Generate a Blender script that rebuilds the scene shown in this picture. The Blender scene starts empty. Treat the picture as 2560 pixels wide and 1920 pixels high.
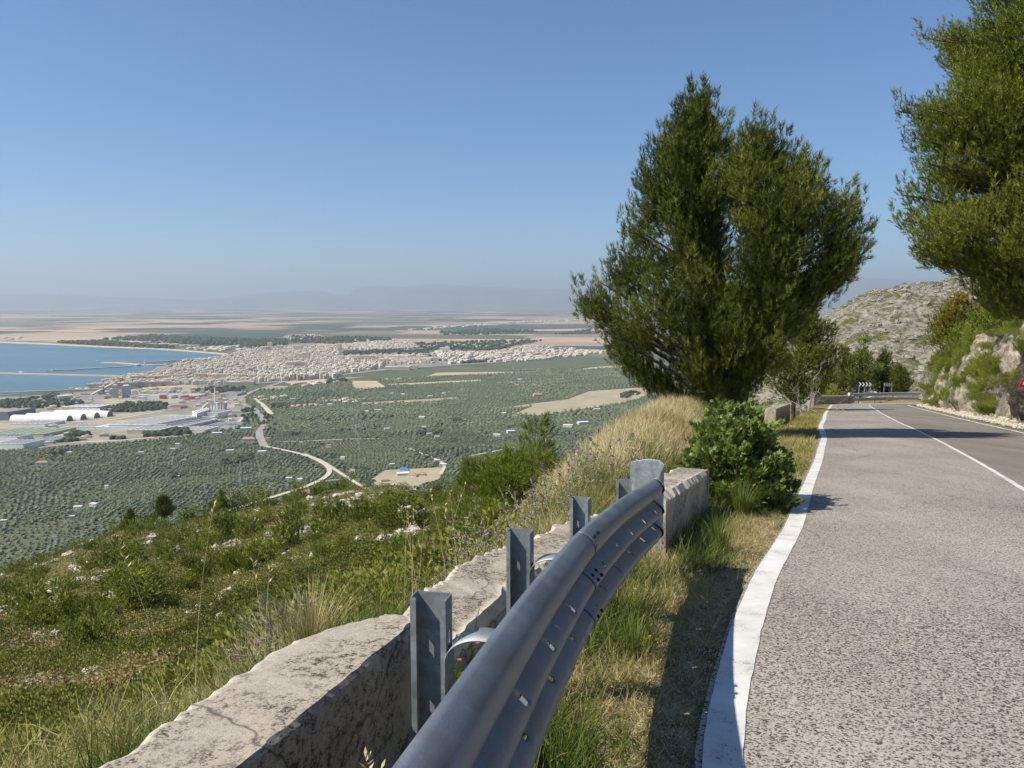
import bpy, math, random
import numpy as np
from mathutils import Vector, Matrix
R = math.radians
rng = np.random.default_rng(7)
random.seed(7)
scene = bpy.context.scene
COL = scene.collection

# ---------------------------------------------------------------- camera
F = 760.0
TH = math.atan((384 - 302) / F)
cam_data = bpy.data.cameras.new('camera')
cam_data.sensor_width = 36.0
cam_data.lens = 36.0 * F / 1024.0
cam_data.clip_start = 0.05
cam_data.clip_end = 300000.0
cam = bpy.data.objects.new('camera', cam_data)
COL.objects.link(cam)
cam.location = (0, 0, 1.6)
cam.rotation_euler = (math.pi / 2 - TH, 0, 0)
scene.camera = cam

# ---------------------------------------------------------------- light
SUN_EL = 48.5
SH = Vector((-0.955, -0.297)).normalized()
to_sun = Vector((SH.x * math.cos(R(SUN_EL)), SH.y * math.cos(R(SUN_EL)), math.sin(R(SUN_EL))))
world = bpy.data.worlds.new('World')
scene.world = world
world.use_nodes = True
wn = world.node_tree
bg = wn.nodes['Background']
sky = wn.nodes.new('ShaderNodeTexSky')
sky.sky_type = 'NISHITA'
sky.sun_disc = False
sky.sun_elevation = R(SUN_EL)
sky.sun_rotation = math.atan2(SH.x, SH.y)
sky.altitude = 300
sky.air_density = 1.0
sky.dust_density = 0.1
sky.ozone_density = 5.0
tint = wn.nodes.new('ShaderNodeMix'); tint.data_type = 'RGBA'; tint.blend_type = 'MULTIPLY'
tint.inputs[0].default_value = 1.0; tint.inputs[7].default_value = (.74, .99, 1.17, 1)
wn.links.new(sky.outputs[0], tint.inputs[6]); wn.links.new(tint.outputs[2], bg.inputs[0])
bg.inputs[1].default_value = 0.077
sd = bpy.data.lights.new('sun', 'SUN')
sd.energy = 5.0
sd.angle = R(0.5)
sd.color = (1.0, 0.92, 0.78)
sun = bpy.data.objects.new('sun', sd)
COL.objects.link(sun)
sun.rotation_euler = to_sun.to_track_quat('Z', 'Y').to_euler()
scene.view_settings.view_transform = 'Standard'
scene.view_settings.look = 'None'
scene.view_settings.exposure = 0.47
scene.view_settings.gamma = 1.0
scene.cycles.max_bounces = 6
scene.cycles.diffuse_bounces = 3
scene.cycles.transparent_max_bounces = 8
scene.cycles.volume_bounces = 0

# ---------------------------------------------------------------- helpers
def P(px, py, d):
    """point seen at pixel (px,py) of the 1024x768 photo at ground distance d"""
    t = math.tan(math.atan((py - 384) / F) + TH)
    z = 1.6 - d * t
    dep = d * math.cos(TH) - (z - 1.6) * math.sin(TH)
    return Vector(((px - 512) / F * dep, d, z))
ZP = -300.0
def PL(px, py, z=ZP):
    """point on the plain below"""
    t = math.tan(math.atan((py - 384) / F) + TH)
    return P(px, py, (1.6 - z) / t)
def C1(x, y): return (x * .11573, 272 + y * .11573)
def C2(x, y): return (240 + x * .11573, 272 + y * .11573)
def C3(x, y): return (440 + x * .11573, 272 + y * .11573)
def D1(x, y): return (x * .18083, 360 + y * .18083)
def pix(V):
    """world -> pixel (N,3)->(N,2)"""
    V = np.asarray(V, float)
    y = V[:, 1]; z = V[:, 2] - 1.6
    dep = y * math.cos(TH) - z * math.sin(TH)
    up = y * math.sin(TH) + z * math.cos(TH)
    return np.stack([512 + F * V[:, 0] / dep, 384 - F * up / dep], 1)

def tag(o, label=None, cat=None, group=None, kind=None):
    if label: o['label'] = label
    if cat: o['category'] = cat
    if group: o['group'] = group
    if kind: o['kind'] = kind
    return o
def empty(name, loc, rz=0.0):
    o = bpy.data.objects.new(name, None)
    o.empty_display_size = .2
    COL.objects.link(o); o.location = loc; o.rotation_euler = (0, 0, rz)
    return o
def mkmesh(name, V, polys, mat=None, tone=None, smooth=False, normals=None):
    """polys: list of int arrays (n,k); tone: per-vertex float"""
    V = np.asarray(V, np.float32)
    me = bpy.data.meshes.new(name)
    me.vertices.add(len(V)); me.vertices.foreach_set('co', V.ravel())
    if not isinstance(polys, list): polys = [polys]
    polys = [np.asarray(p, np.int32) for p in polys if len(p)]
    if normals is not None:
        N_ = np.asarray(normals, np.float32); N_ = N_ / (np.linalg.norm(N_, axis=1, keepdims=True) + 1e-9)
        for i, p in enumerate(polys):
            ng = np.cross(V[p[:, 1]] - V[p[:, 0]], V[p[:, 2]] - V[p[:, 0]]); fl = (ng * N_[p[:, 0]]).sum(1) < 0
            p = p.copy(); p[fl] = p[fl][:, ::-1]; polys[i] = p
    nl = sum(p.size for p in polys); nf = sum(len(p) for p in polys)
    me.loops.add(nl); me.polygons.add(nf)
    me.loops.foreach_set('vertex_index', np.concatenate([p.ravel() for p in polys]))
    tot = np.concatenate([np.full(len(p), p.shape[1], np.int32) for p in polys])
    st = np.concatenate([[0], np.cumsum(tot)[:-1]]).astype(np.int32)
    me.polygons.foreach_set('loop_start', st)
    me.polygons.foreach_set('loop_total', tot)
    me.polygons.foreach_set('use_smooth', np.full(nf, smooth))
    if tone is not None:
        a = me.attributes.new('tone', 'FLOAT', 'POINT')
        a.data.foreach_set('value', np.asarray(tone, np.float32))
    me.update(calc_edges=True)
    me.validate()
    if normals is not None and len(me.vertices) == len(V):
        a = me.attributes.new('custom_normal', 'FLOAT_VECTOR', 'POINT'); a.data.foreach_set('vector', N_.ravel())
    if mat: me.materials.append(mat)
    return me
def link(name, me, parent=None, loc=None):
    o = bpy.data.objects.new(name, me)
    COL.objects.link(o)
    if parent: o.parent = parent
    if loc is not None: o.location = loc
    return o
class MB:
    """collects shapes for ONE mesh"""
    def __init__(s): s.v = []; s.f3 = []; s.f4 = []; s.n = 0; s.fn = []; s.t = []
    def add(s, V, f4=(), f3=(), fn=(), tone=0.5):
        V = np.asarray(V, float).reshape(-1, 3)
        s.v.append(V)
        if len(f4): s.f4.append(np.asarray(f4, int) + s.n)
        if len(f3): s.f3.append(np.asarray(f3, int) + s.n)
        for f in fn: s.fn.append(np.asarray([f], int) + s.n)
        s.t.append(np.full(len(V), tone)); s.n += len(V)
        return s
    def box(s, c, size, rz=0, tone=.5, M=None):
        x, y, z = [a / 2 for a in size]
        V = np.array([(-x, -y, -z), (x, -y, -z), (x, y, -z), (-x, y, -z), (-x, -y, z), (x, -y, z), (x, y, z), (-x, y, z)])
        if M is not None: V = V @ np.array(M).T
        cz, sz = math.cos(rz), math.sin(rz)
        V = np.stack([V[:, 0] * cz - V[:, 1] * sz, V[:, 0] * sz + V[:, 1] * cz, V[:, 2]], 1) + np.array(c)
        return s.add(V, [(0, 3, 2, 1), (4, 5, 6, 7), (0, 1, 5, 4), (1, 2, 6, 5), (2, 3, 7, 6), (3, 0, 4, 7)], tone=tone)
    def tube(s, pts, rad, n=8, tone=.5, cap=True):
        pts = [Vector(p) for p in pts]; m = len(pts)
        if not hasattr(rad, '__len__'): rad = [rad] * m
        V = []; ref = Vector((0.31, 0.17, 0.93))
        for i, p in enumerate(pts):
            t = (pts[min(i + 1, m - 1)] - pts[max(i - 1, 0)]).normalized()
            a = t.cross(ref)
            if a.length < 1e-3: a = t.cross(Vector((1, 0, 0)))
            a.normalize(); b = t.cross(a)
            for k in range(n):
                an = 2 * math.pi * k / n
                V.append(p + (a * math.cos(an) + b * math.sin(an)) * rad[i])
        f = [(i * n + k, i * n + (k + 1) % n, (i + 1) * n + (k + 1) % n, (i + 1) * n + k) for i in range(m - 1) for k in range(n)]
        s.add([tuple(v) for v in V], f, fn=[list(range(n))[::-1], [(m - 1) * n + k for k in range(n)]] if cap else (), tone=tone)
        return s
    def prism(s, poly, z0, z1, tone=.5):
        n = len(poly)
        V = [(p[0], p[1], z0) for p in poly] + [(p[0], p[1], z1) for p in poly]
        return s.add(V, [(k, (k + 1) % n, n + (k + 1) % n, n + k) for k in range(n)], fn=[list(range(n))[::-1], list(range(n, 2 * n))], tone=tone)
    def mesh(s, name, mat, smooth=False):
        polys = []
        if s.f4: polys.append(np.concatenate(s.f4))
        if s.f3: polys.append(np.concatenate(s.f3))
        polys += s.fn
        return mkmesh(name, np.concatenate(s.v), polys, mat, np.concatenate(s.t), smooth)
    def build(s, name, mat, parent=None, smooth=False):
        return link(name, s.mesh(name, mat, smooth), parent)

# numpy value noise -------------------------------------------------
_perm = np.random.default_rng(3).random((256, 256))
def vnoise(x, y, sc, seed=0):
    x = np.asarray(x, float) / sc + seed * 17.3; y = np.asarray(y, float) / sc + seed * 9.1
    xi = np.floor(x).astype(int); yi = np.floor(y).astype(int)
    fx = x - xi; fy = y - yi; fx = fx * fx * (3 - 2 * fx); fy = fy * fy * (3 - 2 * fy)
    g = lambda a, b: _perm[a & 255, b & 255]
    return ((g(xi, yi) * (1 - fx) + g(xi + 1, yi) * fx) * (1 - fy) + (g(xi, yi + 1) * (1 - fx) + g(xi + 1, yi + 1) * fx) * fy) * 2 - 1
def fbm(x, y, sc, o=4, seed=0):
    r = 0; a = 1
    for i in range(o):
        r = r + a * vnoise(x, y, sc / 2 ** i, seed + i); a *= .5
    return r

# materials ----------------------------------------------------------
def newmat(name, rough=.9, spec=.3):
    m = bpy.data.materials.new(name); m.use_nodes = True
    nt = m.node_tree; b = nt.nodes['Principled BSDF']
    b.inputs['Roughness'].default_value = rough
    b.inputs['Specular IOR Level'].default_value = spec
    return m, nt, b
def nd(nt, t, **kw):
    n = nt.nodes.new(t)
    for k, v in kw.items():
        if k.startswith('i_'):
            n.inputs[int(k[2:]) if k[2:].isdigit() else k[2:].replace('_', ' ')].default_value = v
        else: setattr(n, k, v)
    return n
def coords(nt, kind='Object', scale=(1, 1, 1), rot=(0, 0, 0)):
    tc = nd(nt, 'ShaderNodeTexCoord'); mp = nd(nt, 'ShaderNodeMapping')
    mp.inputs['Scale'].default_value = scale; mp.inputs['Rotation'].default_value = rot
    nt.links.new(tc.outputs[kind], mp.inputs[0])
    return mp.outputs[0]
def noise(nt, co, sc, det=4, rough=.6, dist=0):
    n = nd(nt, 'ShaderNodeTexNoise'); nt.links.new(co, n.inputs['Vector'])
    n.inputs['Scale'].default_value = sc; n.inputs['Detail'].default_value = det
    n.inputs['Roughness'].default_value = rough; n.inputs['Distortion'].default_value = dist
    return n.outputs['Fac']
def ramp(nt, fac, stops, interp='LINEAR'):
    r = nd(nt, 'ShaderNodeValToRGB'); r.color_ramp.interpolation = interp
    e = r.color_ramp.elements
    while len(e) > 1: e.remove(e[-1])
    for i, (p, c) in enumerate(stops):
        if not hasattr(c, '__len__'): c = (c, c, c)
        el = e[0] if i == 0 else e.new(p)
        el.position = p; el.color = (*c, 1)
    nt.links.new(fac, r.inputs[0])
    return r.outputs[0]
def mix(nt, fac, a, b, mode='MIX'):
    m = nd(nt, 'ShaderNodeMix', data_type='RGBA', blend_type=mode)
    for k, v in ((0, fac), (6, a), (7, b)):
        sock = m.inputs[k]
        if hasattr(v, 'is_linked'): nt.links.new(v, sock)
        elif hasattr(v, '__len__'): sock.default_value = (*v, 1)
        else: sock.default_value = v if k == 0 else (v, v, v, 1)
    return m.outputs[2]
def bump(nt, b, h, strength=.5, dist=.02):
    n = nd(nt, 'ShaderNodeBump'); n.inputs['Strength'].default_value = strength; n.inputs['Distance'].default_value = dist
    nt.links.new(h, n.inputs['Height']); nt.links.new(n.outputs[0], b.inputs['Normal'])
def attr(nt, name='tone'):
    return nd(nt, 'ShaderNodeAttribute', attribute_name=name).outputs['Fac']
def leafmat(name, stops, rough=.6, trans=.25, rnd=.0, spec=.25):
    m, nt, b = newmat(name, rough, spec)
    f = attr(nt)
    if rnd:
        oi = nd(nt, 'ShaderNodeObjectInfo'); ma = nd(nt, 'ShaderNodeMath', operation='MULTIPLY_ADD')
        nt.links.new(oi.outputs['Random'], ma.inputs[0]); ma.inputs[1].default_value = rnd
        ad = nd(nt, 'ShaderNodeMath', operation='ADD'); nt.links.new(f, ad.inputs[0]); ad.inputs[1].default_value = -rnd / 2
        nt.links.new(ad.outputs[0], ma.inputs[2]); f = ma.outputs[0]
    c = ramp(nt, f, stops)
    nt.links.new(c, b.inputs['Base Color'])
    if trans:
        tr = nd(nt, 'ShaderNodeBsdfTranslucent'); nt.links.new(c, tr.inputs[0])
        ms = nd(nt, 'ShaderNodeMixShader'); ms.inputs[0].default_value = trans
        out = nt.nodes['Material Output']
        nt.links.new(b.outputs[0], ms.inputs[1]); nt.links.new(tr.outputs[0], ms.inputs[2]); nt.links.new(ms.outputs[0], out.inputs[0])
    return m
def simplemat(name, col, rough=.8, metal=0, var=.15, sc=8, bmp=0):
    m, nt, b = newmat(name, rough)
    co = coords(nt)
    n = noise(nt, co, sc, 5, .65)
    c = ramp(nt, n, [(.3, tuple(x * (1 - var) for x in col)), (.7, tuple(min(1, x * (1 + var)) for x in col))])
    nt.links.new(c, b.inputs['Base Color']); b.inputs['Metallic'].default_value = metal
    if bmp: bump(nt, b, n, bmp, .01)
    return m
def tonemat(name, stops, rough=.8, nsc=0, namp=.0):
    m, nt, b = newmat(name, rough)
    f = attr(nt)
    if nsc:
        n = noise(nt, coords(nt), nsc, 3); ma = nd(nt, 'ShaderNodeMath', operation='MULTIPLY_ADD')
        sb = nd(nt, 'ShaderNodeMath', operation='SUBTRACT'); nt.links.new(n, sb.inputs[0]); sb.inputs[1].default_value = .5
        nt.links.new(sb.outputs[0], ma.inputs[0]); ma.inputs[1].default_value = namp; nt.links.new(f, ma.inputs[2]); f = ma.outputs[0]
    nt.links.new(ramp(nt, f, stops), b.inputs['Base Color'])
    return m

# scatter of templates into one mesh -----------------------------------
def scatter(V0, F0, T0, pos, mats, scl, tones, tamp=.12):
    """V0 (n,3), F0 (m,k), T0 per-vert tone offset; pos (N,3), mats (N,3,3), scl (N,) or (N,3)"""
    N = len(pos); n = len(V0)
    scl = np.asarray(scl, float)
    if scl.ndim == 1: scl = np.repeat(scl[:, None], 3, 1)
    W = V0[None] * scl[:, None, :]
    W = np.einsum('nij,nkj->nki', mats, W) + pos[:, None, :]
    Fa = (F0[None] + (np.arange(N) * n)[:, None, None]).reshape(-1, F0.shape[1])
    T = (tones[:, None] + T0[None] * tamp).ravel()
    return W.reshape(-1, 3), Fa, T
def frames(dirs, roll=None):
    """rotation matrices taking +Z to dirs"""
    d = dirs / np.linalg.norm(dirs, axis=1, keepdims=True)
    r = np.random.default_rng(len(d)).normal(size=d.shape)
    a = np.cross(d, r); a /= np.linalg.norm(a, axis=1, keepdims=True) + 1e-9
    b = np.cross(d, a)
    return np.stack([a, b, d], 2)
def rotz(a):
    a = np.asarray(a); c, s = np.cos(a), np.sin(a); z = np.zeros_like(a); o = np.ones_like(a)
    return np.stack([np.stack([c, -s, z], 1), np.stack([s, c, z], 1), np.stack([z, z, o], 1)], 1)

# ---------------------------------------------------------------- road line
LY = np.array([-8, -4, -1, 0.5, 2.95, 3.66, 4.72, 6.01, 8.2, 11.1, 15.5, 21.0, 32.2, 43.3, 56, 66, 77])
LX = np.array([-.9, -.35, .1, .36, 0.77, 1.01, 1.42, 1.97, 3.03, 4.3, 6.27, 8.62, 13.2, 17.95, 23.5, 27.9, 32.9])
def smooth_interp(y):
    y = np.asarray(y, float)
    w = 0; s = 0
    for o, k in ((-.6, 1), (-.3, 2), (0, 3), (.3, 2), (.6, 1)):
        s = s + k * np.interp(y + o * np.clip(np.abs(y) * .1, .4, 3), LY, LX); w += k
    return s / w
Lx = smooth_interp
def zR(y):
    y = np.asarray(y, float)
    z = np.where(y < 25, -.107 * y, -2.675 - .1145 * (y - 25))
    yy = np.clip(y - 72, 0, None)
    z = np.where(y > 72, -2.675 - .1145 * 47 - .1145 * 7 * (1 - np.exp(-yy / 7)), z)
    return z
WR = 6.15    # road width between lines
def left_path():
    pts = [(float(Lx(y)), y) for y in np.concatenate([np.arange(-8, 12, .3), np.arange(12, 67.5, 1.5)])]
    x, y = pts[-1]; h = math.atan2(y - pts[-2][1], x - pts[-2][0])
    for i in range(36):
        h -= R(3.7 if i < 19 else 0); st = 1.0 if i < 19 else 2.0
        x += math.cos(h) * st; y += math.sin(h) * st; pts.append((x, y))
    return np.array(pts)
LP = left_path()
def offset_path(Pt, o):
    t = np.gradient(Pt, axis=0); t /= np.linalg.norm(t, axis=1, keepdims=True)
    t = (t + np.roll(t, 1, 0) + np.roll(t, -1, 0)); t[0] = t[1]; t[-1] = t[-2]; t /= np.linalg.norm(t, axis=1, keepdims=True)
    n = np.stack([t[:, 1], -t[:, 0]], 1)
    return Pt + n * (o[:, None] if hasattr(o, '__len__') else o)
def mixf(nt, a, c):
    m = nd(nt, 'ShaderNodeMath', operation='MULTIPLY_ADD'); nt.links.new(a, m.inputs[0]); m.inputs[1].default_value = .5
    h = nd(nt, 'ShaderNodeMath', operation='MULTIPLY'); nt.links.new(c, h.inputs[0]); h.inputs[1].default_value = .5
    nt.links.new(h.outputs[0], m.inputs[2]); return m.outputs[0]
# ================================================================ SETTING
def strip(name, A, B, dz, mat, nseg=1, kind='structure', zf=None):
    n = len(A); V = []
    for i in range(n):
        for k in range(nseg + 1):
            p = A[i] * (1 - k / nseg) + B[i] * k / nseg
            V.append((p[0], p[1], float(zR(p[1])) + dz))
    m = nseg + 1
    f = [(i * m + k, i * m + k + 1, (i + 1) * m + k + 1, (i + 1) * m + k) for i in range(n - 1) for k in range(nseg)]
    o = link(name, mkmesh(name, V, np.array(f)[:, ::-1], mat))
    tag(o, kind=kind)
    return o
# asphalt
def asphalt():
    m, nt, b = newmat('asphalt', .85, .3)
    co = coords(nt)
    v = nd(nt, 'ShaderNodeTexVoronoi', feature='F1'); nt.links.new(co, v.inputs['Vector']); v.inputs['Scale'].default_value = 105
    ch = ramp(nt, v.outputs['Color'], [(0, .0), (1, 1.)])
    sep = nd(nt, 'ShaderNodeSeparateColor'); nt.links.new(v.outputs['Color'], sep.inputs[0])
    n1 = noise(nt, co, 60, 3, .7)
    mm = nd(nt, 'ShaderNodeMath', operation='MULTIPLY_ADD'); nt.links.new(sep.outputs[0], mm.inputs[0]); mm.inputs[1].default_value = .42; nt.links.new(n1, mm.inputs[2])
    big = noise(nt, co, .35, 4, .6)
    mb = nd(nt, 'ShaderNodeMath', operation='MULTIPLY_ADD'); nt.links.new(big, mb.inputs[0]); mb.inputs[1].default_value = .30; nt.links.new(mm.outputs[0], mb.inputs[2])
    c = ramp(nt, mb.outputs[0], [(.60, (.034, .030, .026)), (.72, (.11, .098, .085)), (.82, (.29, .264, .231)), (.95, (.41, .375, .33))])
    # right lane: smoother, finer overlay
    at = attr(nt, 'tone')
    fine = ramp(nt, n1, [(.3, (.15, .133, .113)), (.7, (.26, .232, .20))])
    st = noise(nt, coords(nt, scale=(1.2, .12, 1), rot=(0, 0, R(-23))), 1.0, 4, .6)
    fine = mix(nt, .7, fine, ramp(nt, st, [(.35, .62), (.65, 1.05)]), 'MULTIPLY')
    c = mix(nt, at, c, fine)
    vc = nd(nt, 'ShaderNodeTexVoronoi', feature='DISTANCE_TO_EDGE'); nn_ = nd(nt, 'ShaderNodeTexNoise'); nt.links.new(co, nn_.inputs['Vector']); nn_.inputs['Scale'].default_value = 1.5; nn_.inputs['Detail'].default_value = 6
    sc_ = nd(nt, 'ShaderNodeVectorMath', operation='SCALE'); nt.links.new(nn_.outputs['Color'], sc_.inputs[0]); sc_.inputs['Scale'].default_value = .9
    ds = nd(nt, 'ShaderNodeVectorMath', operation='ADD'); nt.links.new(co, ds.inputs[0]); nt.links.new(sc_.outputs[0], ds.inputs[1]); nt.links.new(ds.outputs[0], vc.inputs['Vector']); vc.inputs['Scale'].default_value = .22
    c = mix(nt, ramp(nt, vc.outputs['Distance'], [(0, .4), (.001, .25), (.002, 0.)]), c, (.03, .026, .022))
    trk = noise(nt, coords(nt, scale=(.9, .06, 1), rot=(0, 0, R(-23))), 1.0, 5, .6)
    c = mix(nt, .55, c, ramp(nt, trk, [(.36, .74), (.62, 1.08)]), 'MULTIPLY')
    nt.links.new(c, b.inputs['Base Color'])
    bump(nt, b, mm.outputs[0], .5, .006)
    return m
M_asph = asphalt()
n = len(LP)
segs = [(-.03, 0), (1.2, 0), (2.6, 0), (3.02, 0.02), (3.1, .8), (4.4, .85), (5.6, .8), (6.1, 1.0), (WR + .25, 1.0)]
cols = [offset_path(LP, o) for o, t in segs]
V = []; T = []
for i in range(n):
    for c, (o, t) in zip(cols, segs):
        V.append((c[i][0], c[i][1], float(zR(c[i][1])))); T.append(t)
m = len(segs)
f = [(i * m + k, (i + 1) * m + k, (i + 1) * m + k + 1, i * m + k + 1) for i in range(n - 1) for k in range(m - 1)]
f = [q[::-1] for q in f]
road = tag(link('road', mkmesh('road', V, np.array(f), M_asph, T)), kind='structure')
# painted lines with worn edges
def paint():
    m, nt, b = newmat('road_paint', .7, .3)
    co = coords(nt)
    n1 = noise(nt, co, 60, 4, .8); n2 = noise(nt, co, 3.5, 5, .6)
    c = ramp(nt, n2, [(.3, (.50, .49, .47)), (.7, (.70, .69, .67))])
    c = mix(nt, ramp(nt, mixf(nt, n1, n2), [(.39, 1.0), (.43, 0)]), c, (.16, .15, .14))
    nt.links.new(c, b.inputs['Base Color']); bump(nt, b, n1, .3, .003)
    return m
M_paint = paint()
def line_strip(name, a, w, i0=0, i1=None, sub=3, jag=.012, wob=0., wf=None):
    i1 = i1 or len(LP)
    t = np.linspace(i0, i1 - 1, (i1 - i0) * sub)
    cen = np.stack([np.interp(t, np.arange(len(LP)), offset_path(LP, a)[:, k]) for k in (0, 1)], 1)
    r = np.random.default_rng(int(abs(a) * 100))
    wv = wob * np.interp(cen[:, 1], [10, 18, 22, 28, 34, 42, 50], [0, 0, .25, -.5, .35, 0, 0])
    cen = offset_path(cen, wv)
    hw = w if wf is None else wf(cen[:, 1])
    A = offset_path(cen, -hw / 2 + r.normal(0, jag, len(t))); B = offset_path(cen, hw / 2 + r.normal(0, jag, len(t)))
    return strip(name, A, B, .005, M_paint)
line_strip('road_edge_line', .085, .15, jag=.002, wob=.14, wf=lambda y: np.interp(y, [3, 4.7, 9, 12, 30], [.165, .19, .19, .16, .16]))
line_strip('road_centre_line', 3.05, .08, i1=len(LP) - 30, jag=.004)
line_strip('road_edge_line', 6.02, .10, i1=len(LP) - 6, jag=.012)

# ---------------------------------------------------------------- terrain (thin plate spline over control points)
def tps_fit(X, z, lam=1e-3):
    X = np.asarray(X, float); S = 1 / 50.
    A = X * S; r2 = ((A[:, None] - A[None]) ** 2).sum(-1)
    K = np.where(r2 > 0, r2 * np.log(np.maximum(r2, 1e-12)) * .5, 0) + np.eye(len(X)) * lam
    Pm = np.c_[np.ones(len(X)), A]
    L = np.block([[K, Pm], [Pm.T, np.zeros((3, 3))]])
    w = np.linalg.solve(L, np.r_[z, 0, 0, 0])
    def f(x, y):
        q = np.stack([np.ravel(x), np.ravel(y)], 1) * S
        out = np.empty(len(q))
        for i in range(0, len(q), 20000):
            c = q[i:i + 20000]
            r = ((c[:, None] - A[None]) ** 2).sum(-1)
            out[i:i + 20000] = np.where(r > 0, r * np.log(np.maximum(r, 1e-12)) * .5, 0) @ w[:len(X)] + w[-3] + c @ w[-2:]
        return out.reshape(np.shape(x))
    return f
COLS = {-500: [(0.8, 'z', 0.4), (3, 'z', -0.6), (7, 'z', -4), (16, 740), (40, 680), (90, 607)], -150: [(1.2, 'z', 0.25), (3, 'z', -0.5), (11, 768), (22, 715), (50, 655), (100, 593)], 0: [(1.4, 'z', 0.2), (3, 'z', -0.35), (10, 768), (22, 700), (50, 640), (85, 600), (112, 570)], 60: [(1.6, 'z', 0.15), (3.2, 'z', -0.3), (9, 768), (20, 700), (46, 640), (85, 590), (118, 542)], 110: [(1.75, 'z', 0.12), (3.2, 'z', -0.25), (7.5, 768), (13, 720), (30, 660), (65, 600), (100, 560), (125, 530)], 165: [(2.0, 'z', 0.08), (3.2, 'z', -0.3), (5.2, 'z', -1.5), (11, 700), (28, 650), (65, 590), (133, 522)], 220: [(2.3, 'z', 0.03), (3.5, 'z', -0.3), (7, 690), (16, 650), (38, 600), (90, 550), (140, 508)], 300: [(2.6, 'z', -0.02), (4, 'z', -0.35), (8, 645), (18, 610), (45, 560), (90, 530), (150, 495)], 350: [(2.9, 'z', -0.08), (4.2, 'z', -0.4), (7, 640), (14, 605), (35, 560), (80, 525), (155, 488)], 400: [(3.3, 'z', -0.15), (4.5, 'z', -0.5), (6, 625), (13, 590), (30, 555), (70, 520), (150, 486)], 450: [(4, 'z', -0.3), (6, 600), (13, 570), (30, 540), (70, 512), (135, 486)], 490: [(4.8, 'z', -0.4), (6.5, 575), (14, 545), (30, 520), (65, 503), (115, 486)], 520: [(5.6, 'z', -0.5), (7, 555), (13, 530), (28, 510), (55, 497), (95, 481)], 556: [(6.5, 'z', -0.6), (8, 515), (10, 498), (13, 479), (20, 'z', -5.5), (35, 'z', -9.5), (60, 466)], 590: [(7.4, 'z', -0.7), (9, 491), (12, 466), (15, 446), (22, 'z', -5.5), (40, 'z', -9.8), (62, 447)], 620: [(8.5, 'z', -0.8), (10.5, 465), (14, 436), (17, 417), (24, 'z', -5), (45, 'z', -10.5), (62, 431)], 650: [(10, 'z', -0.95), (13, 436), (20, 398), (28, 'z', -5), (50, 'z', -11), (90, 'z', -27)], 690: [(14, 'z', -1.35), (16.5, 420), (23, 392), (32, 'z', -5), (55, 'z', -12), (90, 'z', -28)], 740: [(19, 'z', -2.0), (26, 401), (36, 'z', -5.5), (60, 'z', -14), (95, 'z', -27)], 800: [(30, 'z', -3.4), (40, 'z', -4.8), (60, 'z', -9), (80, 'z', -14), (110, 'z', -26)], 860: [(60, 'z', -7.2), (90, 'z', -9.3), (110, 'z', -13), (150, 'z', -40)], 1400: [(60, 'z', -7.2), (110, 'z', -9.3), (140, 'z', -13), (170, 'z', -40)]}
def tpy(py): return math.tan(math.atan((py - 384) / F) + TH)
VG = np.linspace(math.log(.6), math.log(900), 260); UG = np.linspace(-500, 1400, 240)
prof = []
for k in sorted(COLS):
    dd = []; zz = []
    for e in COLS[k]:
        dd.append(e[0]); zz.append(e[2] if e[1] == 'z' else 1.6 - e[0] * tpy(e[1]))
    if k <= 520:
        for a_, b_ in ((30, -24), (110, -85), (300, -190), (500, -300)): dd.append(dd[len(COLS[k]) - 1] + a_); zz.append(max(-304, zz[len(COLS[k]) - 1] + b_))
    else:
        for a_, b_ in ((200, -80), (350, -190), (600, -304)): dd.append(a_); zz.append(b_)
    prof.append(np.interp(VG, np.log(dd), zz))
prof = np.array(prof); ks = np.array(sorted(COLS), float)
GZ = np.stack([np.interp(UG, ks, prof[:, j]) for j in range(len(VG))], 1)
for _ in range(2):
    GZ[:, 1:-1] = (GZ[:, :-2] + 2 * GZ[:, 1:-1] + GZ[:, 2:]) / 4
for _ in range(3):
    GZ[1:-1] = (GZ[:-2] + 2 * GZ[1:-1] + GZ[2:]) / 4
def T1(x, y):
    x = np.asarray(x, float); y = np.asarray(y, float)
    yc = np.maximum(y, .7)
    u = np.clip((512 + F * x / yc + 500) / 1900 * 239, 0, 238.999)
    v = np.clip((np.log(yc) - VG[0]) / (VG[-1] - VG[0]) * 259, 0, 258.999)
    i = u.astype(int); j = v.astype(int); fu = u - i; fv = v - j
    z = (GZ[i, j] * (1 - fu) + GZ[i + 1, j] * fu) * (1 - fv) + (GZ[i, j + 1] * (1 - fu) + GZ[i + 1, j + 1] * fu) * fv
    q = (x - Lx(np.clip(y, -8, 72))) * .92
    zs = zR(y) - .62 * np.maximum(0, -q - 1.6) + 0
    # very wide to the left: fall back to the plain slope
    w = np.clip((yc - 1.0) / 1.6, 0, 1) * np.clip((x / yc + 2.6) / 1.2, 0, 1)
    w = w * w * (3 - 2 * w)
    return zs * (1 - w) + z * w
LPn = LP
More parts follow.
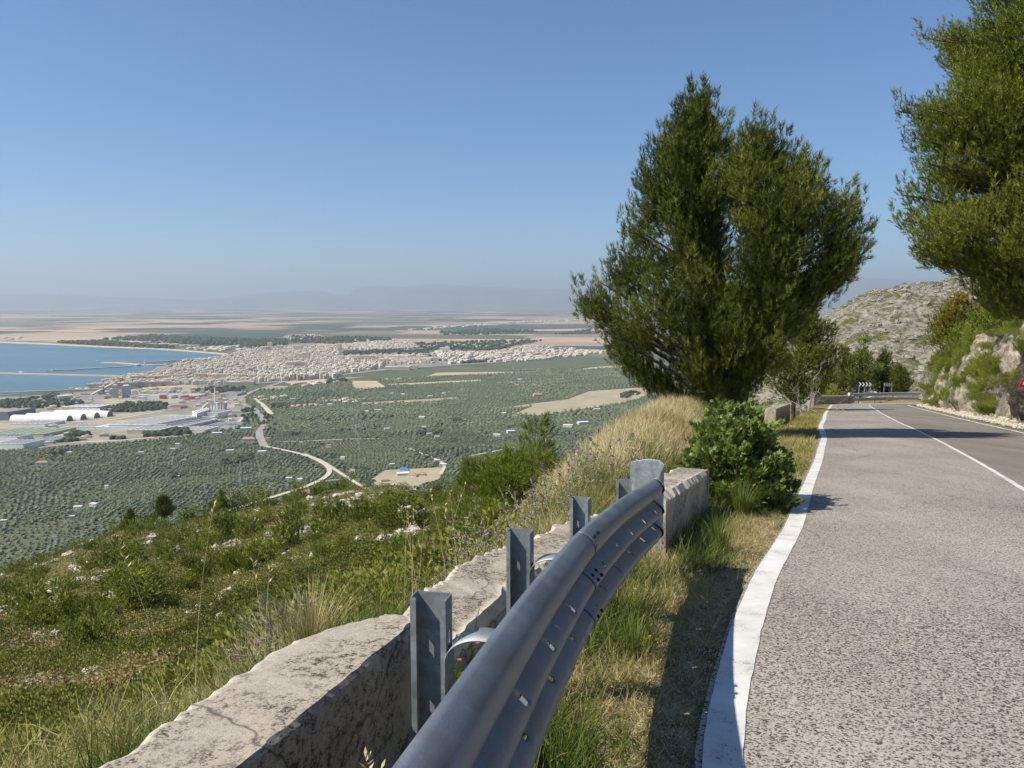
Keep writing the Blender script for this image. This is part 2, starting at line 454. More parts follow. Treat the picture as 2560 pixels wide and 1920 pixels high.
def road_d(x, y):
    """signed lateral distance from the left line path (+ = road side)"""
    x = np.asarray(x, float); y = np.asarray(y, float)
    q = x - np.where(y < 66, Lx(np.clip(y, -8, 66)), 0)
    q = np.where(y < 66, q * .92, 0)
    idx = y >= 66
    if np.any(idx):
        A = LPn[::2]; xs = x[idx]; ys = y[idx]; out = np.empty(len(xs))
        tt = np.gradient(A, axis=0); tt /= np.linalg.norm(tt, axis=1, keepdims=True)
        for i in range(0, len(xs), 20000):
            dx = xs[i:i + 20000, None] - A[None, :, 0]; dy = ys[i:i + 20000, None] - A[None, :, 1]
            k = (dx * dx + dy * dy).argmin(1); ar = np.arange(len(k))
            out[i:i + 20000] = dx[ar, k] * tt[k, 1] - dy[ar, k] * tt[k, 0]
        q = np.array(q); q[idx] = out
    return q
def ground(x, y):
    x = np.asarray(x, float); y = np.asarray(y, float)
    shp = x.shape; x = x.ravel(); y = y.ravel()
    z = T1(x, y)
    d = np.hypot(x, y)
    z = z + fbm(x, y, 9, 4, 1) * np.clip((d - 8) / 60, 0, 1) * .9 + fbm(x, y, 1.2, 3, 5) * .06
    q = road_d(x, y)
    zr = zR(np.clip(y, -50, 200))
    verge = zr - .03 + fbm(x, y, .8, 3, 9) * .025 * (q < -.1)
    # flat bench under the road and verge, then the bank on the right
    wl = np.clip((-q - 1.0) / 1.0, 0, 1); wl = wl * wl * (3 - 2 * wl)
    z = verge * (1 - wl) + z * wl
    z = np.where(q > -.02, zr - .06, z)
    b = q - WR - .9
    bank = zr - .06 + np.clip(b, 0, 1.0) * .15
    z = np.where(b > 0, bank, z)
    return z.reshape(shp)
def gz(x, y): return float(ground(np.array([x]), np.array([y]))[0])
def nonuni(a, b, n, s=12.):
    u = np.linspace(np.arcsinh(a / s), np.arcsinh(b / s), n)
    return np.sinh(u) * s
def terrain_mat():
    m, nt, b = newmat('maquis_ground', .95, .1)
    co = coords(nt)
    n1 = noise(nt, co, .22, 6, .62); n2 = noise(nt, co, 1.3, 5, .65, .3); n3 = noise(nt, co, 9, 4, .7)
    soil = ramp(nt, n2, [(.3, (.085, .100, .028)), (.45, (.13, .135, .045)), (.58, (.21, .175, .085)), (.7, (.11, .115, .040))])
    soil = mix(nt, .55, soil, ramp(nt, n3, [(.3, .35), (.7, 1.25)]), 'MULTIPLY')
    rock = ramp(nt, n3, [(.3, (.30, .27, .22)), (.5, (.48, .44, .37)), (.7, (.60, .56, .48))])
    c = mix(nt, ramp(nt, mixf(nt, n1, n2), [(.555, 0.), (.585, 1.)]), soil, rock)
    # verge near the road: dry straw earth
    straw = ramp(nt, n3, [(.3, (.09, .068, .035)), (.5, (.25, .195, .10)), (.7, (.40, .33, .19))])
    c = mix(nt, attr(nt), c, straw)
    nt.links.new(c, b.inputs['Base Color'])
    bump(nt, b, n3, .8, .08)
    return m
xs = np.unique(np.concatenate([nonuni(-420, 160, 380, 10.), np.arange(-2.2, 9, .12)]))
ys = np.unique(np.concatenate([nonuni(-12, 720, 330, 14.), np.arange(0, 16, .14)]))
X, Y = np.meshgrid(xs, ys)
Z = ground(X, Y)
q = road_d(X.ravel(), Y.ravel())
tone = np.clip(1 - (-q - 1.2) / 2.0, 0, 1) * (Y.ravel() < 120)
hump = np.exp(-(((X - 3) / 4) ** 2 + ((Y - 17) / 7) ** 2)).ravel()
tone = np.clip(np.maximum(tone, hump * 1.6), 0, 1)
nx, ny = len(xs), len(ys)
I = np.arange(nx * ny).reshape(ny, nx)
Fq = np.stack([I[:-1, :-1].ravel(), I[:-1, 1:].ravel(), I[1:, 1:].ravel(), I[1:, :-1].ravel()], 1)
M_terr = terrain_mat()
terr = tag(link('hillside', mkmesh('hillside', np.stack([X.ravel(), Y.ravel(), Z.ravel()], 1), Fq, M_terr, tone, True)), kind='structure')

# ---------------------------------------------------------------- far rocky hill beyond the bend
hp = []
for q_ in [(1250, 215, 420), (1100, 245, 400), (1010, 266, 385), (949, 284, 380), (903, 290, 370), (856, 304, 360), (829, 320, 350), (800, 346, 330), (770, 366, 310), (730, 384, 290), (690, 402, 270), (650, 425, 250)]:
    p = P(*q_); hp.append(tuple(p)); v = Vector((p.x, p.y, 0)).normalized()
    g = p + v * 60; hp.append((g.x, g.y, p.z - 8)); g = p + v * 260; hp.append((g.x, g.y, p.z - 110)); g = p + v * 500; hp.append((g.x, g.y, -300))
for q_ in [(1250, 400, 160), (1250, 320, 260), (1100, 390, 170), (1100, 320, 270), (1000, 400, 170), (1000, 350, 240), (1000, 310, 300), (920, 410, 170), (920, 370, 230), (920, 330, 290), (860, 410, 180), (860, 370, 235), (860, 335, 290),
           (800, 430, 180), (800, 395, 225), (760, 420, 200), (720, 440, 190), (740, 395, 250), (680, 470, 180)]:
    hp.append(tuple(P(*q_)))
hp += [(60, 135, -40), (100, 125, -35), (150, 110, -30), (200, 100, -25), (20, 150, -60), (20, 260, -120), (0, 200, -110), (-20, 300, -170), (0, 420, -230), (60, 600, -290), (200, 800, -300)]
hp = np.array(hp)
T2 = tps_fit(hp[:, :2], hp[:, 2], 1e-3)
xs = np.linspace(-60, 420, 300); ys = np.linspace(115, 800, 330)
X, Y = np.meshgrid(xs, ys)
def hill2(X, Y):
    r = fbm(X, Y, 42, 5, 21)
    led = np.abs(fbm(X, Y, 16, 4, 31))
    return T2(X, Y) + r * 3.0 + led * 2.2 - 1.0
Z2 = np.maximum(hill2(X, Y), -310)
nx, ny = len(xs), len(ys)
I = np.arange(nx * ny).reshape(ny, nx)
Fq = np.stack([I[:-1, :-1].ravel(), I[:-1, 1:].ravel(), I[1:, 1:].ravel(), I[1:, :-1].ravel()], 1)
def rocky_mat():
    m, nt, b = newmat('limestone_hill', .95, .1)
    co = coords(nt)
    n1 = noise(nt, co, .05, 6, .7); n2 = noise(nt, co, .4, 7, .75, .8); n3 = noise(nt, co, 1.1, 4, .7)
    rock = ramp(nt, n2, [(.35, (.11, .102, .085)), (.5, (.235, .218, .187)), (.65, (.35, .325, .285))])
    veg = ramp(nt, n3, [(.3, (.055, .065, .022)), (.7, (.15, .14, .06))])
    c = mix(nt, ramp(nt, mixf(nt, n2, n1), [(.45, 1.), (.52, 0.)]), rock, veg)
    dry = ramp(nt, n1, [(.56, 0.), (.66, .8)])
    c = mix(nt, dry, c, (.28, .24, .14))
    nt.links.new(c, b.inputs['Base Color']); bump(nt, b, n2, 1.0, .8)
    return m
M_rocky = rocky_mat()
tag(link('rocky_hill', mkmesh('rocky_hill', np.stack([X.ravel(), Y.ravel(), Z2.ravel()], 1), Fq, M_rocky, None, True)), kind='structure')

# ---------------------------------------------------------------- plain, sea, mountains
def plain_mat():
    m, nt, b = newmat('farmland_plain', .95, .1)
    co = coords(nt, rot=(0, 0, R(17)))
    # far fields: broad patches, elongated across the view
    cf = coords(nt, scale=(1 / 1150., 1 / 800., 1), rot=(0, 0, R(8)))
    v = nd(nt, 'ShaderNodeTexVoronoi', feature='F1', distance='CHEBYCHEV'); nt.links.new(cf, v.inputs['Vector']); v.inputs['Scale'].default_value = 1; v.inputs['Randomness'].default_value = .85
    sp = nd(nt, 'ShaderNodeSeparateColor'); nt.links.new(v.outputs['Color'], sp.inputs[0])
    fields = ramp(nt, sp.outputs[0], [(0, (.08, .105, .065)), (.16, (.44, .33, .23)), (.32, (.28, .215, .155)), (.44, (.48, .37, .26)), (.56, (.13, .13, .09)), (.66, (.38, .285, .20)), (.78, (.07, .095, .06)), (.90, (.24, .18, .13))], 'CONSTANT')
    big = noise(nt, co, .00022, 4, .6)
    fields = mix(nt, ramp(nt, big, [(.50, 0.), (.60, .75)]), fields, (.12, .145, .09))
    fields = mix(nt, .5, fields, ramp(nt, noise(nt, co, .004, 5, .7), [(.3, .7), (.7, 1.2)]), 'MULTIPLY')
    # near groves: earthy green with paler soil
    n1 = noise(nt, co, .006, 5, .65); n2 = noise(nt, co, .09, 3, .6)
    grove = ramp(nt, n1, [(.3, (.095, .118, .066)), (.6, (.125, .14, .082)), (.75, (.19, .175, .11))])
    grove = mix(nt, .6, grove, ramp(nt, n2, [(.35, .45), (.65, 1.35)]), 'MULTIPLY')
    tc = nd(nt, 'ShaderNodeTexCoord'); sx = nd(nt, 'ShaderNodeSeparateXYZ'); nt.links.new(tc.outputs['Object'], sx.inputs[0])
    nn = noise(nt, co, .0006, 4, .6)
    ad = nd(nt, 'ShaderNodeMath', operation='MULTIPLY_ADD'); nt.links.new(nn, ad.inputs[0]); ad.inputs[1].default_value = 3500; nt.links.new(sx.outputs[1], ad.inputs[2])
    mr = nd(nt, 'ShaderNodeMapRange'); nt.links.new(ad.outputs[0], mr.inputs[0]); mr.inputs[1].default_value = 5900; mr.inputs[2].default_value = 6600
    nt.links.new(mix(nt, mr.outputs[0], grove, fields), b.inputs['Base Color'])
    return m
xs = np.array([-62000., -20000, -8000, -3000, 0, 3000, 8000, 20000, 62000]); ys = np.array([-900., 0, 1500, 3000, 6000, 12000, 25000, 62000])
X, Y = np.meshgrid(xs, ys); I = np.arange(X.size).reshape(X.shape)
Fq = np.stack([I[:-1, :-1].ravel(), I[:-1, 1:].ravel(), I[1:, 1:].ravel(), I[1:, :-1].ravel()], 1)
tag(link('plain', mkmesh('plain', np.stack([X.ravel(), Y.ravel(), np.full(X.size, ZP)], 1), Fq, plain_mat())), kind='structure')
def flat(name, pts, dz, mat, kind='structure'):
    """polygon on the plain from pixel points"""
    V = [tuple(PL(*p, ZP + dz)) for p in pts]
    import mathutils
    tri = mathutils.geometry.tessellate_polygon([[Vector((v[0], v[1], 0)) for v in V]])
    o = link(name, mkmesh(name, V, np.array([t for t in tri]), mat))
    n = o.data.polygons[0].normal
    if n.z < 0: o.data.flip_normals()
    if kind: tag(o, kind=kind)
    return o
def sea_mat():
    m, nt, b = newmat('sea_water', .32, .5)
    co = coords(nt, scale=(1, 3, 1), rot=(0, 0, R(10)))
    n = noise(nt, co, .0012, 5, .6, .5)
    nt.links.new(ramp(nt, n, [(.35, (.06, .14, .19)), (.65, (.095, .19, .235))]), b.inputs['Base Color'])
    b.inputs['IOR'].default_value = 1.33
    bump(nt, b, noise(nt, co, .05, 4, .7), .5, 3)
    return m
SEA = [C1(-3500, 560), C1(-1500, 585), C1(0, 606), C1(400, 621), C1(900, 646), C1(1300, 660), C1(1600, 680), C1(1900, 705), C1(1975, 716), C1(1900, 742), C1(1780, 764), C1(1500, 768), C1(1450, 800), C1(1400, 850), C1(1200, 890),
       C1(1100, 925), C1(1050, 950), C1(900, 975), C1(780, 1010), C1(600, 1028), C1(450, 1040), C1(240, 1050), C1(80, 1060), C1(-300, 1090), C1(-3500, 1400)]
flat('sea', SEA, .6, sea_mat())
M_sand = simplemat('sand', (.52, .44, .33), .95, sc=.01)
beach_top = [C1(x, y - 7) for x, y in [(-1500, 585), (0, 606), (400, 621), (900, 646), (1300, 660), (1600, 680), (1900, 705), (2040, 716)]]
beach_bot = [C1(x, y + 3) for x, y in [(2000, 722), (1900, 709), (1600, 684), (1300, 664), (900, 650), (400, 625), (0, 610), (-1500, 589)]]
flat('beach', beach_top + beach_bot, 1.2, M_sand)
# distant mountains
def mount(name, pts, base_d, depth, mat):
    V = []; n = 160
    px = np.array([p[0] for p in pts]); py = np.array([p[1] for p in pts])
    xs_ = np.linspace(px[0], px[-1], n)
    hh = np.interp(xs_, px, py)
    rows = 9
    for k in range(rows):
        u = k / (rows - 1); prof = math.sin(u * math.pi)
        d = base_d + (u - .5) * depth
        for i in range(n):
            top = P(xs_[i], hh[i], base_d)
            h = (top.z - ZP) * prof * (1 + .12 * float(vnoise(i, k * 5, 6, 3))) if prof < .99 else (top.z - ZP)
            V.append((top.x * d / base_d, d, ZP - 2 + max(0, h)))
    I = np.arange(rows * n).reshape(rows, n)
    Fq = np.stack([I[:-1, :-1].ravel(), I[:-1, 1:].ravel(), I[1:, 1:].ravel(), I[1:, :-1].ravel()], 1)
    return tag(link(name, mkmesh(name, V, Fq, mat, None, True)), kind='structure')
M_mt = simplemat('mountain', (.16, .17, .13), .95, sc=.0004, var=.4)
mount('mountains', [(-200, 303), (-60, 298), (40, 293), (120, 297), (200, 300), (270, 292), (320, 290), (345, 297), (357, 287), (380, 285), (400, 287), (430, 284), (450, 284), (480, 287), (520, 288), (560, 289), (600, 292), (700, 294), (770, 290), (830, 280), (860, 277), (890, 280), (940, 282), (1000, 284), (1100, 281), (1250, 290)], 44000, 9000, M_mt)
# ================================================================ materials for roadside things
def galv(name, base=(.36, .39, .43), rough=.45, metal=.75, spangle=0):
    m, nt, b = newmat(name, rough, .5)
    co = coords(nt)
    sc = coords(nt, scale=(1, 1, 1))
    n = noise(nt, co, 5, 4, .6)
    c = ramp(nt, n, [(.3, tuple(x * .82 for x in base)), (.7, tuple(x * 1.12 for x in base))])
    fine = noise(nt, coords(nt, scale=(60, 60, 600)), 1.0, 3, .8)
    if spangle:
        v = nd(nt, 'ShaderNodeTexVoronoi', feature='F1'); nt.links.new(co, v.inputs['Vector']); v.inputs['Scale'].default_value = spangle
        s = nd(nt, 'ShaderNodeSeparateColor'); nt.links.new(v.outputs['Color'], s.inputs[0])
        c = mix(nt, .40, c, ramp(nt, s.outputs[0], [(0, .62), (.5, .95), (1, 1.35)]), 'MULTIPLY')
    else:
        c = mix(nt, .5, c, ramp(nt, fine, [(.35, .75), (.65, 1.2)]), 'MULTIPLY')
    dirt = noise(nt, coords(nt, scale=(3, 3, 14)), 1.0, 6, .7, .5)
    c = mix(nt, ramp(nt, dirt, [(.52, 0.), (.66, .45)]), c, (.17, .15, .12))
    c = mix(nt, ramp(nt, noise(nt, coords(nt, scale=(1, 1, .3)), 38, 3, .8), [(.66, 0.), (.74, .6)]), c, (.42, .42, .41))
    nt.links.new(c, b.inputs['Base Color'])
    b.inputs['Metallic'].default_value = metal
    rr = ramp(nt, n, [(.3, rough - .08), (.7, rough + .1)]); nt.links.new(rr, b.inputs['Roughness'])
    bump(nt, b, fine, .15, .001)
    return m
M_rail = galv('galvanised_rail', (.215, .24, .275), .48, .6)
M_post = galv('galvanised_post', (.30, .335, .35), .58, .5, 42)
M_bolt = simplemat('dark_bolt', (.03, .03, .035), .6, .5)
M_far = galv('galvanised_far', (.38, .41, .43), .5, .5)
def conc_mat(name, dark=0.):
    m, nt, b = newmat(name, .92, .2)
    co = coords(nt); geo = nd(nt, 'ShaderNodeNewGeometry')
    n1 = noise(nt, co, 2.2, 6, .62, .3); n2 = noise(nt, co, 26, 5, .75); n3 = noise(nt, coords(nt, scale=(1, 1, 3)), 90, 3, .8)
    base = ramp(nt, n1, [(.3, (.29, .255, .205)), (.5, (.38, .335, .275)), (.7, (.44, .395, .335))])
    lich = ramp(nt, mixf(nt, n2, n3), [(.44, (.16, .15, .13)), (.50, (1, 1, 1)), (.60, (1.15, 1.12, 1.08))])
    st = ramp(nt, n1, [(.46, 1.), (.56, .25)])
    c = mix(nt, st, base, mix(nt, 1.0, base, lich, 'MULTIPLY'))
    raw = ramp(nt, n2, [(.3, (.40, .36, .28)), (.5, (.60, .55, .45)), (.7, (.70, .66, .56))])
    c = mix(nt, attr(nt), c, raw)
    vc = nd(nt, 'ShaderNodeTexVoronoi', feature='DISTANCE_TO_EDGE'); ds = nd(nt, 'ShaderNodeVectorMath', operation='ADD'); nt.links.new(co, ds.inputs[0]); nn_ = nd(nt, 'ShaderNodeTexNoise'); nt.links.new(co, nn_.inputs['Vector']); nn_.inputs['Scale'].default_value = 4; sc_ = nd(nt, 'ShaderNodeVectorMath', operation='SCALE'); nt.links.new(nn_.outputs['Color'], sc_.inputs[0]); sc_.inputs['Scale'].default_value = .25; nt.links.new(sc_.outputs[0], ds.inputs[1]); nt.links.new(ds.outputs[0], vc.inputs['Vector']); vc.inputs['Scale'].default_value = .55
    c = mix(nt, ramp(nt, vc.outputs['Distance'], [(0, .8), (.0014, .5), (.0028, 0.)]), c, (.06, .05, .045))
    nt.links.new(c, b.inputs['Base Color']); bump(nt, b, mixf(nt, n2, n3), .6, .012)
    return m
M_conc = conc_mat('old_concrete')

# ---------------------------------------------------------------- parapet walls
def wall(name, st, label, rawback=.6, seed=1, jag=.02, depth=.75, capn=True, nper=.022):
    """st: list of (fx,fy,bx,by,z,rawfront) ; top surface between front and back edges"""
    st = np.array(st, float); L = np.r_[0, np.cumsum(np.hypot(*(np.diff(st[:, :2], axis=0).T)))]
    n = max(6, int(L[-1] / nper)); s = np.linspace(0, L[-1], n)
    fx, fy, bx, by, z, rf = [np.interp(s, L, st[:, k]) for k in range(6)]
    r = np.random.default_rng(seed)
    nf = .7 * vnoise(s, s * 0, .22, seed) + .7 * vnoise(s, s * 0, .06, seed + 3) + .5 * vnoise(s, s * 0, .025, seed + 7); nb = .6 * vnoise(s, s * 0, .3, seed + 1) + .7 * vnoise(s, s * 0, .09, seed + 2) + .6 * vnoise(s, s * 0, .03, seed + 5)
    nu = 12; V = []; T = []
    for i in range(n):
        F_ = np.array([fx[i], fy[i]]); B_ = np.array([bx[i], by[i]]); w = B_ - F_; wl = np.linalg.norm(w)
        row = []
        F2 = F_ + w / wl * (.010 + rf[i] * (.03 + .09 * max(0, nf[i]))); B2 = B_ - w / wl * (jag + jag * 1.6 * nb[i])
        zg = z[i] - depth
        # front face bottom -> top
        for k, u in enumerate([0, .35, .7, .9]):
            row.append((F_[0], F_[1], zg + (z[i] - zg) * u, 0.25 * rf[i] * (u > .8)))
        row.append((F_[0], F_[1], z[i] - .012 - rf[i] * (.05 + .05 * abs(nf[i])), rf[i]))
        row.append((F2[0], F2[1], z[i] - .0, rf[i]))
        for u in (.12, .4, .7, .93):
            p = F2 * (1 - u) + B2 * u; row.append((p[0], p[1], z[i] + .004 * vnoise(np.array([i * .1]), np.array([u * 3]), .4)[0], 0))
        row.append((B2[0], B2[1], z[i] - .004, rawback))
        p = B2 + w / wl * .05; row.append((p[0], p[1], z[i] - .06 - .03 * abs(nb[i]), rawback))
        p = B_ + w / wl * .03; row.append((p[0], p[1], zg, .3))
        V += [q[:3] for q in row]; T += [q[3] for q in row]; m = len(row)
    V = np.array(V); V[:, 0] += fbm(V[:, 1] * 3 + V[:, 2], V[:, 2] * 3, .35, 3, seed) * .008
    f = [(i * m + k, (i + 1) * m + k, (i + 1) * m + (k + 1), i * m + (k + 1)) for i in range(n - 1) for k in range(m - 1)]
    # end caps
    me = mkmesh(name, V, [np.array(f)[:, ::-1], np.array([list(range(m))]), np.array([[(n - 1) * m + k for k in range(m)][::-1]])], M_conc, T)
    o = link(name, me); return tag(o, label, 'wall', 'concrete parapet walls along the road')
wall('parapet_wall', [(-1.4, -1.6, -1.85, -1.5, .86, 0), (-1.02, .3, -1.40, .45, .65, 0), (-.65, 1.70, -1.00, 1.72, .495, .05), (-.50, 2.3, -.90, 2.25, .43, .05), (-.425, 2.58, -.82, 2.55, .40, .1), (-.39, 2.72, -.70, 2.76, .38, .4), (-.35, 2.9, -.5, 2.92, .36, .6)],
     'weathered concrete parapet slab in the near left foreground with a dark shaded face', .7, 3, .02)
wall('parapet_wall', [(-.28, 3.3, -.62, 3.6, .02, 1), (-.2, 3.6, -.5, 4.05, .0, 1), (-.06, 4.05, -.42, 4.45, -.045, 1), (.08, 4.5, -.24, 4.95, -.10, .8), (.28, 5.0, -.02, 5.35, -.14, .5), (.50, 5.5, .19, 5.8, -.20, .5), (.72, 6.05, .5, 6.4, -.27, .4), (1.0, 6.7, .8, 7.0, -.38, .4)],
     'cracked pale concrete wall length running behind the guardrail posts', .9, 5, .03)
wall('parapet_wall', [(1.40, 6.75, 1.07, 6.9, -.13, 1), (1.75, 7.6, 1.42, 7.75, -.25, .9), (2.1, 8.35, 1.75, 8.5, -.33, .8), (2.36, 8.9, 2.02, 9.05, -.39, .1)],
     'tall broken concrete wall block at the end of the guardrail beside the fig bush', .9, 9, .02, .8)
def side_wall(y0, y1, off, h, label, seed):
    ys = np.arange(y0, y1, 1.0)
    i = [int(np.abs(LP[:, 1] - y).argmin()) for y in ys]
    a = offset_path(LP, -off); b = offset_path(LP, -off - .4)
    st = [(a[k][0], a[k][1], b[k][0], b[k][1], float(zR(a[k][1])) + h, .5) for k in dict.fromkeys(i)]
    return wall('parapet_wall', st, label, .8, seed, .03, h + .4, nper=.25)
side_wall(13.5, 24, 1.75, .5, 'low stone parapet half hidden behind the green fig bush', 12)
side_wall(29, 40, 1.6, .62, 'short concrete parapet length beside the dry verge further down the road', 13)
k0 = int(np.abs(LP[:110, 1] - 64).argmin()); k1 = k0 + 11
a = offset_path(LP, -1.3); b = offset_path(LP, -1.75)
wall('parapet_wall', [(a[k][0], a[k][1], b[k][0], b[k][1], float(zR(a[k][1])) + .75, .3) for k in range(k0, k1)], 'dark low parapet at the bend between the grey sign and the far guardrail', .6, 15, .03, 1.2, nper=.25)

# ---------------------------------------------------------------- near guardrail (three-wave beam)
RY = np.array([-2.5, -1.2, 0, 1.28, 2.31, 3.53, 4.72, 5.92])
RX = np.array([-.80, -.66, -.44, -.18, .03, .325, .70, 1.15])
def railpt(y):
    h = .35
    x = sum(np.interp(y + o, RY, RX) for o in (-h, -h / 2, 0, h / 2, h)) / 5
    return x
def rail_path(y0, y1, step=.03):
    ys = np.arange(y0, y1 + step / 2, step); return np.stack([railpt(ys), ys], 1)
def ztop(y): return .685 - .130 * (y - 2.31)
PROF = [(0, .0), (.006, .022), (.018, .046), (.036, .066), (.058, .079), (.078, .083), (.095, .080), (.108, .066), (.130, .028), (.143, .010), (.155, .004), (.168, .004), (.178, .009), (.188, .020), (.210, .052), (.232, .074), (.248, .083), (.262, .083), (.274, .074), (.300, .028), (.313, .010), (.325, .004), (.338, .004), (.348, .009), (.358, .020), (.380, .052), (.402, .074), (.418, .083), (.432, .083), (.452, .074), (.478, .045), (.495, .02), (.503, 0)]
def solid(o, t, off=0):
    m = o.modifiers.new('thickness', 'SOLIDIFY'); m.thickness = t; m.offset = off; return o
def sweep(path, zt, prof, holes=(), shift=0.0, flat=None):
    """holes: (s_center, half_len, seg index)"""
    L = np.r_[0, np.cumsum(np.hypot(*np.diff(path, axis=0).T))]
    s = list(np.linspace(0, L[-1], max(3, int(L[-1] / .045))))
    for c, hl, k in holes: s += [c - hl, c + hl]
    s = np.unique(np.round(s, 4))
    x = np.interp(s, L, path[:, 0]); y = np.interp(s, L, path[:, 1]); z = np.interp(s, L, zt)
    t = np.stack([np.gradient(x), np.gradient(y)], 1); t /= np.linalg.norm(t, axis=1, keepdims=True)
    nn = np.stack([t[:, 1], -t[:, 0]], 1); m = len(prof); V = []
    for i in range(len(s)):
        fl = 0 if flat is None else np.interp(s[i], [0, flat, L[-1]], [0, 1, 1])
        for v, u in prof:
            u2 = (u + shift) * (1 - fl)
            V.append((x[i] + nn[i, 0] * u2, y[i] + nn[i, 1] * u2, z[i] - v))
    f = []
    for i in range(len(s) - 1):
        mid = (s[i] + s[i + 1]) / 2
        for k in range(m - 1):
            if any(abs(mid - c) < hl and k == kk for c, hl, kk in holes): continue
            f.append((i * m + k, (i + 1) * m + k, (i + 1) * m + k + 1, i * m + k + 1))
    return V, np.array(f)
def slots(s0, L):
    H = []
    for k, seg in enumerate((14, 24)):
        c = .35 + .1 * k
        while c < L - .25: H.append((c, .019, seg)); c += .47
    for k, seg in enumerate((10, 20)):
        c = .52 + .1 * k
        while c < L - .25: H.append((c, .008, seg - 2 + 1)); c += .67
    return H
gr = empty('guardrail', (0, 2.4, float(zR(2.4))))
tag(gr, 'blue grey steel three wave guardrail curving along the near roadside with its folded end plate', 'guardrail')
def child(o, parent):
    o.parent = parent; o.matrix_parent_inverse = Matrix.Translation(parent.location).inverted() if parent.rotation_euler.z == 0 else parent.matrix_world.inverted()
    return o
# parts are built in world coordinates; inverse keeps them there
def part(name, V, f, mat, parent, smooth=False, tone=None):
    return child(link(name, mkmesh(name, V, f, mat, tone, smooth)), parent)
for (y0, y1, sh) in ((-2.5, 3.62, 0.), (3.42, 5.98, .0045)):
    pth = rail_path(y0, y1); L = np.hypot(*np.diff(pth, axis=0).T).sum()
    V, f = sweep(pth, ztop(pth[:, 1]) + (.003 if sh else 0), PROF, slots(y0, L), sh)
    o = part('beam', V, f, M_rail, gr, True); solid(o, .003)
# terminal plate
tp = np.array([(1.10, 5.80), (1.155, 5.93), (1.205, 6.05), (1.25, 6.15), (1.258, 6.17), (1.245, 6.185), (1.14, 6.24), (1.00, 6.31)])
tt_ = np.linspace(0, 7, 40); tp = np.stack([np.interp(tt_, range(8), tp[:, k]) for k in (0, 1)], 1)
zt = np.interp(tt_, [0, 1, 2, 4, 5, 6, 7], [.236, .222, .228, .27, .295, .30, .26])
V, f = sweep(tp, zt, PROF, (), .008, .33)
V = np.array(V)
o = part('end_plate', V, f, M_post, gr, True); solid(o, .003)
# bolts: recessed heads with slotted plates
def bolt_at(y, k, u, z_off, name='bolt', r=.009):
    x = railpt(y); t = np.array([railpt(y + .05) - railpt(y - .05), .1]); t /= np.linalg.norm(t); n_ = np.array([t[1], -t[0]])
    c = Vector((x + n_[0] * u, y + n_[1] * u, ztop(y) - z_off))
    mb = MB(); d = Vector((n_[0], n_[1], .5)).normalized() if k else Vector((n_[0] * .5, n_[1] * .5, 1)).normalized()
    mb.tube([c - d * .004, c + d * .006, c + d * .009], [r, r, r * .5], 8)
    tv = Vector((t[0], t[1], -.13))
    mb.tube([c + d * .001, c + tv * .03 + d * .001], [.008, .001], 6)
    child(mb.build(name, M_bolt), gr)
for yb in (3.47, 3.57, 5.86, 5.93):
    for u, zo, k in ((.062, .022, 0), (.055, .212, 1), (.080, .235, 1), (.055, .392, 1), (.080, .415, 1)):
        bolt_at(yb + (.02 if zo in (.235, .415) else 0), k, u + .008, zo)
# posts and spacers
POSTS = [(-.62, -.35, 1.04), (-.48, 1.0, .83), (-.262, 2.375, .655), (.040, 3.61, .492), (.445, 4.83, .335), (.905, 6.03, .168)]
def plate(mb_or_none, o, ud, vd, w, h, slots=()):
    us = sorted({0, w, *[a for s_ in slots for a in (s_[0] - s_[2], s_[0] + s_[2])]}); vs = sorted({0, h, *[a for s_ in slots for a in (s_[1] - s_[3], s_[1] + s_[3])]})
    V = [tuple(o + ud * a + vd * b_) for b_ in vs for a in us]; m = len(us); f = []
    for j in range(len(vs) - 1):
        for i in range(m - 1):
            cu = (us[i] + us[i + 1]) / 2; cv = (vs[j] + vs[j + 1]) / 2
            if any(abs(cu - s_[0]) < s_[2] and abs(cv - s_[1]) < s_[3] for s_ in slots): continue
            f.append((j * m + i, j * m + i + 1, (j + 1) * m + i + 1, (j + 1) * m + i))
    mb_or_none.add(V, f)
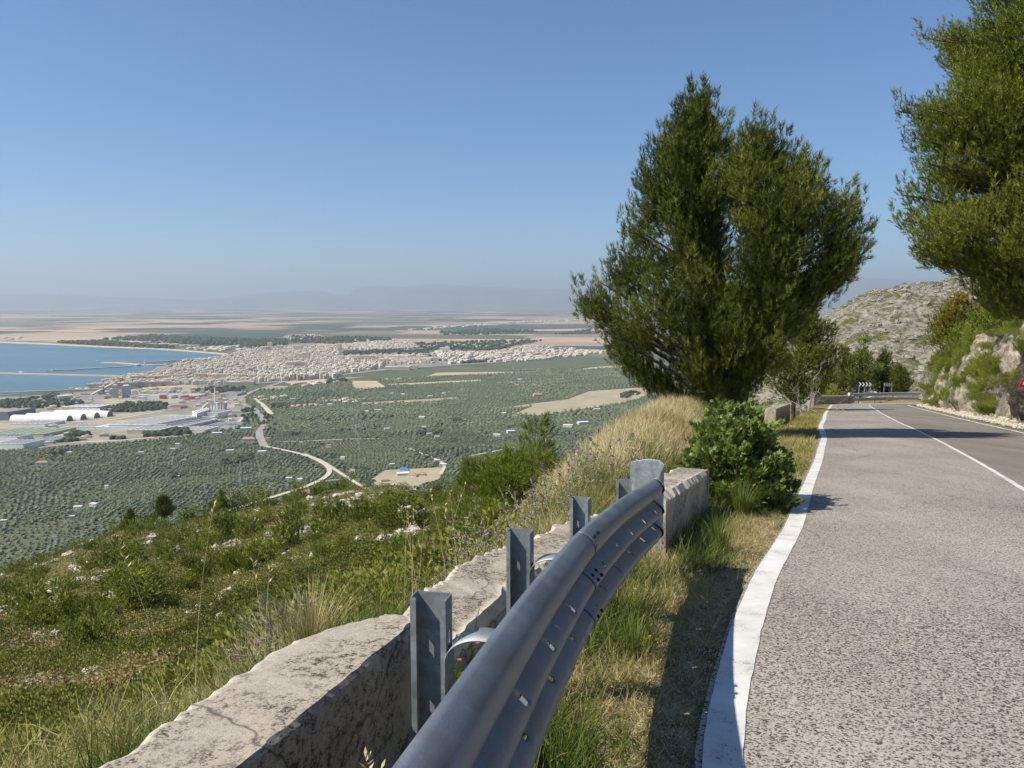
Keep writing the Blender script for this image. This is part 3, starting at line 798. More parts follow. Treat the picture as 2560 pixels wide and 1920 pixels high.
for i, (x, y, z) in enumerate(POSTS):
    t = Vector((railpt(y + .3) - railpt(y - .3), .6, 0)).normalized(); n_ = Vector((t.y, -t.x, 0)); up = Vector((0, 0, -1))
    h = z - gz(x, y) + .12
    w = .118; fl = .062
    c0 = Vector((x, y, z)) - n_ * (w / 2) + t * .03
    mb = MB()
    ss = [(.03, .13, .006, .022), (.03, .34, .006, .022), (.03, .55, .006, .022)] if h > .7 else [(.03, .13, .006, .022)]
    plate(mb, c0, n_, up, w, h, [(.095, .30, .008, .012), (.095, .52, .008, .012)] if h > .7 else ())
    plate(mb, c0, -t, up, fl, h, ss)
    plate(mb, c0 + n_ * w, -t, up, fl, h, ss)
    plate(mb, c0 - t * fl, n_, up, .018, h)
    plate(mb, c0 - t * fl + n_ * (w - .018), n_, up, .018, h)
    po = child(mb.build('post', M_post), gr); solid(po, .004)
    # curved spacer band between post and beam
    xr, yr = None, None
    a = Vector((x, y, z)) + n_ * (w / 2)
    rp = Vector((railpt(y - .06), y - .06, 0)); gap = max(.1, (rp - Vector((x, y, 0))).dot(n_) - w / 2)
    pts = []
    for s_ in np.linspace(0, 1, 22):
        an = math.pi * (1 - s_)
        pts.append((gap * (.5 + .5 * math.cos(an)), -.20 + .085 * math.sin(an)))
    pts = [(0.0, -.42)] + [(.0, -.30)] + pts + [(gap, -.30)]
    V = []; hw = .05
    for pu, pv in pts:
        for sgn in (-1, 1):
            q = a + n_ * pu + t * (sgn * hw) + Vector((0, 0, pv)); V.append(tuple(q))
    f = [(2 * k, 2 * k + 1, 2 * k + 3, 2 * k + 2) for k in range(len(pts) - 1)]
    so = part('spacer', V, np.array(f), M_post, gr, True); solid(so, .004)

# ---------------------------------------------------------------- far guardrail at the bend
fg = offset_path(LP, -1.25)
kk = k1 - 1
seg = fg[kk:kk + 22]
base = Vector((seg[6][0], seg[6][1], float(zR(seg[6][1]))))
fr = empty('guardrail', base)
tag(fr, 'distant double rail steel guardrail closing the bend in front of the arrow boards', 'guardrail')
W2 = [(0, 0), (.02, .05), (.05, .08), (.10, .075), (.14, .02), (.17, .02), (.21, .075), (.26, .08), (.29, .05), (.31, 0)]
for zt_ in (.98, .50):
    p2 = np.array(seg).copy()
    V, f = sweep(p2, np.array([float(zR(q[1])) + zt_ for q in p2]), W2)
    o = part('beam', V, f, M_far, fr, True); solid(o, .004)
V, f = sweep(np.array([seg[0] + (seg[0] - seg[1]) * .02, seg[0] - (seg[1] - seg[0]) * .35, seg[0] - (seg[1] - seg[0]) * .5 + np.array([-.05, .25])]), np.array([float(zR(seg[0][1])) + 1.03] * 3), [(0, .09), (.8, .09)])
o = part('end_plate', V, f, M_far, fr, True); solid(o, .004)
M_white = simplemat('white_enamel', (.72, .72, .70), .5, var=.05)
for k in range(1, 22, 2):
    q = seg[min(k, 21)]; t = seg[min(k + 1, 21)] - seg[k - 1]; t /= np.linalg.norm(t); nrm = np.array([t[1], -t[0]])
    c = q - nrm * .14; g = float(zR(q[1]))
    mb = MB().box((c[0], c[1], g + .25), (.12, .07, 1.4), math.atan2(t[1], t[0])); mb.box((c[0] + nrm[0] * .08, c[1] + nrm[1] * .08, g + .80), (.14, .1, .2), math.atan2(t[1], t[0])); mb.box((c[0] + nrm[0] * .08, c[1] + nrm[1] * .08, g + .34), (.14, .1, .2), math.atan2(t[1], t[0]))
    child(mb.build('post', M_far), fr)

# ---------------------------------------------------------------- signs
M_black = simplemat('black_sheet', (.02, .02, .022), .45, var=.1)
M_refl = simplemat('white_reflective', (.75, .76, .76), .4, var=.04)
M_dim = simplemat('grey_reflective', (.22, .22, .23), .5, var=.1)  # darker grey for the chevrons of the second board
M_red = simplemat('red_reflective', (.50, .02, .03), .4, var=.05)
M_signback = simplemat('sign_back_grey', (.30, .33, .37), .5, .3, .08)
M_pole = simplemat('galvanised_pole', (.45, .47, .48), .45, .5, .1)
def chevron_board(px, py, d, w, h, yaw, mat, dirn, label, npl):
    c = P(px, py, d); g = gz(c.x, c.y)
    root = empty('chevron_sign', (c.x, c.y, g), yaw)
    tag(root, label, 'road sign', 'black arrow boards at the bend')
    zc = c.z - g
    MB().box((0, 0, zc), (w, .03, h)).build('board', M_black, root)
    n = 4; cw = w / n
    for k in range(n):
        x0 = -w / 2 + k * cw + cw * .10; a = cw * .44; th = cw * .42; s = dirn; hh = h * .46
        pts = [(x0, -hh), (x0 + th, -hh), (x0 + th + a, 0), (x0 + th, hh), (x0, hh), (x0 + a, 0)]
        if s < 0: pts = [(-(q[0]), q[1]) for q in pts][::-1]
        V = [(q[0], y_, zc + q[1]) for y_ in (-.018, -.026) for q in pts]
        m_ = len(pts); mb = MB().add(V, [(i, (i + 1) % m_, m_ + (i + 1) % m_, m_ + i) for i in range(m_)] + [(0, 1, 2, 5), (5, 2, 3, 4), (11, 8, 7, 6), (10, 9, 8, 11)])
        mb.build('chevron', mat, root)
    for xx in np.linspace(-w * .42, w * .42, npl):
        MB().tube([(xx, .05, -.2), (xx, .05, zc + h * .3)], .035).build('post', M_pole, root)
chevron_board(865, 384.4, 86, 1.45, .48, R(-8), M_refl, 1, 'black board with four bright white arrows pointing right behind the far guardrail', 3)
chevron_board(888, 384.6, 92, 1.0, .48, R(-25), M_dim, -1, 'darker board with four dim grey arrows pointing left behind the far guardrail', 2)
# back of a warning sign with a plate below
c = P(810.5, 399, 71); g = gz(c.x, c.y)
sg = empty('road_sign', (c.x, c.y, g), R(6)); tag(sg, 'grey back of a triangular road sign with a square plate below beside the left verge', 'road sign')
zz = c.z - g
def tri_prism(w, z0, y0, y1, r=.06):
    hgt = w * .866; pts = [(-w / 2 + r, 0), (w / 2 - r, 0), (w / 2 - r * .2, r * .7), (r * .6, hgt - r), (0, hgt - r * .6), (-r * .6, hgt - r), (-w / 2 + r * .2, r * .7)]
    V = [(p[0], y, z0 + p[1]) for y in (y0, y1) for p in pts]; n = 7
    return MB().add(V, [(i, (i + 1) % n, n + (i + 1) % n, n + i) for i in range(n)], fn=[list(range(n)), list(range(n, 2 * n))[::-1]])
tri_prism(.92, zz + 1.42, .03, .05).build('triangle_plate', M_signback, sg)
mb = MB().box((0, .04, zz + 1.06), (.80, .02, .60)); mb.build('square_plate', M_signback, sg)
MB().tube([(0, 0, -.3), (0, 0, zz + 2.12)], .032).build('pole', M_pole, sg)
for z_ in (zz + 1.02, zz + 1.6): MB().box((0, .0, z_), (.5, .05, .035)).build('bracket', M_pole, sg)
# warning triangle on the right, cut by the picture edge
c = P(1030.2, 387, 30.3); g = gz(c.x, c.y)
ws = empty('warning_sign', (c.x, c.y, g), R(-4)); tag(ws, 'red bordered white warning triangle in front of the rock wall at the right edge', 'road sign')
zz = c.z - g
tri_prism(.94, zz, -.02, 0).build('plate', M_red, ws)
q = tri_prism(.66, zz + .09, -.026, -.0205, .04).build('face', M_refl, ws)
MB().box((0, -.031, zz + .36), (.05, .006, .20)).build('symbol_bar', M_black, ws); MB().box((0, -.031, zz + .20), (.05, .006, .05)).build('symbol_dot', M_black, ws)
MB().tube([(0, .035, -.4), (0, .035, zz + .8)], .03).build('pole', M_pole, ws)

# ---------------------------------------------------------------- rock cut on the right with the bank above
def cliff():
    base = offset_path(LP, WR + 1.35)
    k0 = int(np.abs(base[:, 1] - 8).argmin())
    base = base[k0:-2]
    L = np.r_[0, np.cumsum(np.hypot(*np.diff(base, axis=0).T))]
    s = np.arange(0, L[-1], .16)
    bx = np.interp(s, L, base[:, 0]); by = np.interp(s, L, base[:, 1])
    for _ in range(30):
        bx[1:-1] = (bx[:-2] + bx[1:-1] * 2 + bx[2:]) / 4; by[1:-1] = (by[:-2] + by[1:-1] * 2 + by[2:]) / 4
    t = np.stack([np.gradient(bx), np.gradient(by)], 1); t /= np.linalg.norm(t, axis=1, keepdims=True)
    nn = np.stack([t[:, 1], -t[:, 0]], 1)
    H = np.interp(by, [8, 26, 40, 66, 90], [5.4, 5.1, 4.6, 3.5, 2.6]) + .45 * vnoise(s, s * 0, 5, 4) + .25 * vnoise(s, s * 0, 1.3, 6)
    nv = 40; V = []; T = []
    vv = np.r_[np.linspace(0, 1, nv), 1.12, 1.3, 1.6, 2., 2.6, 3.4, 4.5, 6, 9, 14, 22, 34]
    zb = zR(np.clip(by, -8, 120)) - .05
    for j, v in enumerate(vv):
        if v <= 1:
            hz = H * v; out = .13 * hz + .35 * v ** 3
            rib = fbm(s, s * 0 + hz * .3, 2.6, 3, 11) * .45 + np.abs(fbm(s * 1.0, hz * .3, .9, 4, 12)) * -.5 + np.abs(fbm(s, hz, .4, 3, 13)) * .22 + .12 * np.round(2 * fbm(s, s * 0 + hz * .2, .6, 2, 19))
            out = out + rib * min(1, v * 4 + .25) - .1; tn = np.zeros_like(s)
        else:
            d = (v - 1) * 3.2
            hz = H + 3.6 * (1 - math.exp(-d / 3.2)) + .10 * d * (d < 40) + fbm(s, s * 0 + d, 3, 3, 15) * .25
            out = .18 * H + .35 + d; tn = np.ones_like(s)
        V.append(np.stack([bx + nn[:, 0] * out, by + nn[:, 1] * out, zb + hz], 1)); T.append(tn)
    V = np.concatenate(V); T = np.concatenate(T); m = len(s); R_ = len(vv)
    I = np.arange(R_ * m).reshape(R_, m)
    Fq = np.stack([I[:-1, :-1].ravel(), I[:-1, 1:].ravel(), I[1:, 1:].ravel(), I[1:, :-1].ravel()], 1)[:, ::-1]
    m_, nt, b = newmat('cut_limestone', .95, .1)
    co = coords(nt)
    n1 = noise(nt, coords(nt, scale=(1, 1, .22)), .9, 5, .65, .4); n2 = noise(nt, co, 5, 5, .72); n3 = noise(nt, co, 1.5, 5, .6)
    rock = ramp(nt, n2, [(.3, (.17, .14, .10)), (.48, (.34, .295, .225)), (.62, (.47, .42, .34))])
    rock = mix(nt, ramp(nt, n1, [(.46, 0.), (.56, .85)]), rock, (.15, .135, .11))
    # darker band with noisy edges across one stretch of the rock face
    tc = nd(nt, 'ShaderNodeTexCoord'); sx = nd(nt, 'ShaderNodeSeparateXYZ'); nt.links.new(tc.outputs['Object'], sx.inputs[0])
    w = nd(nt, 'ShaderNodeMath', operation='MULTIPLY_ADD'); nt.links.new(n3, w.inputs[0]); w.inputs[1].default_value = 2.2; nt.links.new(sx.outputs[1], w.inputs[2])
    st = ramp(nt, nmap(nt, w.outputs[0], 26.5, 36.5), [(0, 0.), (.35, 0.), (.42, 1.), (.60, 1.), (.68, 0.)])
    rock = mix(nt, st, rock, mix(nt, 1.0, rock, (.22, .21, .21), 'MULTIPLY'))
    soil = ramp(nt, n3, [(.3, (.12, .10, .05)), (.5, (.24, .19, .10)), (.65, (.36, .30, .19))])
    c = mix(nt, attr(nt), rock, soil)
    nt.links.new(c, b.inputs['Base Color']); bump(nt, b, n2, 1.0, .12)
    o = link('rock_cut', mkmesh('rock_cut', V, Fq, m_, T, True))
    return tag(o, kind='structure'), (s, bx, by, nn, H, zb)
def nmap(nt, f, a, b_):
    mr = nd(nt, 'ShaderNodeMapRange'); nt.links.new(f, mr.inputs[0]); mr.inputs[1].default_value = a; mr.inputs[2].default_value = b_
    return mr.outputs[0]
cliff_o, CL = cliff()
def bank_pt(y_target, d, i=None):
    s, bx, by, nn, H, zb = CL
    i = int(np.abs(by[:int(len(by) * .85)] - y_target).argmin()) if i is None else i
    out = .18 * H[i] + .35 + d
    return Vector((bx[i] + nn[i, 0] * out, by[i] + nn[i, 1] * out, zb[i] + H[i] + 3.6 * (1 - math.exp(-d / 3.2)) + .10 * d))
def face_pt(y_target, v):
    s, bx, by, nn, H, zb = CL
    i = int(np.abs(by[:int(len(by) * .85)] - y_target).argmin())
    out = .18 * H[i] * v + .35 * v ** 3 - .35
    return Vector((bx[i] + nn[i, 0] * out, by[i] + nn[i, 1] * out, zb[i] + H[i] * v)), Vector((-nn[i, 0], -nn[i, 1], .25)).normalized()
# ================================================================ vegetation
rv = np.random.default_rng(11)
def needle_tuft(n=22, seed=0, spread=(30, 62), nl=(.38, .55), w=.05):
    r = np.random.default_rng(seed); V = []; F = []; T = []
    for i in range(n):
        h = r.uniform(.0, .85); a = r.uniform(0, 2 * math.pi); e = math.radians(r.uniform(*spread)) * (1 - .45 * h)
        L = r.uniform(*nl); d = np.array([math.cos(a) * math.sin(e), math.sin(a) * math.sin(e), math.cos(e)])
        b = np.array([0, 0, h]); s = np.cross(d, r.normal(size=3)); s /= np.linalg.norm(s)
        k = len(V); V += [b - s * w * .5, b + s * w * .5, b + d * L]; F.append((k, k + 1, k + 2)); T += [r.normal()] * 3
    return np.array(V), np.array(F), np.array(T)
def leaf_clump(n=14, seed=0, size=.3, aspect=.5, up=.4):
    r = np.random.default_rng(seed); V = []; F = []; T = []
    for i in range(n):
        p = r.normal(size=3); p /= np.linalg.norm(p); p = p * r.uniform(.3, 1) ** .5
        d = p * .6 + r.normal(size=3) * .5 + np.array([0, 0, up]); d /= np.linalg.norm(d)
        s = np.cross(d, r.normal(size=3)); s /= np.linalg.norm(s); l = size * r.uniform(.6, 1.2); w = l * aspect
        k = len(V); V += [p, p + d * l * .5 + s * w * .5, p + d * l, p + d * l * .5 - s * w * .5]
        F += [(k, k + 1, k + 2), (k, k + 2, k + 3)]; T += [r.normal()] * 4
    return np.array(V), np.array(F), np.array(T)
M_pine = leafmat('pine_needles', [(0, (.028, .042, .007)), (.35, (.085, .108, .014)), (.65, (.15, .175, .024)), (1, (.25, .26, .05))], .55, .2)
M_pine2 = leafmat('lighter_pine_needles', [(0, (.050, .068, .008)), (.35, (.125, .155, .016)), (.65, (.20, .23, .03)), (1, (.30, .32, .06))], .55, .2)  # lighter needle colour for the tall pine on the right
M_young = leafmat('young_pine_needles', [(0, (.075, .10, .014)), (.35, (.17, .215, .028)), (.65, (.26, .30, .045)), (1, (.36, .39, .09))], .6, .3, rnd=.4)
M_shrub = leafmat('maquis_leaves', [(0, (.06, .08, .014)), (.4, (.145, .17, .030)), (.7, (.22, .23, .05)), (1, (.30, .28, .09))], .6, .2, rnd=.5)
M_autumn = leafmat('yellowing_leaves', [(0, (.06, .09, .015)), (.4, (.15, .18, .025)), (.62, (.26, .23, .03)), (.8, (.34, .19, .03)), (1, (.24, .07, .03))], .6, .25)
M_bark = None
def bark():
    m, nt, b = newmat('pine_bark', .95, .1)
    co = coords(nt, scale=(1, 1, .25)); n = noise(nt, co, 14, 5, .75, .6)
    nt.links.new(ramp(nt, n, [(.3, (.035, .024, .018)), (.5, (.13, .095, .075)), (.7, (.26, .21, .17))]), b.inputs['Base Color']); bump(nt, b, n, 1, .03)
    return m
M_bark = bark()
M_dead = simplemat('dead_wood', (.27, .24, .21), .95, sc=6, var=.35, bmp=.5)

def interp_rows(rows, z):
    a = np.array(rows, float); a = a[a[:, 0].argsort()]
    return [np.interp(z, a[:, 0], a[:, k]) for k in (1, 2, 3)]
def pine(name, label, base, rows, axis, nl, per, tuft=.24, lob=(.7, .38), flat=1.0, mat=None, seed=1, group=None, cat='tree', trunk_r=.2, blades=22, upw=.8, tiers=0, wid=.05, inner=.345, inst=False, tone_mu=.5, tone_sd=.16, crown_tone=None, trunk_pts=None, tips=0, front=0, rise=.42, extra=(), edges=(), tjit=.09, gaps=0):
    """rows: (z, xl, xr, yr) crown half extents relative to the axis; axis: [(z, x, y)] all relative to base; extra: further leaders (rows, axis, count)"""
    r = np.random.default_rng(seed)
    root = empty(name, base); tag(root, label, cat, group)
    P_ = []; D_ = []; S_ = []; Tn = []; Nn = []; tb = MB(); subs = [(rows, axis, nl)] + list(extra)
    for si, (rows, axis, nl) in enumerate(subs):
        forced = [(q[0], a_) for q in rows for a_ in (edges[si] if si < len(edges) else ())]; nl += len(forced)
        zs = np.array([q[0] for q in rows]); z0, z1 = zs.min(), zs.max()
        ax = np.array(axis, float); axf = lambda z, ax=ax: (np.interp(z, ax[:, 0], ax[:, 1]), np.interp(z, ax[:, 0], ax[:, 2]))
        zz = np.linspace(z0, z1, 200); xl, xr, yr = interp_rows(rows, zz); wgt = (xl + xr + yr) ** 1.15 + .3; wgt /= wgt.sum()
        tp_ = (trunk_pts if si == 0 and trunk_pts else None) or [(0, 0, -.3)] + [(axf(z)[0] * (min(1, z / max(z1, 1) * 1.2) if len(axis) < 3 else 1), axf(z)[1], z) for z in np.linspace(z1 * .12, z1 * .93, 8)]
        tr_ = trunk_r * (1 if si == 0 else .55)
        tb.tube(tp_, [tr_ * (1 - .88 * k / (len(tp_) - 1)) * (1.25 if k == 0 else 1) for k in range(len(tp_))], 9)
        tpz = np.array(tp_)
        for i in range(nl):
            if True:
                z = zz[r.choice(200, p=wgt)]
                if tiers: z = z0 + (round((z - z0) / tiers) + r.normal() * tjit) * tiers; z = min(max(z, z0), z1)
                # stratified angle so the outline is always filled
                ph = (i * 2.39996) % (2 * math.pi)
                if i < len(forced): z, ph = forced[i][0], forced[i][1] + r.uniform(-.22, .22)
                elif front and r.random() < front: ph = math.pi * 1.12 + r.uniform(-1.25, 1.25)
                ffrac = 1.0 if (r.random() > inner or i < len(forced)) else r.uniform(.3, .7)
                if tiers and ffrac < 1: z = zz[r.choice(200, p=wgt)]
                if gaps and i >= len(forced) and ffrac == 1.0 and float(vnoise(np.array([ph * 2.0]), np.array([z * .8 + si * 7]), 1.0, seed)[0]) < -gaps: continue
            a, b_, c_ = interp_rows(rows, z); a, b_, c_ = float(a), float(b_), float(c_)
            cx, cy = math.cos(ph), math.sin(ph)
            rx = b_ if cx > 0 else a
            Rr = 1 / math.sqrt((cx / max(rx, .05)) ** 2 + (cy / max(c_, .05)) ** 2)
            Rr *= ffrac * (r.uniform(.80, 1.0) if i >= len(forced) else r.uniform(.88, 1.04))
            x0, y0 = axf(z)
            rs_ = rise if not tiers else .22
            dirn = np.array([cx, cy, rs_]); dirn /= np.linalg.norm(dirn)
            ll = min(lob[0] * r.uniform(.7, 1.3), Rr * .75 + .25); lw = lob[1] * r.uniform(.75, 1.3)
            tip = np.array([x0 + cx * Rr, y0 + cy * Rr, z]); cen = tip - dirn * ll * .9
            # limb
            zb = max(z0 * .5, z - Rr * (.55 if not tiers else .18)); k = np.interp(zb, tpz[:, 2], np.arange(len(tpz)))
            o = np.array([np.interp(k, np.arange(len(tpz)), tpz[:, j]) for j in range(3)])
            mid = (o + cen) / 2 + np.array([0, 0, -.06 * Rr])
            rr = .012 + .014 * Rr
            tb.tube([o, mid, cen, tip - dirn * .12], [rr * 1.5, rr, rr * .55, rr * .2], 5, cap=False)
            n = int(per * (ll / lob[0]) * (lw / lob[1]) ** 2 * r.uniform(.7, 1.15)) + 5
            u = r.normal(size=(n, 3)); u /= np.linalg.norm(u, axis=1, keepdims=True); u *= (r.random((n, 1)) ** .45)
            side = np.cross(dirn, [0, 0, 1.]); side /= np.linalg.norm(side); upv = np.cross(side, dirn)
            pts = cen + u[:, :1] * dirn * ll + u[:, 1:2] * side * lw * 1.15 + u[:, 2:3] * upv * lw * flat
            dd = dirn * .55 * (1 if not tiers else .9) + np.array([0, 0, upw]) + (u[:, 1:2] * side + u[:, 2:3] * upv) * .45 + r.normal(size=(n, 3)) * .28
            sz_ = r.uniform(.7, 1.25, n) * tuft
            if tips:
                j = np.argsort(-(u[:, 0] + u[:, 2] * .7))[:tips]; sz_[j] *= 1.5; pts[j] += dirn * .12 + np.array([0, 0, .06]); dd[j] = dirn * .35 + np.array([0, 0, 1.1]) + r.normal(size=(len(j), 3)) * .12
            P_.append(pts); D_.append(dd); S_.append(sz_)
            nv = (pts - cen) / lw + dirn * .25 + np.array([-.1, 0, .15]) + r.normal(size=(n, 3)) * .22; Nn.append(nv)
            lt = tone_mu + r.normal() * tone_sd if crown_tone is None else crown_tone(tip, r)
            Tn.append(np.full(n, lt) + r.normal(size=n) * .09)
    P_ = np.concatenate(P_); D_ = np.concatenate(D_); S_ = np.concatenate(S_); Tn = np.concatenate(Tn); Nn = np.concatenate(Nn)
    n = len(P_); vs = []; fs = []; ts = []; ns = []; off = 0
    for v in range(3):
        idx = np.arange(v, n, 3); V0, F0, T0 = needle_tuft(blades, seed * 5 + v, w=wid)
        V, Fc, T = scatter(V0, F0, T0, P_[idx], frames(D_[idx]), S_[idx], Tn[idx], .08)
        vs.append(V); fs.append(Fc + off); ts.append(T); off += len(V); ns.append(np.repeat(Nn[idx], len(V0), 0) + np.random.default_rng(seed).normal(size=(len(V), 3)) * .12)
    link('crown', mkmesh(name + '_crown', np.concatenate(vs), np.concatenate(fs), mat or M_pine, np.concatenate(ts), False, np.concatenate(ns)), root)
    tb.build('trunk', M_bark, root, True)
    return root

# the big pine beside the road
S = 33.3; bx_, by_ = 7.0, 22.5
mb_z = gz(bx_, by_)
def row(py, xl, xr, k=.6, ax=735, pb=438):
    a = (ax - xl) / S; b = (xr - ax) / S
    return py, a, b, k
rowsA = [(80, 687, 701), (92, 676, 712), (106, 660, 734), (120, 650, 746), (146, 630, 752), (165, 628, 756), (190, 618, 752), (208, 608, 746), (234, 604, 752), (250, 592, 755), (265, 582, 758), (283, 564, 758), (298, 568, 755), (316, 582, 750), (337, 590, 748), (353, 616, 742), (367, 636, 735), (392, 652, 722)]
rowsB = [(122, 712, 750), (136, 696, 770), (150, 690, 784), (166, 690, 800), (174, 700, 816), (190, 700, 836), (205, 700, 851), (230, 706, 859), (250, 705, 846), (265, 703, 836), (283, 700, 816), (302, 700, 808), (333, 704, 786), (363, 712, 750)]
axA = [(438, 746), (400, 741), (340, 722), (260, 704), (180, 696), (70, 693)]; axB = [(438, 746), (400, 742), (340, 745), (240, 760), (180, 752), (122, 732)]
zof = lambda py: (1.6 - 22.5 * tpy(py)) - mb_z
def sub(rows_px, axis_px, yo):
    axis = [(zof(py), (px - 746) / S, yo * min(1, zof(py) / 5)) for py, px in axis_px]; rows = []
    for py, xl, xr in rows_px:
        axx = np.interp(-py, [-a[0] for a in axis_px], [a[1] for a in axis_px])
        a = max(.15, (axx - xl) / S); b = max(.15, (xr - axx) / S)
        rows.append((zof(py) - .40, max(.12, a - .06 * (a > 1) - .1), max(.12, b - .2), .36 * (a + b) + .05))
    return rows, axis
rA, aA = sub(rowsA, axA, .6); rB, aB = sub(rowsB, axB, -.7)
big_pine = pine('pine_tree', 'large dark green pine tree standing alone on the left verge behind the fig bush', (bx_, by_, mb_z), rA, aA, 130, 175, tuft=.25, lob=(.9, .46), seed=4, trunk_r=.27, blades=20, wid=.062, inner=.30, tips=5, rise=.6, tone_mu=.50, tone_sd=.17, mat=M_pine, extra=[(rB, aB, 100)], edges=[(math.pi, math.pi * 1.2), (0., -.5)], gaps=.40)
# the tall pine on the bank at the right edge
S2 = 28.8; bp = bank_pt(24.5, 2.6); px0 = 1075
rp = Vector(((px0 - 512) / F * 26.5, 26.0, 0)); rp.z = -.6
zof2 = lambda py: (1.6 - 26 * tpy(py)) - rp.z
rows2 = []
for py, xl in [(-150, 1060), (-110, 1020), (-60, 985), (-20, 948), (17, 917), (39, 918), (64, 926), (78, 905), (92, 886), (104, 887), (118, 894), (124, 915), (132, 892), (158, 893), (181, 899), (196, 926), (210, 897), (228, 902), (240, 917), (252, 900), (272, 912), (284, 940), (302, 942), (318, 968)]:
    a = (px0 - xl) / S2 + .28; rows2.append((zof2(py) - .25 + .95 * (py > 245), a, min(a, 5.5), a * .72))
right_pine = pine('pine_tree', 'tall sunlit pine tree with layered branches filling the upper right corner above the rock wall', tuple(rp), rows2, [(0, 0, 0), (16, .2, 0)], 230, 330, tuft=.26, lob=(1.35, .82), flat=.60, front=.70, tips=3, edges=[(math.pi, math.pi * 1.13)], tjit=.08, seed=8, trunk_r=.34, blades=16, wid=.075, upw=.8, tiers=1.45, inner=.34, mat=M_pine2, tone_mu=.5, tone_sd=.12)
# pine behind the big one, half bare
g = gz(18.4, 50)
def rows_simple(h, w, lo=.12, k=1.0, pts=None):
    pts = pts or [(lo, .35), (.25, .8), (.45, 1.0), (.65, .8), (.85, .45), (1.0, .12)]
    return [(h * a, w * b, w * b, w * b * k) for a, b in pts]
zt_ = 1.6 - 50 * tpy(304) - g
pine('pine_tree', 'smaller pine tree behind the large pine with light green tips', (18.6, 50, g), [(zt_ * a, 2.9 * b, 2.7 * c_, 2.3 * b) for a, b, c_ in ((.34, .5, .3), (.44, .9, .8), (.62, .95, 1.0), (.76, .8, .85), (.88, .5, .7), (.96, .25, .35), (1, .1, .1))], [(0, 0, 0), (zt_, .9, 0)], 80, 60, tuft=.34, lob=(.9, .6), seed=13, blades=12, wid=.11, mat=M_pine, tone_mu=.6)
# dead tree
def dead_tree(name, label, base, h, seed):
    r = np.random.default_rng(seed); mb = MB()
    def grow(p, d, L, rad, lev):
        pts = [p]; q = p; dd = d.copy()
        for i in range(4):
            dd = dd + r.normal(size=3) * .16 + np.array([0, 0, .02]); dd /= np.linalg.norm(dd); q = q + dd * L / 4; pts.append(q)
        mb.tube(pts, [rad, rad * .85, rad * .7, rad * .55, rad * .35], 5, cap=False)
        if lev < 4:
            for i in range(3 if lev else 6):
                k = r.integers(1, 5); ndir = dd + r.normal(size=3) * .75 + np.array([0, 0, -.05]); ndir /= np.linalg.norm(ndir)
                grow(pts[k], ndir, L * r.uniform(.5, .75), rad * .5, lev + 1)
    grow(np.array([0, 0, -.2]), np.array([.05, 0, 1.]), h, h * .03, 0)
    root = empty(name, base); tag(root, label, 'tree')
    mb.build('trunk', M_dead, root, True)
    return root
g = gz(17.0, 46)
dead_tree('dead_tree', 'bare grey dead tree with tangled twigs under the smaller pine', (17.1, 46, g), 2.9, 3)
# pines behind the far guardrail
for i, (px, pt, d, w, tn, lab) in enumerate([(826, 366, 90, 2.0, .45, 'low rounded pine beside the grey sign behind the far guardrail'), (843, 348, 97, 2.6, .5, 'broad olive green pine left of the tallest one behind the far guardrail'),
        (861, 334, 96, 2.4, .55, 'tallest pointed pine behind the arrow boards at the bend'), (882, 350, 98, 2.3, .42, 'dark round pine right of the tallest one behind the far guardrail'), (899, 366, 95, 1.8, .5, 'small pine between the far guardrail and the rock wall'), (833, 384, 88, 1.7, .6, 'low bright green pine scrub just behind the left end of the far guardrail')]):
    c = P(px, 396, d); g = gz(c.x, d) ; ztop_ = 1.6 - d * tpy(pt) - g
    pine('pine_tree', lab, (c.x, d, g), rows_simple(ztop_, w * 1.15), [(0, 0, 0), (ztop_, 0, 0)], 60, 42, tuft=.42, lob=(1.0, .7), seed=30 + i, blades=9, wid=.15, mat=M_young if tn > .52 else M_pine, tone_mu=tn, group='pines behind the far guardrail')
# yellowing tree on the bank
c = bank_pt(62, 1.6)
def aut(tip, r):
    return np.clip(.45 + .10 * r.normal() + (.5 if (tip[0] > .9 and tip[2] > 3.0) else 0) + (.12 if tip[2] > 2.2 else 0), 0, 1)
pine('broadleaf_tree', 'yellow green tree with a rusty red dead patch above the far rock wall', (c.x - 1.2, c.y, c.z - 1.5), rows_simple(5.2, 2.5, pts=[(.1, .7), (.35, 1), (.6, .95), (.85, .6), (1, .2)]), [(0, 0, 0), (5, 0, 0)], 70, 60, tuft=.34, lob=(.8, .6), seed=51, blades=10, wid=.15, mat=M_autumn, crown_tone=aut)
c = bank_pt(70, .6)
pine('broadleaf_tree', 'olive green tree at the far end of the rock wall next to the guardrail', (c.x - .3, c.y, c.z - 2.6), rows_simple(4.6, 1.7, pts=[(.1, .7), (.35, 1), (.6, .95), (.85, .6), (1, .2)]), [(0, 0, 0), (5, 0, 0)], 50, 60, tuft=.34, lob=(.8, .6), seed=52, blades=10, wid=.15, mat=M_young, tone_mu=.45)

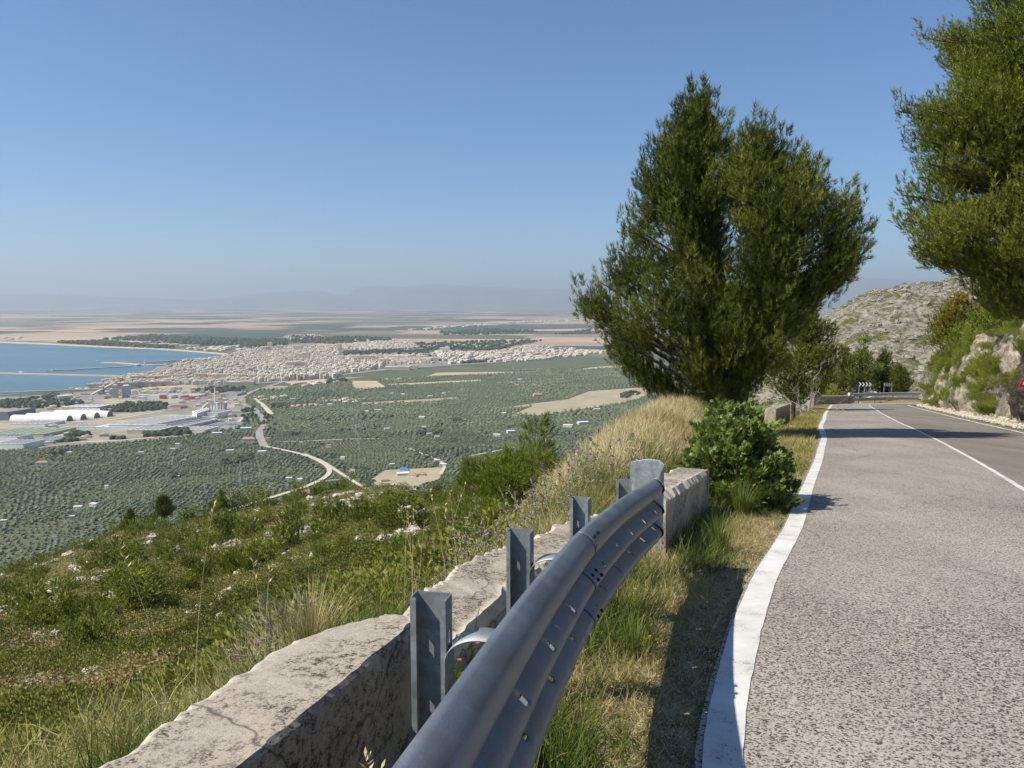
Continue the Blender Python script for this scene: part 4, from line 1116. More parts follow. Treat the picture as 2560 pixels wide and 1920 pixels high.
# ---------------------------------------------------------------- shrub models shared by many copies
def shrub_mesh(name, kind, seed, n, tuft, blades, wid, mat, h=1.0, lean=0):
    r = np.random.default_rng(seed); P_ = []; D_ = []
    nb = 9 if kind == 'young' else 7
    cents = []
    for k in range(nb):
        a = k * 2.4; rr = .0 if k == 0 else r.uniform(.25, .62); cents.append((math.cos(a) * rr, math.sin(a) * rr, r.uniform(.35, .95) if kind == 'young' else r.uniform(.25, .6)))
    for k in range(n):
        c = cents[r.integers(nb)]
        if kind == 'young':
            t = r.random(); hgt = c[2] * h
            w = .30 * (1 - t) ** .7 + .05; a = r.uniform(0, 6.28)
            p = (c[0] * (.6 + .4 * t) + math.cos(a) * w * r.random() ** .4, c[1] * (.6 + .4 * t) + math.sin(a) * w * r.random() ** .4, hgt * t)
            d = (math.cos(a) * .55 + c[0] * .4, math.sin(a) * .55 + c[1] * .4, .95)
        else:
            u = r.normal(size=3); u /= np.linalg.norm(u); u[2] = abs(u[2]) ; q = r.random() ** .3
            p = (c[0] + u[0] * .38 * q, c[1] + u[1] * .38 * q, c[2] * .35 + u[2] * .36 * q * h); d = (u[0] + r.normal() * .3, u[1] + r.normal() * .3, u[2] + .35)
        P_.append(p); D_.append(d)
    P_ = np.array(P_); D_ = np.array(D_) + r.normal(size=(n, 3)) * .15
    V0, F0, T0 = needle_tuft(blades, seed, w=wid) if kind == 'young' else leaf_clump(blades, seed, .55, .6)
    tn = .5 + .14 * vnoise(P_[:, 0] + P_[:, 2], P_[:, 1], .35, seed) + r.normal(size=n) * .07
    V, Fc, T = scatter(V0, F0, T0, P_, frames(D_), r.uniform(.7, 1.3, n) * tuft, tn, .08)
    cc = np.array([c for c in cents]); j = ((P_[:, None, :2] - cc[None, :, :2]) ** 2).sum(-1).argmin(1)
    Nv = P_ - np.stack([cc[j, 0], cc[j, 1], cc[j, 2] * (.4 if kind == 'young' else .2)], 1); Nv /= np.linalg.norm(Nv, axis=1, keepdims=True); Nv += np.array([-.1, 0, .1]) + r.normal(size=Nv.shape) * .22
    return mkmesh(name, V, Fc, mat, T, False, np.repeat(Nv, len(V0), 0))
M_slope = leafmat('slope_pine_needles', [(0, (.048, .066, .009)), (.35, (.13, .165, .02)), (.65, (.215, .25, .035)), (1, (.33, .35, .08))], .6, .22, rnd=.5)
SH_YF = [shrub_mesh('young_pine_far_%d' % i, 'young', 100 + i, 230, .26, 9, .15, M_slope, 1.25) for i in range(4)]
SH_RF = [shrub_mesh('maquis_far_%d' % i, 'round', 120 + i, 190, .12, 9, .1, M_shrub) for i in range(4)]
SH_YN = [shrub_mesh('young_pine_near_%d' % i, 'young', 140 + i, 900, .17, 18, .06, M_young, 1.25) for i in range(2)]
SH_RN = [shrub_mesh('maquis_near_%d' % i, 'round', 150 + i, 900, .055, 10, .1, M_shrub) for i in range(2)]
def put(name, me, p, s, label, cat, group, rz=None, sq=1.0):
    o = link(name, me); o.location = p; o.scale = (s * sq, s * sq, s); o.rotation_euler = (0, 0, rv.uniform(0, 6.28) if rz is None else rz)
    return tag(o, label, cat, group)
def on_ground(px, d):
    x = (px - 512) / F * d * 1.02
    for _ in range(3):
        z = gz(x, d); dep = d * math.cos(TH) - (z - 1.6) * math.sin(TH); x = (px - 512) / F * dep
    return x, d, gz(x, d)
# slope shrubs: positions by column and distance
GL = 'shrubs and young pines covering the slope below the wall'
n_put = 0
spots = []
for (px, d, s, k) in [(255, 140, 3.8, 1), (236, 138, 2.8, 1), (190, 134, 2.4, 1), (150, 128, 2.4, 1), (140, 131, 2.4, 1), (120, 126, 2.6, 1), (85, 121, 3.0, 0), (60, 118, 2.4, 0), (40, 113, 3.0, 0), (15, 110, 3.0, 0), (212, 139, 3.4, 1), (300, 148, 3.6, 1), (322, 150, 2.4, 1), (340, 152, 3.2, 1),
                     (360, 155, 2.0, 1), (225, 100, 3.2, 1), (250, 96, 3.4, 1), (200, 98, 3.2, 1), (240, 70, 2.6, 1), (262, 66, 2.8, 1), (180, 104, 3.0, 1), (130, 90, 3.2, 1), (110, 92, 2.8, 1), (290, 80, 3.0, 1), (330, 76, 3.2, 1), (370, 74, 3.0, 1), (350, 90, 2.6, 1), (150, 64, 3.0, 1), (135, 58, 3.0, 1), (28, 70, 3.4, 1), (50, 56, 3.0, 1),
                     (90, 44, 2.2, 1), (395, 78, 2.6, 1), (404, 60, 2.2, 1), (385, 52, 2.0, 0), (420, 68, 1.8, 0), (440, 60, 2.0, 0)]:
    spots.append((px, d, s, k))
for i in range(900):
    px = rv.uniform(-60, 500); u = rv.random(); d = 14 * (150 / 14) ** (u ** .62)
    ddl = np.interp(px, [0, 60, 165, 300, 400, 500], [112, 118, 133, 150, 150, 112])
    if d > ddl - 3: continue
    wx, wy = (px - 512) / F * d, d
    if float(fbm(np.array([wx]), np.array([wy]), 16, 3, 40)[0]) < rv.uniform(-.5, .35): continue
    if (px > 400 and d < 40) or (d < 20 and px > 200): continue
    spots.append((px, d, rv.uniform(.8, 2.1) * float(np.interp(d, [14, 35, 60, 100], [.30, .5, .9, 1.1])), int(rv.random() < .55)))
    if len(spots) >= 285: break
spots.sort(key=lambda q: q[1])
KL = {1: ['feathery young green pine on the scrubby slope below the wall', 'bushy'], 0: ['rounded dark green shrub on the scrubby slope below the wall', '']}
for px, d, s, k in spots:
    x, y, z = on_ground(px, d)
    near = d < 26
    me = (SH_YN if near else SH_YF)[n_put % (2 if near else 4)] if k else (SH_RN if near else SH_RF)[n_put % (2 if near else 4)]
    s2 = s * rv.uniform(.85, 1.15)
    zone = ('along the ridge line' if d > 105 else 'on the upper slope' if d > 62 else 'on the middle slope' if d > 34 else 'low near the parapet')
    side = 'at far left' if px < 90 else 'left of the lone pine' if px < 165 else 'below the ridge wall' if px < 300 else 'toward the large young pine'
    big = 'large' if s > 2.4 else 'medium sized' if s > 1.3 else 'small'
    put('young_pine' if k else 'shrub', me, (x, y, z - .05 * s2), s2 * (1.0 if k else .95), '%s %s %s, %s' % (big, 'feathery pine' if k else 'rounded shrub', zone, side), 'young pine' if k else 'shrub', GL, sq=rv.uniform(.8, 1.1))
    n_put += 1
# ground cover cushions between them: nobody could count these
n = 70000
px = rv.uniform(-70, 560, n); d = 7 * (152 / 7) ** (rv.random(n) ** .75)
x = (px - 512) / F * d * 1.03; keep = (road_d(x, d) < -2.2) & ((px < 500) | (d < 22))
x, d = x[keep], d[keep]; k = (d > 12) & (fbm(x, d, 7, 3, 44) + rv.normal(size=len(x)) * .35 > -.55); x, d = x[k], d[k]
z = ground(x, d)
V0, F0, T0 = leaf_clump(13, 9, .62, .62, .6); V0 = V0 * np.array([1, 1, .6])
s = rv.uniform(.16, .46, len(x)) * np.clip(.55 + d / 70, .6, 1.5)
V, Fc, T = scatter(V0, F0, T0, np.stack([x, d, z + s * .15], 1), rotz(rv.uniform(0, 6.3, len(x))), s, .48 + .16 * (d < 26) + .30 * fbm(x, d, 4, 3, 61) + rv.normal(size=len(x)) * .10, .08)
cover_N = lambda n, m: np.tile(V0 / (np.linalg.norm(V0, axis=1, keepdims=True) + 1e-6) + np.array([-.05, 0, .12]), (n, 1)) + rv.normal(size=(n * m, 3)) * .12
NC = cover_N(len(x), len(V0))
M_cover = leafmat('heath_cover', [(0, (.075, .09, .022)), (.3, (.165, .175, .042)), (.5, (.26, .235, .075)), (.66, (.36, .30, .11)), (.82, (.38, .29, .15)), (1, (.28, .16, .07))], .7, .25)
tag(link('ground_cover', mkmesh('ground_cover', V, Fc, M_cover, T, False, NC)), 'low olive and brown heath cushions covering the slope', None, None, 'stuff')
M_scrub = leafmat('scrub_leaves', [(0, (.035, .050, .009)), (.35, (.105, .130, .019)), (.65, (.20, .215, .034)), (1, (.33, .32, .08))], .6, .2)
# countless low scrub bushes between the individual shrubs
n = 30000; px = rv.uniform(-70, 500, n); d = 10 * (152 / 10) ** (rv.random(n) ** .7); x = (px - 512) / F * d * 1.03
k = (road_d(x, d) < -3) & (fbm(x, d, 11, 3, 45) + rv.normal(size=n) * .35 > -.30); x, d = x[k], d[k]; z = ground(x, d)
V0, F0, T0 = leaf_clump(52, 29, .27, .5, .9); V0 = V0 * np.array([1, 1, .85]); s_ = rv.uniform(.22, .62, len(x)) * np.interp(d, [12, 60, 120], [.85, 1.1, 1.5])
V, Fc, T = scatter(V0, F0, T0, np.stack([x, d, z + s_ * .4], 1), rotz(rv.uniform(0, 6.3, len(x))), s_, .50 + .25 * fbm(x, d, 6, 2, 62) + rv.normal(size=len(x)) * .17, .08)
tag(link('low_scrub', mkmesh('low_scrub', V, Fc, M_scrub, T, False, cover_N(len(x), len(V0)))), 'bright green low scrub scattered all over the slope', None, None, 'stuff')
# loose pale rocks
M_rock = simplemat('limestone', (.50, .46, .39), .95, sc=4, var=.3, bmp=.8)
def rock_V(r, n=1):
    V0 = []
    for i in range(7):
        for j in range(10):
            a = j / 10 * 6.283; e = -math.pi / 2 + math.pi * i / 6; V0.append((math.cos(a) * math.cos(e), math.sin(a) * math.cos(e), math.sin(e) * .65))
    V0 = np.array(V0); V0 = np.sign(V0) * np.abs(V0) ** .8 * (1 + .16 * r.normal(size=(len(V0), 1)))
    F0 = np.array([(i * 10 + j, i * 10 + (j + 1) % 10, (i + 1) * 10 + (j + 1) % 10, (i + 1) * 10 + j) for i in range(6) for j in range(10)])
    return V0, F0
V0, F0 = rock_V(rv)
n = 2600; px = rv.uniform(-70, 520, n); d = 12 * (150 / 12) ** (rv.random(n) ** .8); x = (px - 512) / F * d * 1.03
k = fbm(x, d, 10, 3, 71) + rv.normal(size=n) * .25 > .02; x, d = x[k], d[k]; z = ground(x, d)
V, Fc, T = scatter(V0, F0, np.zeros(len(V0)), np.stack([x, d, z], 1), rotz(rv.uniform(0, 6.3, len(x))), rv.uniform(.15, .55, (len(x), 1)) * rv.uniform(.6, 1.4, (len(x), 3)) * np.clip(d / 50, .4, 1.5)[:, None], np.zeros(len(x)))
tag(link('rocks', mkmesh('rocks', V, Fc, M_rock)), 'pale limestone outcrops and stones scattered over the slope', None, None, 'stuff')
# dry stone walls along the ridge
def stone_wall(pts, h, label, seed):
    r = np.random.default_rng(seed); V0, F0 = rock_V(r); W = []
    for (a, b) in zip(pts[:-1], pts[1:]):
        n = int(math.dist(a[:2], b[:2]) / .35)
        for i in range(n):
            u = i / n; X_ = a[0] * (1 - u) + b[0] * u; Y_ = a[1] * (1 - u) + b[1] * u; g = gz(X_, Y_)
            for k in range(3): W.append((X_ + r.normal() * .12, Y_ + r.normal() * .12, g + h * k / 3 + r.normal() * .05))
    W = np.array(W); V, Fc, T = scatter(V0, F0, np.zeros(len(V0)), W, rotz(r.uniform(0, 6.3, len(W))), r.uniform(.16, .30, len(W)), np.zeros(len(W)))
    tag(link('dry_stone_wall', mkmesh('dry_stone_wall', V, Fc, M_rock)), label, 'wall', 'dry stone walls on the ridge')
rp_ = lambda px, d: on_ground(px, d)
stone_wall([rp_(205, 137), rp_(235, 139), rp_(262, 142), rp_(300, 147), rp_(345, 152), rp_(392, 150)], .9, 'long pale dry stone wall along the ridge above the olive plain', 1)
stone_wall([rp_(425, 147), rp_(460, 134), rp_(495, 114)], .8, 'short dry stone wall on the ridge left of the large young pine', 2)
stone_wall([rp_(75, 119), rp_(95, 121)], .9, 'small piece of dry stone wall on the ridge at far left', 3)
# lone tree on the ridge
x, y, z = on_ground(165, 131)
pine('pine_tree', 'lone umbrella shaped pine with bare lower branches on the ridge at left', (x, y, z), [(3.0, .8, 1.0, 1.0), (3.7, 1.8, 2.1, 1.6), (4.6, 2.3, 2.2, 1.9), (5.6, 1.6, 1.5, 1.3), (6.2, .7, .7, .7)], [(0, 0, 0), (5, 0, 0)], 70, 44, tuft=.4, lob=(.8, .55), seed=71, blades=10, wid=.12, mat=M_pine, tone_mu=.55, trunk_r=.16)
x, y, z = on_ground(222, 137)
pine('pine_tree', 'slim conical young pine on the ridge right of the lone pine', (x, y, z), rows_simple(4.8, 1.5, pts=[(.05, .9), (.3, 1), (.6, .65), (.85, .35), (1, .08)]), [(0, 0, 0), (5, 0, 0)], 54, 40, tuft=.4, lob=(.7, .45), seed=72, blades=10, wid=.12, mat=M_young, tone_mu=.4)
x, y, z = on_ground(131, 127)
pine('pine_tree', 'conical young pine on the ridge left of the lone pine', (x, y, z), rows_simple(5.0, 1.7, pts=[(.05, .9), (.3, 1), (.6, .65), (.85, .35), (1, .08)]), [(0, 0, 0), (5, 0, 0)], 54, 40, tuft=.4, lob=(.7, .45), seed=73, blades=10, wid=.12, mat=M_pine, tone_mu=.6)
x, y, z = on_ground(469, 100)
pine('pine_tree', 'small dark pine rising above the ridge wall left of the large young pine', (x, y, z), rows_simple(4.4, 1.7), [(0, 0, 0), (5, 0, 0)], 54, 40, tuft=.36, lob=(.7, .45), seed=74, blades=10, wid=.12, mat=M_pine, tone_mu=.55)
x, y, z = on_ground(437, 110)
put('young_pine', SH_YF[1], (x, y, z), 1.9, 'rounded young pine standing alone on the ridge wall left of the small dark pine', 'young pine', None)
x, y, z = on_ground(614, 21)
# larger young pine beyond the parapet
x, y, z = on_ground(515, 14.5)
big_young = shrub_mesh('big_young_pine', 'young', 160, 2600, .13, 22, .045, M_young, 1.25)
put('young_pine', big_young, (x, y, z - .1), 1.85, 'large feathery light green young pine behind the parapet left of the guardrail posts', 'young pine', None, .4)
x, y, z = on_ground(488, 12.5); put('young_pine', SH_YN[0], (x, y, z - .1), 1.0, 'lower bushy young pine just in front of the large feathery one', 'young pine', None)
x, y, z = on_ground(420, 17); put('young_pine', SH_YN[1], (x, y, z - .1), 1.1, 'dark young pine left of the large feathery one on the slope', 'young pine', None)
x, y, z = on_ground(455, 30); put('young_pine', SH_YN[1], (x, y, z - .1), 1.5, 'small conical young pine on brown heath below the ridge wall', 'young pine', None)
x, y, z = on_ground(612, 19.5); put('shrub', SH_RN[0], (x, y - .3, z + .0), .55, 'round dark green bush at the edge of the dry grass mound', 'shrub', None)
x, y, z = on_ground(637, 12); put('shrub', SH_RN[1], (x, y, z - .02), .42, 'small dark green bush in the dry grass behind the guardrail end', 'shrub', None)

# ---------------------------------------------------------------- shrubs of the right bank and the rock face
GB = 'shrubs on the bank above the rock wall'
lab = ['sunlit feathery yellow green shrub on the bank above the rock wall', 'rounded green bush on the bank above the rock wall']
for i in range(160):
    yt = 21 + 44 * rv.random() ** 1.1; dd = (.2 + 9 * rv.random() ** 1.5) if i < 115 else rv.uniform(-.35, .5); p = bank_pt(yt, dd)
    k = rv.random() < .75; nearb = yt < 34
    me = (SH_YN if nearb else SH_YF)[i % 2] if k else (SH_RN if nearb else SH_RF)[i % 2]
    put('shrub', me, (p.x, p.y, p.z - .1), rv.uniform(1.1, 2.1) * (1 if dd > 1 else .75), lab[0 if k else 1] + (', near the sign' if yt < 30 else ', in its middle' if yt < 45 else ', toward the bend') + (' edge' if dd < 1.2 else ''), 'shrub', GB, sq=rv.uniform(.8, 1.1))
GF = 'shrubs clinging to the rock face'
for i, (yt, v, s) in enumerate([(66, .5, 1.3), (62, .35, 1.1), (60, .75, 1.2), (56, .5, 1.3), (54, .2, 1.0), (52, .8, 1.3), (50, .45, 1.2), (48, .15, .9), (46, .6, 1.2), (45, .3, 1.0), (44, .85, 1.3), (43, .1, .8), (41, .8, .9), (39, .9, 1.1), (38, .55, .8), (37, .2, .9), (36, .05, .8), (35, .85, .9), (34, .4, .6), (31.5, .62, .8), (31, .35, .6), (58, .05, .8), (64, .1, .8), (53.5, .6, 1.1), (47, .8, 1.1)] + [(rv.uniform(34, 68), rv.uniform(.05, .95), rv.uniform(.5, 1.1)) for _ in range(75)] + [(rv.uniform(26, 34), .97, rv.uniform(.5, .9)) for _ in range(5)]):
    p, nrm = face_pt(yt, v)
    put('shrub', SH_YN[i % 2] if i % 3 else SH_RN[i % 2], tuple(p), s, 'green shrub hanging %s on the rock face%s' % ('low' if v < .3 else 'midway' if v < .6 else 'high', ', toward the bend' if yt > 55 else ', in the middle stretch' if yt > 42 else ', near the dark stained rock'), 'shrub', GF)

# verge shrubs by the far wall
GV = 'bushes behind the low wall along the left verge'
for i, (px, d, s, k, l) in enumerate([(752, 36, 1.1, 0, 'low green bush behind the wall right of the big pine trunk'), (772, 41, 1.2, 0, 'broad yellow green bush below the dead tree'), (790, 46, 1.2, 0, 'yellow green bush between the dead tree and the grey sign'),
        (803, 50, 1.0, 0, 'small green bush at the foot of the grey sign'), (762, 30, .8, 1, 'spiky green bush on the verge above the low wall'), (715, 27, 1.2, 1, 'bright young pine at the foot of the big pine'), (690, 25.5, 1.0, 1, 'low young pine under the left branches of the big pine'), (735, 28, .9, 1, 'young pine right behind the trunk of the big pine')]):
    x, y, z = on_ground(px, d)
    put('shrub', (SH_YN if k else SH_RN)[i % 2], (x, y, z), s, l, 'shrub', GV)

# scrub on the far rocky hill
n = 22000; x = rv.uniform(-20, 400, n); y = rv.uniform(150, 420, n); k = fbm(x, y, 30, 3, 91) + rv.normal(size=n) * .4 > .0; x, y = x[k], y[k]
V0, F0, T0 = leaf_clump(16, 19, .6, .7, .5); V0 = V0 * np.array([1, 1, .6])
V, Fc, T = scatter(V0, F0, T0, np.stack([x, y, hill2(x, y) + .2], 1), rotz(rv.uniform(0, 6.3, len(x))), rv.uniform(.35, 1.2, len(x)), rv.normal(.2, .15, len(x)), .08)
tag(link('hill_scrub', mkmesh('hill_scrub', V, Fc, M_cover, T)), 'dark scrub dotted over the pale rocky hill', None, None, 'stuff')
V0, F0 = rock_V(np.random.default_rng(15)); n = 3500; x = rv.uniform(-20, 400, n); y = rv.uniform(150, 420, n)
V, Fc, T = scatter(V0, F0, np.zeros(len(V0)), np.stack([x, y, hill2(x, y)], 1), rotz(rv.uniform(0, 6.3, n)), rv.uniform(.3, 1.6, (n, 1)) * rv.uniform(.6, 1.5, (n, 3)), np.zeros(n))
M_rockh = simplemat('weathered_limestone', (.27, .25, .215), .95, sc=1.5, var=.35, bmp=.8)
tag(link('rocks', mkmesh('hill_rocks', V, Fc, M_rockh)), 'grey boulders scattered over the far rocky hill', None, None, 'stuff')
# ================================================================ grasses and small plants
def blade(bend=.35, w=.5, n=3):
    V = []; F = []
    for i in range(n):
        t = i / n; V += [(bend * t * t, -w * (1 - t * .7) / 2, t), (bend * t * t, w * (1 - t * .7) / 2, t)]
    V.append((bend, 0, 1 - .12 * bend))
    for i in range(n - 1): a = 2 * i; F += [(a, a + 1, a + 3), (a, a + 3, a + 2)]
    a = 2 * (n - 1); F.append((a, a + 1, a + 2))
    return np.array(V, float), np.array(F), np.array([t * .0 for t in range(len(V))])
M_grass = leafmat('grass_blades', [(0, (.045, .08, .012)), (.3, (.13, .18, .028)), (.5, (.24, .25, .06)), (.68, (.40, .33, .15)), (.85, (.56, .47, .26)), (1, (.68, .60, .38))], .6, .25)
def grass(name, label, x, y, h, tone, w=.005, bend=(.1, .7), z=None, kind='stuff', tilt=.25, seg=3):
    n = len(x); z = ground(x, y) if z is None else z; V_ = []; F_ = []; T_ = []; off = 0
    for v, b in enumerate(np.linspace(bend[0], bend[1], 4)):
        i = np.arange(v, n, 4); V0, F0, T0 = blade(b, 1., seg)
        k = len(i); hh = h[i]; s = np.stack([hh, np.full(k, 1.) * (w if np.isscalar(w) else w[i]), hh], 1)
        Rm = rotz(rv.uniform(0, 6.3, k)); up = np.stack([rv.normal(0, tilt, k), rv.normal(0, tilt, k), np.ones(k)], 1)
        Fm = frames(up); Rz = np.einsum('nij,njk->nik', Fm, Rm)
        V, Fc, T = scatter(V0, F0, T0, np.stack([x[i], y[i], z[i] - .01], 1), Rz, s, tone[i])
        V_.append(V); F_.append(Fc + off); T_.append(T); off += len(V)
    return tag(link(name, mkmesh(name, np.concatenate(V_), np.concatenate(F_), M_grass, np.concatenate(T_), False, rv.normal(size=(off, 3)) * .35 + np.array([-.15, -.25, .8]))), label, None, None, kind)
def rand_q(n, y0, y1, q0, q1, p=1.6):
    y = y0 + (y1 - y0) * rv.random(n) ** p; q = rv.uniform(q0, q1, n)
    return Lx(y) + q / .92, y
def gtone(x, y, a, b, sc=.6, seed=3): return np.clip(a + b * fbm(x, y, sc, 3, seed) + rv.normal(size=len(x)) * .12, 0, 1)
# verge between wall and road
def clump(x, y, r, frac=.7):
    n = len(x); k = max(1, n // 14); j = rv.integers(0, k, n); m = rv.random(n) < frac
    x = np.where(m, x[j] + rv.normal(size=n) * r, x); y = np.where(m, y[j] + rv.normal(size=n) * r, y); return x, y
x, y = rand_q(95000, .4, 14, -2.1, -.02, 1.35); x, y = clump(x, y, .05, .6)
q = road_d(x, y); k = (q < .02) & (rv.random(len(x)) < np.clip(.25 + -q * 1.5, 0, 1)); x, y, q = x[k], y[k], q[k]
gn = fbm(x, y, .9, 3, 77)
tn = np.clip(.60 - .42 * (gn > .12) + rv.normal(size=len(x)) * .14 + .06 * (q > -.5), 0, 1)
grass('verge_grass', 'dry straw and green grass on the verge between wall and road', x, y, rv.uniform(.05, .20, len(x)) * (1 + .6 * (gn > .12)) * np.clip(-q * 2, .4, 1.2), tn, .0052, tilt=.65)
x, y = rand_q(30000, .4, 12, -1.9, -.1, 1.3); q = road_d(x, y)
grass('straw_litter', 'dead straw litter lying on the verge', x, y, rv.uniform(.06, .20, len(x)), np.clip(.8 + rv.normal(size=len(x)) * .1, 0, 1), .003, tilt=2.6)
x, y = rand_q(30000, 12, 66, -1.7, -.1, 1.2)
grass('verge_grass', 'yellow green grass on the far part of the verge', x, y, rv.uniform(.06, .2, len(x)), gtone(x, y, .58, .2, 2.5), .012, tilt=.5)
# behind the wall
def back_edge(y): return np.interp(y, [-1, .55, 1.9, 2.9, 4, 5.3, 6.4, 7.5, 9, 12, 20], [-1.75, -1.45, -1.0, -.66, -.6, -.05, .4, 1.0, 1.9, 3.2, 6.5])
n = 42000; y = .8 + 13 * rv.random(n) ** 1.3; o = rv.exponential(.9, n); x = back_edge(y) - .03 - o; x, y = clump(x, y, .07, .65)
k = x < back_edge(y) - .02; x, y = x[k], y[k]
tn = gtone(x, y, .55, .28, .7, 21); hh = rv.uniform(.08, .34, len(x)) * np.exp(-(back_edge(y) - x) * .12) * (.7 + .5 * (fbm(x, y, .6, 2, 5) > 0)) * np.interp(y, [.8, 3, 6], [.6, .9, 1.1])
grass('slope_grass', 'straw coloured and green wild grass along the back of the parapet', x, y, hh, tn, .0045, (.2, 1.0), tilt=.4)
# dry grass mound
n = 60000; y = 9.5 + 15 * rv.random(n) ** 1.1; qq = -1.9 - 7.5 * rv.random(n) ** 1.2; x = Lx(y) + qq / .92; x, y = clump(x, y, .12, .5)
hh = rv.uniform(.12, .38, len(x)); grass('dry_grass', 'tall golden dry grass covering the mound behind the fig bush', x, y, hh, np.clip(.80 + .13 * fbm(x, y, 2, 3, 31) + rv.normal(size=len(x)) * .09, 0, 1), .009, (.1, .8), tilt=.3)
# heath grass over the slope
n = 9000; px = rv.uniform(-70, 540, n); d = 7 * (60 / 7) ** (rv.random(n) ** .8); x = (px - 512) / F * d * 1.03; k = (road_d(x, d) < -2.4); x, d = x[k], d[k]; x, d = clump(x, d, .15, .6)
grass('slope_grass', 'thin grass between the heath cushions of the slope', x, d, rv.uniform(.1, .35, len(x)), gtone(x, d, .5, .3, 3, 8), .012, tilt=.4, seg=2)
n = 30000; px = rv.uniform(-90, 420, n); d = rv.uniform(3.2, 15, n); x = (px - 512) / F * d * 1.05; k = (road_d(x, d) < -2.2); x, d = x[k], d[k]; x, d = clump(x, d, .09, .7)
grass('slope_grass', 'mixed straw and olive grass just below the parapet', x, d, rv.uniform(.10, .34, len(x)), gtone(x, d, .56, .32, 1.1, 18), .008, (.2, .9), tilt=.5)
# foot of the rock and bank top
y = 20 + 50 * rv.random(14000) ** 1.2; s_, bxx, byy, nnn, HH, zbb = CL
half = int(len(byy) * .8); i = np.searchsorted(byy[:half], np.clip(y, byy[0], byy[:half].max() - .5)); o = rv.uniform(-.9, .25, len(y))
x = bxx[i] + nnn[i, 0] * o; yy = byy[i] + nnn[i, 1] * o
grass('rock_foot_grass', 'dry grass and weeds along the foot of the rock wall', x, yy, rv.uniform(.08, .38, len(x)) * np.clip(o + 1.2, .3, 1.2), gtone(x, yy, .62, .2, 1.5), .014, z=zbb[i] + np.clip(o + .3, 0, 1) * .5, tilt=.45)
n = 16000; i = rv.integers(0, half, n); dd = rv.exponential(1.6, n)
out = .18 * HH[i] + .35 + dd; x = bxx[i] + nnn[i, 0] * out; yy = byy[i] + nnn[i, 1] * out
grass('bank_grass', 'dry golden grass on the bank above the rock wall', x, yy, rv.uniform(.12, .42, n), gtone(x, yy, .72, .15, 2), .016, z=zbb[i] + HH[i] + 3.6 * (1 - np.exp(-dd / 3.2)) + .10 * dd - .1, tilt=.4)
# gravel at the edges of the asphalt
V0, F0 = rock_V(np.random.default_rng(5)); V0 = V0[:, :]
x, y = rand_q(2600, .8, 14, -.32, .02, 1.4)
V, Fc, T = scatter(V0, F0, np.zeros(len(V0)), np.stack([x, y, ground(x, y) + .004], 1), rotz(rv.uniform(0, 6.3, len(x))), rv.uniform(.002, .007, len(x)), np.zeros(len(x)))
tag(link('gravel', mkmesh('gravel', V, Fc, M_rock)), 'loose gravel along the painted edge line', None, None, 'stuff')
i = rv.integers(0, half, 1500); o = -.85 + rv.exponential(.35, 1500)
V, Fc, T = scatter(V0, F0, np.zeros(len(V0)), np.stack([bxx[i] + nnn[i, 0] * o, byy[i] + nnn[i, 1] * o, zbb[i] + .04 + np.clip(o + .6, 0, 1) * .3], 1), rotz(rv.uniform(0, 6.3, 1500)), rv.uniform(.03, .13, 1500), np.zeros(1500))
tag(link('gravel', mkmesh('gravel', V, Fc, M_rock)), 'fallen pale stones along the foot of the rock wall', None, None, 'stuff')

# ---------------------------------------------------------------- dry oat stalks in front of the near wall
def stalks(name, label, pts, seed, hmin=.45, hmax=.75, group=None, dark=False):
    r = np.random.default_rng(seed); b = pts[0]; root = empty(name, b); tag(root, label, 'grass tuft', group)
    st = MB(); hd = MB()
    for p in pts:
        h = r.uniform(hmin, hmax); a = r.uniform(0, 6.28); ln = r.uniform(.05, .22)
        q = [(p[0] - b[0] + math.cos(a) * ln * h * t * t, p[1] - b[1] + math.sin(a) * ln * h * t * t, p[2] - b[2] + h * t) for t in np.linspace(0, 1, 7)]
        st.tube(q, [.0022, .002, .0018, .0016, .0013, .0011, .0008], 4)
        top = Vector(q[-1]); d = (Vector(q[-1]) - Vector(q[-2])).normalized()
        for k in range(9):
            c = top - d * (.012 * k + .0) ; an = r.uniform(0, 6.28); sd = Vector((math.cos(an), math.sin(an), .9)).normalized()
            L = .028; w_ = Vector((-sd.y, sd.x, 0)).normalized() * .0045
            hd.add([tuple(c), tuple(c + sd * L * .5 + w_), tuple(c + sd * L), tuple(c + sd * L * .5 - w_)], [(0, 1, 2, 3)])
    st.build('stalk', M_straw, root); hd.build('seed_head', M_straw, root)
M_straw = simplemat('straw', (.48, .40, .22), .8, sc=20, var=.2)
def wp(px, d, z): p = P(px, 600, d); return (p.x, d, z)
for j, (px, d, n, l) in enumerate([(318, 1.75, 5, 'dry oat stalks with seed heads in front of the shaded wall, leftmost tuft'), (345, 1.85, 6, 'tall dry oat stalks in the middle of the shaded wall face'), (372, 1.9, 6, 'dry oat stalks close to the nearest guardrail post'), (395, 1.7, 5, 'short oat stalks at the foot of the nearest guardrail post')]):
    r_ = np.random.default_rng(j + 5); pts = []
    for i in range(n):
        xx = (px + r_.normal() * 12 - 512) / F * (d + .15); yy = d + r_.normal() * .05; pts.append((xx + .05, yy, gz(xx + .05, yy) - .02))
    stalks('oat_grass', l, pts, j, .42, .70, 'dry oat tufts by the near wall')
for j, (px, d, l) in enumerate([(262, 3.4, 'single tall oat stalk rising behind the near parapet, lit by the sun'), (186, 3.2, 'thin dry stalk behind the near parapet at lower left'), (415, 4.6, 'bent pale oat stalks beside the thistles behind the wall'), (452, 5.0, 'arching dry oat stalks behind the second guardrail post')]):
    r_ = np.random.default_rng(j + 50); x0, y0, z0 = on_ground(px, d); pts = [(x0 + r_.normal() * .08, y0 + r_.normal() * .08, z0) for i in range(2 if j < 2 else 7)]
    stalks('oat_grass', l, pts, j + 20, .6, 1.0)

